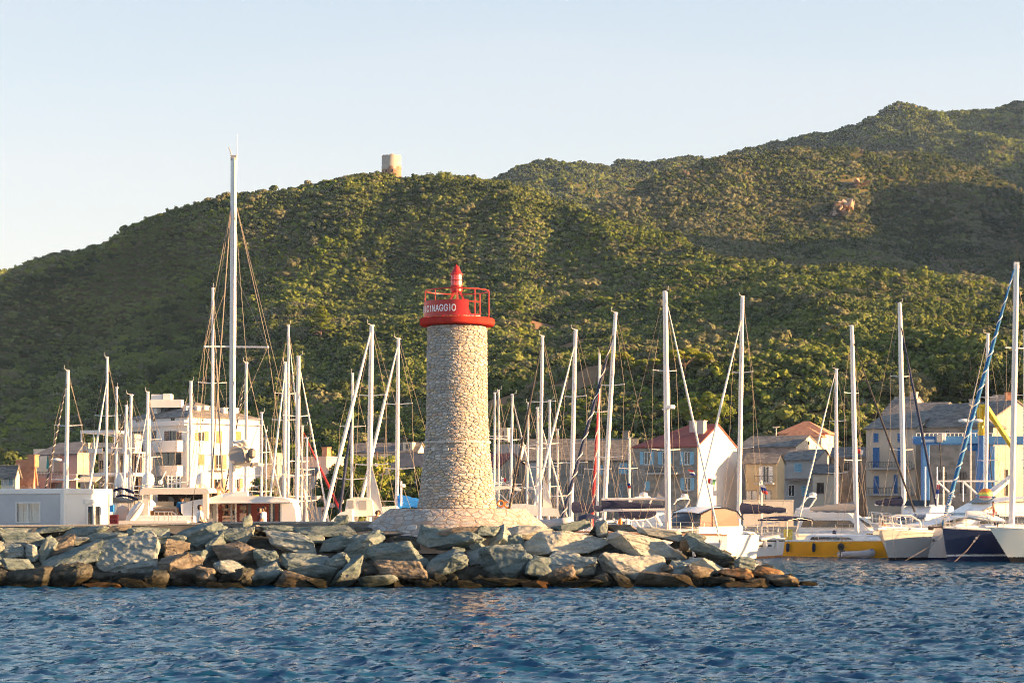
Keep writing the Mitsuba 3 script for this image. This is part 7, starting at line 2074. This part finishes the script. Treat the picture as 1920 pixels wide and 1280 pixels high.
ra = MB().tube([at(1667, 970, D), at(1680, 966, D), at(1708, 967, D), at(1725, 978, D), at(1726, 990, D)], 0.07, 6)
part(kg, 'roof_arch', ra, 'white_gelcoat', smooth=40)
part(kg, 'bowsprit', bt.mb().box((6.1, 0, 1.98), (1.5, 0.42, 0.12), chamfer=0.03), 'white_gelcoat')
part(kg, 'anchor', bt.mb().box((6.6, 0, 1.85), (0.6, 0.1, 0.08)).box((6.75, 0, 1.72), (0.12, 0.4, 0.2)), 'steel')
kk = thing('motor_yacht', 'dark blue-hulled sailing boat with a white line above the water and spiral blue jib', 'yacht', None)
labels[kk]['category'] = 'sailboat'
D = 130.5
yawb = math.radians(180 + 33)
bb = Boat(kk, (gx(1770, D) + 6.6 * math.cos(math.radians(33)), D + 6.6 * math.sin(math.radians(33))), yawb, 13.5, 4.2, 1.55, 2.05, 'navy_gelcoat', stripe='navy_gelcoat', kind='sail', rake=0.45, flare=0.12, line=(0.33, 0.43, 'white_gelcoat'))
part(kk, 'toe_rail', bb.mb().tube([p + [0, 0, 0.04] for p in bb.edge], 0.07, 6).tube([p * [1, -1, 1] + [0, 0, 0.04] for p in bb.edge], 0.07, 6), 'white_gelcoat', smooth=40)
bb.cabin(-2.6, 3.2, 2.7, 1.7, 0.5, 0.4)
bb.lifelines(h=0.68, t0=0.1, t1=0.95, n=9)
bb.pulpit(h=0.72)
stem = bb.w(6.75, 0, 2.1)
foot, Tp = at(1897, 985, D + 3.6), at(1906, 495, D + 3.6)
mast = part(kk, 'mast', MB().tube([foot, Tp], [0.2, 0.17], 12), 'mast_metal', smooth=40)
part(mast, 'masthead', MB().box(Tp, (0.3, 0.3, 0.2)), 'mast_metal')
part(mast, 'antenna', MB().bar(Tp, Tp + [0.05, 0, 1.5], 0.016, 0.008), 'rope_dark')
part(mast, 'spreader', MB().bar(at(1885, 652, D + 3.4), at(1925, 653, D + 3.8), 0.045), 'mast_metal')
for px in (1887, 1930):
    part(kk, 'shroud', MB().tube([at(1905, 505, D + 3.6), at(px, 652, D + 3.5), at(px - 2, 990, D + 3.2)], 0.012, 4), 'rope_tan')
m, s = furl(stem + [0, 0, 0.1], at(1901, 506, D + 3.4), 0.13, 17)
f = part(kk, 'furled_jib', m, 'jib_blue', smooth=50)
part(f, 'spiral_strip', s, 'white_canvas', smooth=50)
lo = stem + (at(1901, 506, D + 3.4) - stem) * 0.0
for i in range(12):
    a_ = stem + (at(1901, 506, D + 3.4) - stem) * (0.03 + 0.0085 * i)
    part(f, 'lacing', MB().bar(a_ - [0.13, 0.1, -0.03], a_ + [0.13, -0.1, 0.04], 0.035, n=5), 'white_canvas')
part(kk, 'anchor', MB().box(stem + [-0.45, -0.25, 0.02], (0.9, 0.12, 0.12)).box(stem + [-0.75, -0.3, -0.08], (0.3, 0.34, 0.2), chamfer=0.04), 'rope_dark')
km = thing('motor_yacht', 'pale-hulled yacht bow at the right edge, in front of the dark blue hull', 'yacht')
D = 127.5
mb_ = Boat(km, (gx(1857, D) + 6.9 * math.cos(math.radians(28)), D + 6.9 * math.sin(math.radians(28))), math.radians(180 + 28), 14, 4.3, 1.7, 2.12, 'mint_gelcoat', stripe='black_paint', kind='motor', flare=0.24, rake=1.7, boot=0.34)
mb_.pulpit(h=0.8)
mb_.lifelines(h=0.75, t0=0.3, t1=0.97, n=7)
mb_.cabin(-3, 3.4, 2.9, 1.6, 0.55, 0.3)
part(km, 'bow_roller', mb_.mb().box((7.0, 0, 2.18), (0.9, 0.4, 0.1), chamfer=0.03), 'white_gelcoat')
# mooring lines
for i, (a, b, lab) in enumerate((((1836, 1003, 127.5), (1790, 1053, 124.5), 'pale mooring line running from the bow roller of the right-edge yacht to the water'), ((1768, 1003, 130), (1697, 1051, 126), 'thin mooring line from the dark blue bow crossing the grey hull'), ((1673, 998, 130), (1679, 1049, 128.5), 'vertical line hanging down the grey hull'), ((1604, 1010, 141), (1548, 1049, 139), 'thin line slanting across the yellow hull'))):
    pa, pb = at(*a), at(*b)
    md = (pa + pb) / 2 - [0, 0, 0.12]
    solo('mooring_line', lab, 'rope', MB().tube([pa, md, pb], 0.014 if i == 0 else 0.009, 5), 'rope_tan', smooth=40)

# ---- white canopies, booms and clutter seen between the masts
kd = thing('sprayhood_boat', 'white boat with a tall clear-windowed canvas canopy left of the plinth', 'boat')
D = 107.0
bt = Boat(kd, (gx(668, D), D + 3), math.radians(200), 9.5, 3.3, 1.9, 2.2, 'white_gelcoat', kind='motor')
canopy = [[(gx(px, D) + 0, D + 0.4 + dy, gz(py, D)) for px, py in ((644, 968), (649, 936), (662, 932), (684, 932), (697, 938), (700, 968))] for dy in (0, 1.6)]
part(kd, 'canopy', MB().loft(canopy, close=True, cap=True), 'white_canvas', smooth=30)
for x0, x1, y0, y1 in ((651, 662, 938, 953), (672, 686, 938, 956)):
    part(kd + '__canopy', 'clear_window', MB().box(((gx(x0, D) + gx(x1, D)) / 2, D + 0.38, (gz(y0, D) + gz(y1, D)) / 2), (gx(x1, D) - gx(x0, D), 0.02, gz(y0, D) - gz(y1, D))), 'mid_grey_paint')
part(kd, 'foredeck', MB().prism([(gx(620, D), gz(978, D)), (gx(640, D), gz(960, D)), (gx(662, D), gz(955, D)), (gx(662, D), gz(980, D))], D - 0.5, D + 1.5), 'white_gelcoat')
part(kd, 'boarding_rail', MB().tube([at(690, 976, D - 1), at(690, 968, D - 1), at(707, 967, D - 1), at(707, 976, D - 1)], 0.02, 5), 'steel')
k = thing('motor_boat', 'white coachroof of a boat behind the plinth, left of the blue sail cover', 'boat')
bt = Boat(k, (gx(730, 112), 114), math.radians(170), 9, 3.2, 1.8, 2.2, 'white_gelcoat', kind='motor')
part(k, 'coachroof', MB().prism([(gx(708, 110), gz(970, 110)), (gx(712, 110), gz(950, 110)), (gx(742, 110), gz(948, 110)), (gx(748, 110), gz(970, 110))], 110, 112.5), 'white_gelcoat')
part(k, 'guard_rail', MB().tube([at(711, 948, 109.8), at(714, 939, 109.8), at(744, 940, 109.8)], 0.02, 5), 'steel')
part(k, 'stern_pole', MB().bar(at(752, 948, 111), at(752, 902, 111), 0.055, n=8), 'mast_metal')
part(k, 'radar', MB(at(755, 910, 111)).lathe([(0, -0.09), (0.13, -0.09), (0.14, 0.0), (0.12, 0.08), (0, 0.1)], n=14), 'white_gelcoat', smooth=40)
k = thing('bimini', 'white bimini top on a boat just right of the tower shaft', 'bimini')
D = 116
part(k, 'canopy', MB().loft([[at(px, py, D + dy) for px, py in ((925, 914), (932, 911), (955, 911), (972, 914), (978, 917), (976, 921), (950, 916), (926, 920))] for dy in (0, 2.2)]), 'white_canvas', smooth=40)
for px0, px1 in ((930, 958), (974, 950)):
    part(k, 'frame', MB().bar(at(px0, 919, D), at(px1, 945, D), 0.028), 'steel')
k = thing('motor_boat', 'white boat with orange lifebuoys right of the tower', 'boat')
bt = Boat(k, (gx(985, 122), 123), math.radians(185), 11, 3.4, 1.9, 2.3, 'white_gelcoat', kind='motor', deck='white_gelcoat')
part(k, 'coachroof', MB().prism([(gx(930, 121), gz(965, 121)), (gx(934, 121), gz(946, 121)), (gx(985, 121), gz(944, 121)), (gx(1046, 121), gz(954, 121)), (gx(1050, 121), gz(968, 121))], 121, 123), 'white_gelcoat')
for px, py in ((939, 944), (952, 946)):
    part(k, 'lifebuoy', MB().lathe([(0.17 + 0.05 * math.cos(t), 0.05 * math.sin(t)) for t in np.linspace(0, 2 * np.pi, 9)], (0, 0, 0), 16).out().apply_transform(trimesh.transformations.rotation_matrix(math.pi / 2, [1, 0, 0])).apply_translation(at(px, py, 119)), 'orange_plastic', smooth=40)
k = thing('motor_boat', 'low navy-trimmed boat with open cockpit and steel rails before the big pale rocks', 'boat')
bt = Boat(k, (gx(1175, 118), 120), math.radians(188), 11, 3.4, 1.75, 2.05, 'white_gelcoat', kind='motor', deck='teak')
bt.lifelines(h=0.7, t0=0.05, t1=0.95, n=8)
for px in (1150, 1188, 1210):
    part(k, 'slanting_strut', MB().bar(at(px, 972, 117), at(px + 14, 990, 117), 0.05), 'white_gelcoat')
part(k, 'spray_cover', MB().loft([[at(1085 + 36 * u, 968 - 5 * math.sin(math.pi * u), 119 + dy) - np.array([0, 0, 0.25 * abs(dy) ** 2]) for dy in (-1, -0.5, 0, 0.5, 1)] for u in np.linspace(0, 1, 6)], close=False, cap=False), 'navy_canvas', smooth=50)
for px, m in ((1163, 'orange_plastic'), (1176, 'white_gelcoat')):
    part(k, 'fender', MB(at(px, 980, 117)).lathe([(0, -0.25), (0.1, -0.2), (0.13, 0), (0.1, 0.2), (0, 0.25)], n=10), m, smooth=40)
k = thing('sport_fisher', 'white boat with a slanting bow and navy sail bag behind the thick radar mast', 'boat')
bt = Boat(k, (gx(1230, 130), 132), math.radians(195), 10, 3.3, 1.6, 2.1, 'white_gelcoat', kind='motor')
bt.cabin(-3, 1.5, 2.6, 2.0, 1.3, 1.1)
part(k, 'tower_strut', MB().bar(at(1222, 955, 128), at(1240, 985, 128), 0.12, n=6), 'white_gelcoat')

# fenders hung over the sides, portholes
def fenders(key, bt, side, xs, m):
    for x in xs:
        t = bt.tx(x)
        y = (bt.half(t) + 0.10) * side
        f = part(key, 'fender', bt.mb().lathe([(0, -0.30), (0.09, -0.26), (0.12, -0.1), (0.12, 0.1), (0.09, 0.26), (0, 0.30)], (x, y, bt.deckz(t) - 0.42), 10), m, smooth=40)
        part(f, 'line', bt.mb().bar((x, y, bt.deckz(t) - 0.14), (x, y - 0.1 * side, bt.deckz(t) + 0.35), 0.012, n=4), 'rope_tan')


for key, bt, xs, m in ((k31, b31, (-3.6, -1.6, 0.6), 'white_gelcoat'), (k33, b33, (-3.2, -0.8, 1.4), 'navy_canvas'), (kg, gb, (-2.6, -0.4), 'white_gelcoat'), (kk, bb, (-3.0, 0.5), 'white_gelcoat')):
    for s in (1, -1):
        fenders(key, bt, s, xs, m)
for s in (1, -1):
    for x in (-2.6, -1.2, 0.4):
        part(k31 + '__hull', 'porthole', b31.mb().box((x, s * (b31.half(b31.tx(x)) * 0.985 - 0.01), 0.82), (0.42, 0.10, 0.13), chamfer=0.03), 'glass_pane')
    for i, x in enumerate((5.2, 5.35)):
        part(kk + '__hull', 'bow_mark', bb.mb().box((x - 0.4, s * (bb.half(bb.tx(x - 0.4)) * 0.97 + 0.01), 1.45 - 0.2 * i), (0.16, 0.06, 0.14), chamfer=0.02), 'white_gelcoat')

# flags on sterns and rigging
mat('flag_red', diffuse((0.55, 0.06, 0.06)))
mat('flag_white', diffuse((0.75, 0.74, 0.72)))
mat('flag_blue', diffuse((0.03, 0.06, 0.28)))
mat('flag_green', diffuse((0.22, 0.50, 0.20)))


def flag(label, px, py, D, w, h, cols, vert, lean=0.0, staff=None):
    k = thing('flag', label, 'flag')
    s = D / F
    o = at(px, py, D)
    for i, m in enumerate(cols):
        pts = []
        n = len(cols)
        for a in np.linspace(0, 1, 5):
            row = []
            for b in (i / n, (i + 1) / n):
                u, v = (b, a) if vert else (a, b)
                row.append(o + np.array([(u * w + lean * v) * s, 0.12 * math.sin(u * 5 + v), -v * h * s - 0.2 * u * w * s]))
            pts.append(row)
        part(k, 'stripe', MB().loft(pts, close=False, cap=False), m, smooth=60)
    if staff:
        part(k, 'staff', MB().bar(at(*staff[:2], D), at(*staff[2:], D), 0.02), 'mast_metal')


flag('small white, blue and red striped flag on a staff before the shop front', 1424, 907, 145, 10, 18, ('flag_white', 'flag_blue', 'flag_red'), False, 6, (1423, 945, 1424, 904))
flag('small red and white pennant beside the mast over the yellow boat', 1609, 842, 150, 9, 8, ('flag_red', 'flag_white'), True)
flag('white, red and green flag hanging before the shaded white gable', 1328, 896, 150, 14, 11, ('flag_red', 'flag_white', 'flag_green'), True, -2)
flag('red, white and blue ensign on a steel mast before the red-roofed house', 1290, 880, 150, 10, 10, ('flag_red', 'flag_white', 'flag_blue'), False, 5)
flag('red and white flag just right of the tower shaft', 940, 895, 130, 9, 7, ('flag_white', 'flag_red'), True, 0, (939, 912, 940, 893))
flag('small blue and white pennant below the radar pole before the row house', 1176, 905, 140, 5, 10, ('flag_blue', 'flag_red'), False, 2)
flag('pink, blue and white flag on the brown-decked boat left of the white yacht', 1757, 908, 140, 5, 26, ('flag_red', 'flag_blue', 'flag_white'), False, -3, (1759, 945, 1759, 904))
flag('small white pennant hanging in the rigging before the green trees', 703, 868, 112, 6, 6, ('flag_white', 'flag_white'), True)
# ------------------------------------------------------------------ people
import manifold3d as m3


def bones(chains, ref=0.03, smooth=8):
    """One continuous surface round a skeleton: every bone the hull of the balls at its ends."""
    ms = []
    for a, ra, b, rb in chains:
        s = m3.Manifold.sphere(1.0, 20)
        A, B = np.asarray(a, float), np.asarray(b, float)
        ms.append(m3.Manifold.batch_hull([s.scale([ra] * 3).translate(A.tolist()), s.scale([rb] * 3).translate(B.tolist())]))
    m = m3.Manifold.batch_boolean(ms, m3.OpType.Add)
    q = m.to_mesh()
    t = trimesh.Trimesh(q.vert_properties[:, :3], q.tri_verts)
    return t


def person(label, head_px, D, facing, pose='stand', shirt=None, shorts=None, hair='dark_hair', H=1.75, arms=(0.15, 0.15), lean=0.0, group=None, head_turn=0.0, legs=True):
    """head_px: pixel of the top of the head. facing: radians, 0 looks to the right of the picture, -pi/2 at the camera."""
    k = thing('person', label, 'person', group)
    s = H / 1.75
    o = at(head_px[0], head_px[1], D)
    R = rotz(facing)
    sit = pose == 'sit'
    hip = 0.92 if not sit else 0.92
    J = {}
    ln = lean
    up = lambda z: np.array([math.sin(ln) * (z - hip), 0, hip + math.cos(ln) * (z - hip)])
    J['pelvis'], J['waist'], J['chest'], J['neck'], J['head'] = up(0.94), up(1.10), up(1.33), up(1.50), up(1.63)
    for sd, q in ((1, 'l'), (-1, 'r')):
        J['sh' + q] = up(1.42) + [0, 0.19 * sd, 0]
        a = arms[0 if sd > 0 else 1]
        J['el' + q] = J['sh' + q] + [math.sin(a) * 0.29, 0.06 * sd, -math.cos(a) * 0.29]
        J['wr' + q] = J['el' + q] + [math.sin(a + 0.45) * 0.25, -0.01 * sd, -math.cos(a + 0.45) * 0.25]
        J['hip' + q] = np.array([0, 0.09 * sd, 0.90])
        if sit:
            J['kn' + q] = J['hip' + q] + [0.42, 0.05 * sd, 0.02]
            J['an' + q] = J['kn' + q] + [0.05, 0, -0.42]
        else:
            J['kn' + q] = np.array([0.03 + 0.03 * sd, 0.10 * sd, 0.49])
            J['an' + q] = np.array([-0.02 + 0.05 * sd, 0.10 * sd, 0.08])
        J['toe' + q] = J['an' + q] + [0.17, 0.02 * sd, -0.05]
    ztop = up(1.75)[2]
    w = lambda p: R @ (np.asarray(p) * s - [0, 0, ztop * s]) + o
    h = J['head']
    ch = [(J['pelvis'], 0.125, J['waist'], 0.115), (J['waist'], 0.115, J['chest'], 0.135), (J['chest'], 0.13, J['neck'], 0.06), (J['neck'], 0.055, h, 0.075), (h + [0, 0, 0.02], 0.092, h + [0.02, 0, -0.05], 0.075), (h + [0.07, 0, -0.02], 0.035, h + [0.112, 0, -0.03], 0.014), (h + [0.03, 0, -0.10], 0.045, h + [0.06, 0, -0.09], 0.035),
          (h + [0, 0.09, -0.01], 0.02, h + [0, 0.098, -0.03], 0.014), (h + [0, -0.09, -0.01], 0.02, h + [0, -0.098, -0.03], 0.014)]
    for q, sd in (('l', 1), ('r', -1)):
        ch += [(J['chest'] + [0, 0.06 * sd, 0.02], 0.10, J['sh' + q], 0.068), (J['sh' + q], 0.062, J['el' + q], 0.045), (J['el' + q], 0.045, J['wr' + q], 0.03)]
        d = (J['wr' + q] - J['el' + q]) / np.linalg.norm(J['wr' + q] - J['el' + q])
        palm = J['wr' + q] + d * 0.085
        ch.append((J['wr' + q], 0.03, palm, 0.036))
        sv = np.cross(d, [0, 1.0, 0])
        for i, (off, ln_) in enumerate(((-0.027, 0.062), (-0.009, 0.078), (0.010, 0.072), (0.028, 0.056))):
            b0 = palm + sv * off
            m1 = b0 + d * ln_ * 0.6 + [0.0, -0.012 * sd, 0]
            ch += [(b0, 0.011, m1, 0.010), (m1, 0.010, m1 + d * ln_ * 0.45 + [0, -0.022 * sd, 0], 0.008)]
        tb = J['wr' + q] + d * 0.03 + sv * -0.03
        ch.append((tb, 0.014, tb + d * 0.05 - sv * 0.035, 0.010))
        if legs:
            ch += [(J['pelvis'] + [0, 0.05 * sd, 0], 0.115, J['hip' + q], 0.10), (J['hip' + q], 0.098, J['kn' + q], 0.062), (J['kn' + q], 0.06, J['an' + q], 0.042), (J['an' + q], 0.045, J['toe' + q], 0.034)]
    world = lambda cs: [(w(a), ra * s, w(b), rb * s) for a, ra, b, rb in cs]
    part(k, 'body', bones(world(ch)), 'skin', smooth=55)
    hr = [(h + [-0.03, 0, 0.04], 0.093, h + [0.03, 0, 0.075], 0.062), (h + [-0.05, 0, 0.0], 0.078, h + [-0.045, 0, -0.06], 0.055)]
    part(k, 'hair', bones(world(hr)), hair, smooth=55)
    fz = []
    for sd in (1, -1):
        fz.append((h + [0.088, 0.032 * sd, 0.005], 0.010, h + [0.090, 0.032 * sd, 0.005], 0.009))
    part(k, 'eyes', bones(world(fz)), 'dark_hair', smooth=55)
    part(k, 'mouth', bones(world([(h + [0.090, 0.02, -0.082], 0.007, h + [0.090, -0.02, -0.082], 0.007)])), 'terrace_red', smooth=55)
    if shirt:
        cs = [(J['pelvis'] + [0, 0, 0.02], 0.150, J['waist'], 0.142), (J['waist'], 0.142, J['chest'], 0.155), (J['chest'], 0.15, J['neck'] - [0, 0, 0.05], 0.082)]
        for q, sd in (('l', 1), ('r', -1)):
            cs += [(J['chest'] + [0, 0.06 * sd, 0.02], 0.115, J['sh' + q], 0.084), (J['sh' + q], 0.082, J['sh' + q] + (J['el' + q] - J['sh' + q]) * 0.62, 0.070)]
        part(k, 'shirt', bones(world(cs)), shirt, smooth=55)
    if shorts and legs:
        cs = [(J['pelvis'], 0.148, J['pelvis'] - [0, 0, 0.02], 0.145)]
        for q, sd in (('l', 1), ('r', -1)):
            cs += [(J['pelvis'] + [0, 0.05 * sd, 0], 0.128, J['hip' + q], 0.115), (J['hip' + q], 0.115, J['hip' + q] + (J['kn' + q] - J['hip' + q]) * 0.72, 0.09)]
        part(k, 'shorts', bones(world(cs)), shorts, smooth=55)
    return k


person('bearded man in a white T-shirt standing on the quay beside the catamaran', (375, 946.5), 99.6, math.radians(12), shirt='white_cloth', shorts='navy_cloth', arms=(0.35, 0.1), H=1.78)
person('person in a dark maroon shirt turned towards another, right half of the catamaran', (487, 951.5), 100.2, math.radians(15), shirt='maroon_cloth', shorts='navy_cloth', H=1.66, arms=(0.2, 0.3))
person('person in a white T-shirt facing the one in maroon on the catamaran', (494.5, 949.5), 99.7, math.radians(170), shirt='white_cloth', shorts='navy_cloth', H=1.70, arms=(0.1, 0.25))
person('bare-chested person sitting on the catamaran flybridge, back turned', (407, 903.5), 107.0, math.radians(70), pose='sit', shorts='navy_cloth', H=1.7, arms=(0.5, 0.7), lean=0.15)
person('dark-haired person of whom only the crown shows on the catamaran flybridge', (427, 917.5), 107.6, math.radians(-90), pose='sit', shirt='maroon_cloth', shorts='navy_cloth', H=1.65)
person('fair-haired person in pale shirt sitting on the catamaran flybridge', (447.5, 912.5), 107.3, math.radians(160), pose='sit', shirt='white_cloth', shorts='navy_cloth', hair='rope_tan', H=1.65)
person('person in a blue top standing inside the cockpit of the motor yacht', (341, 931.5), 106.6, math.radians(-60), shirt='blue_canvas', shorts='navy_cloth', H=1.7, arms=(0.5, 0.2))
person('person sitting low by the boarding rail, left of a pair beside the plinth', (703, 957.5), 104.5, math.radians(30), pose='sit', shorts='navy_cloth', H=1.65, arms=(0.5, 0.5), lean=0.2)
person('person in a white top sitting beside another at the left foot of the plinth', (710, 956.5), 104.8, math.radians(150), pose='sit', shirt='white_cloth', shorts='navy_cloth', H=1.65, arms=(0.4, 0.5))
person('boy in red swimming trunks standing on the bow at the right', (1863.5, 940), 127.8, math.radians(175), shorts='red_cloth', H=1.15, arms=(0.7, 0.3), lean=0.12)
person('person in dark clothes behind the boy on the right-hand bow', (1868, 959), 128.2, math.radians(-80), shirt='navy_cloth', shorts='navy_cloth', hair='rope_tan', H=1.2)
person('bare-backed person bending over gear on the foredeck of the grey motor boat', (1668, 980), 134.5, math.radians(200), pose='sit', shorts='navy_cloth', H=1.5, lean=0.9, arms=(0.9, 0.9))
# ------------------------------------------------------------------ the air between here and the far ridges
scene['air'] = {'type': 'homogeneous', 'albedo': {'type': 'rgb', 'value': [0.95, 0.95, 0.95]}, 'sigma_t': {'type': 'rgb', 'value': [0.000022, 0.000034, 0.000060]}}
scene['haze'] = {'type': 'cube', 'to_world': T().translate([0, 1500, 222]).scale([3500, 3000, 227]), 'bsdf': {'type': 'null'}, 'interior': {'type': 'ref', 'id': 'air'}}
labels['haze'] = {'kind': 'stuff', 'label': 'thin evening haze over the harbour and the hills', 'category': 'haze'}
scene['camera']['medium'] = {'type': 'ref', 'id': 'air'}
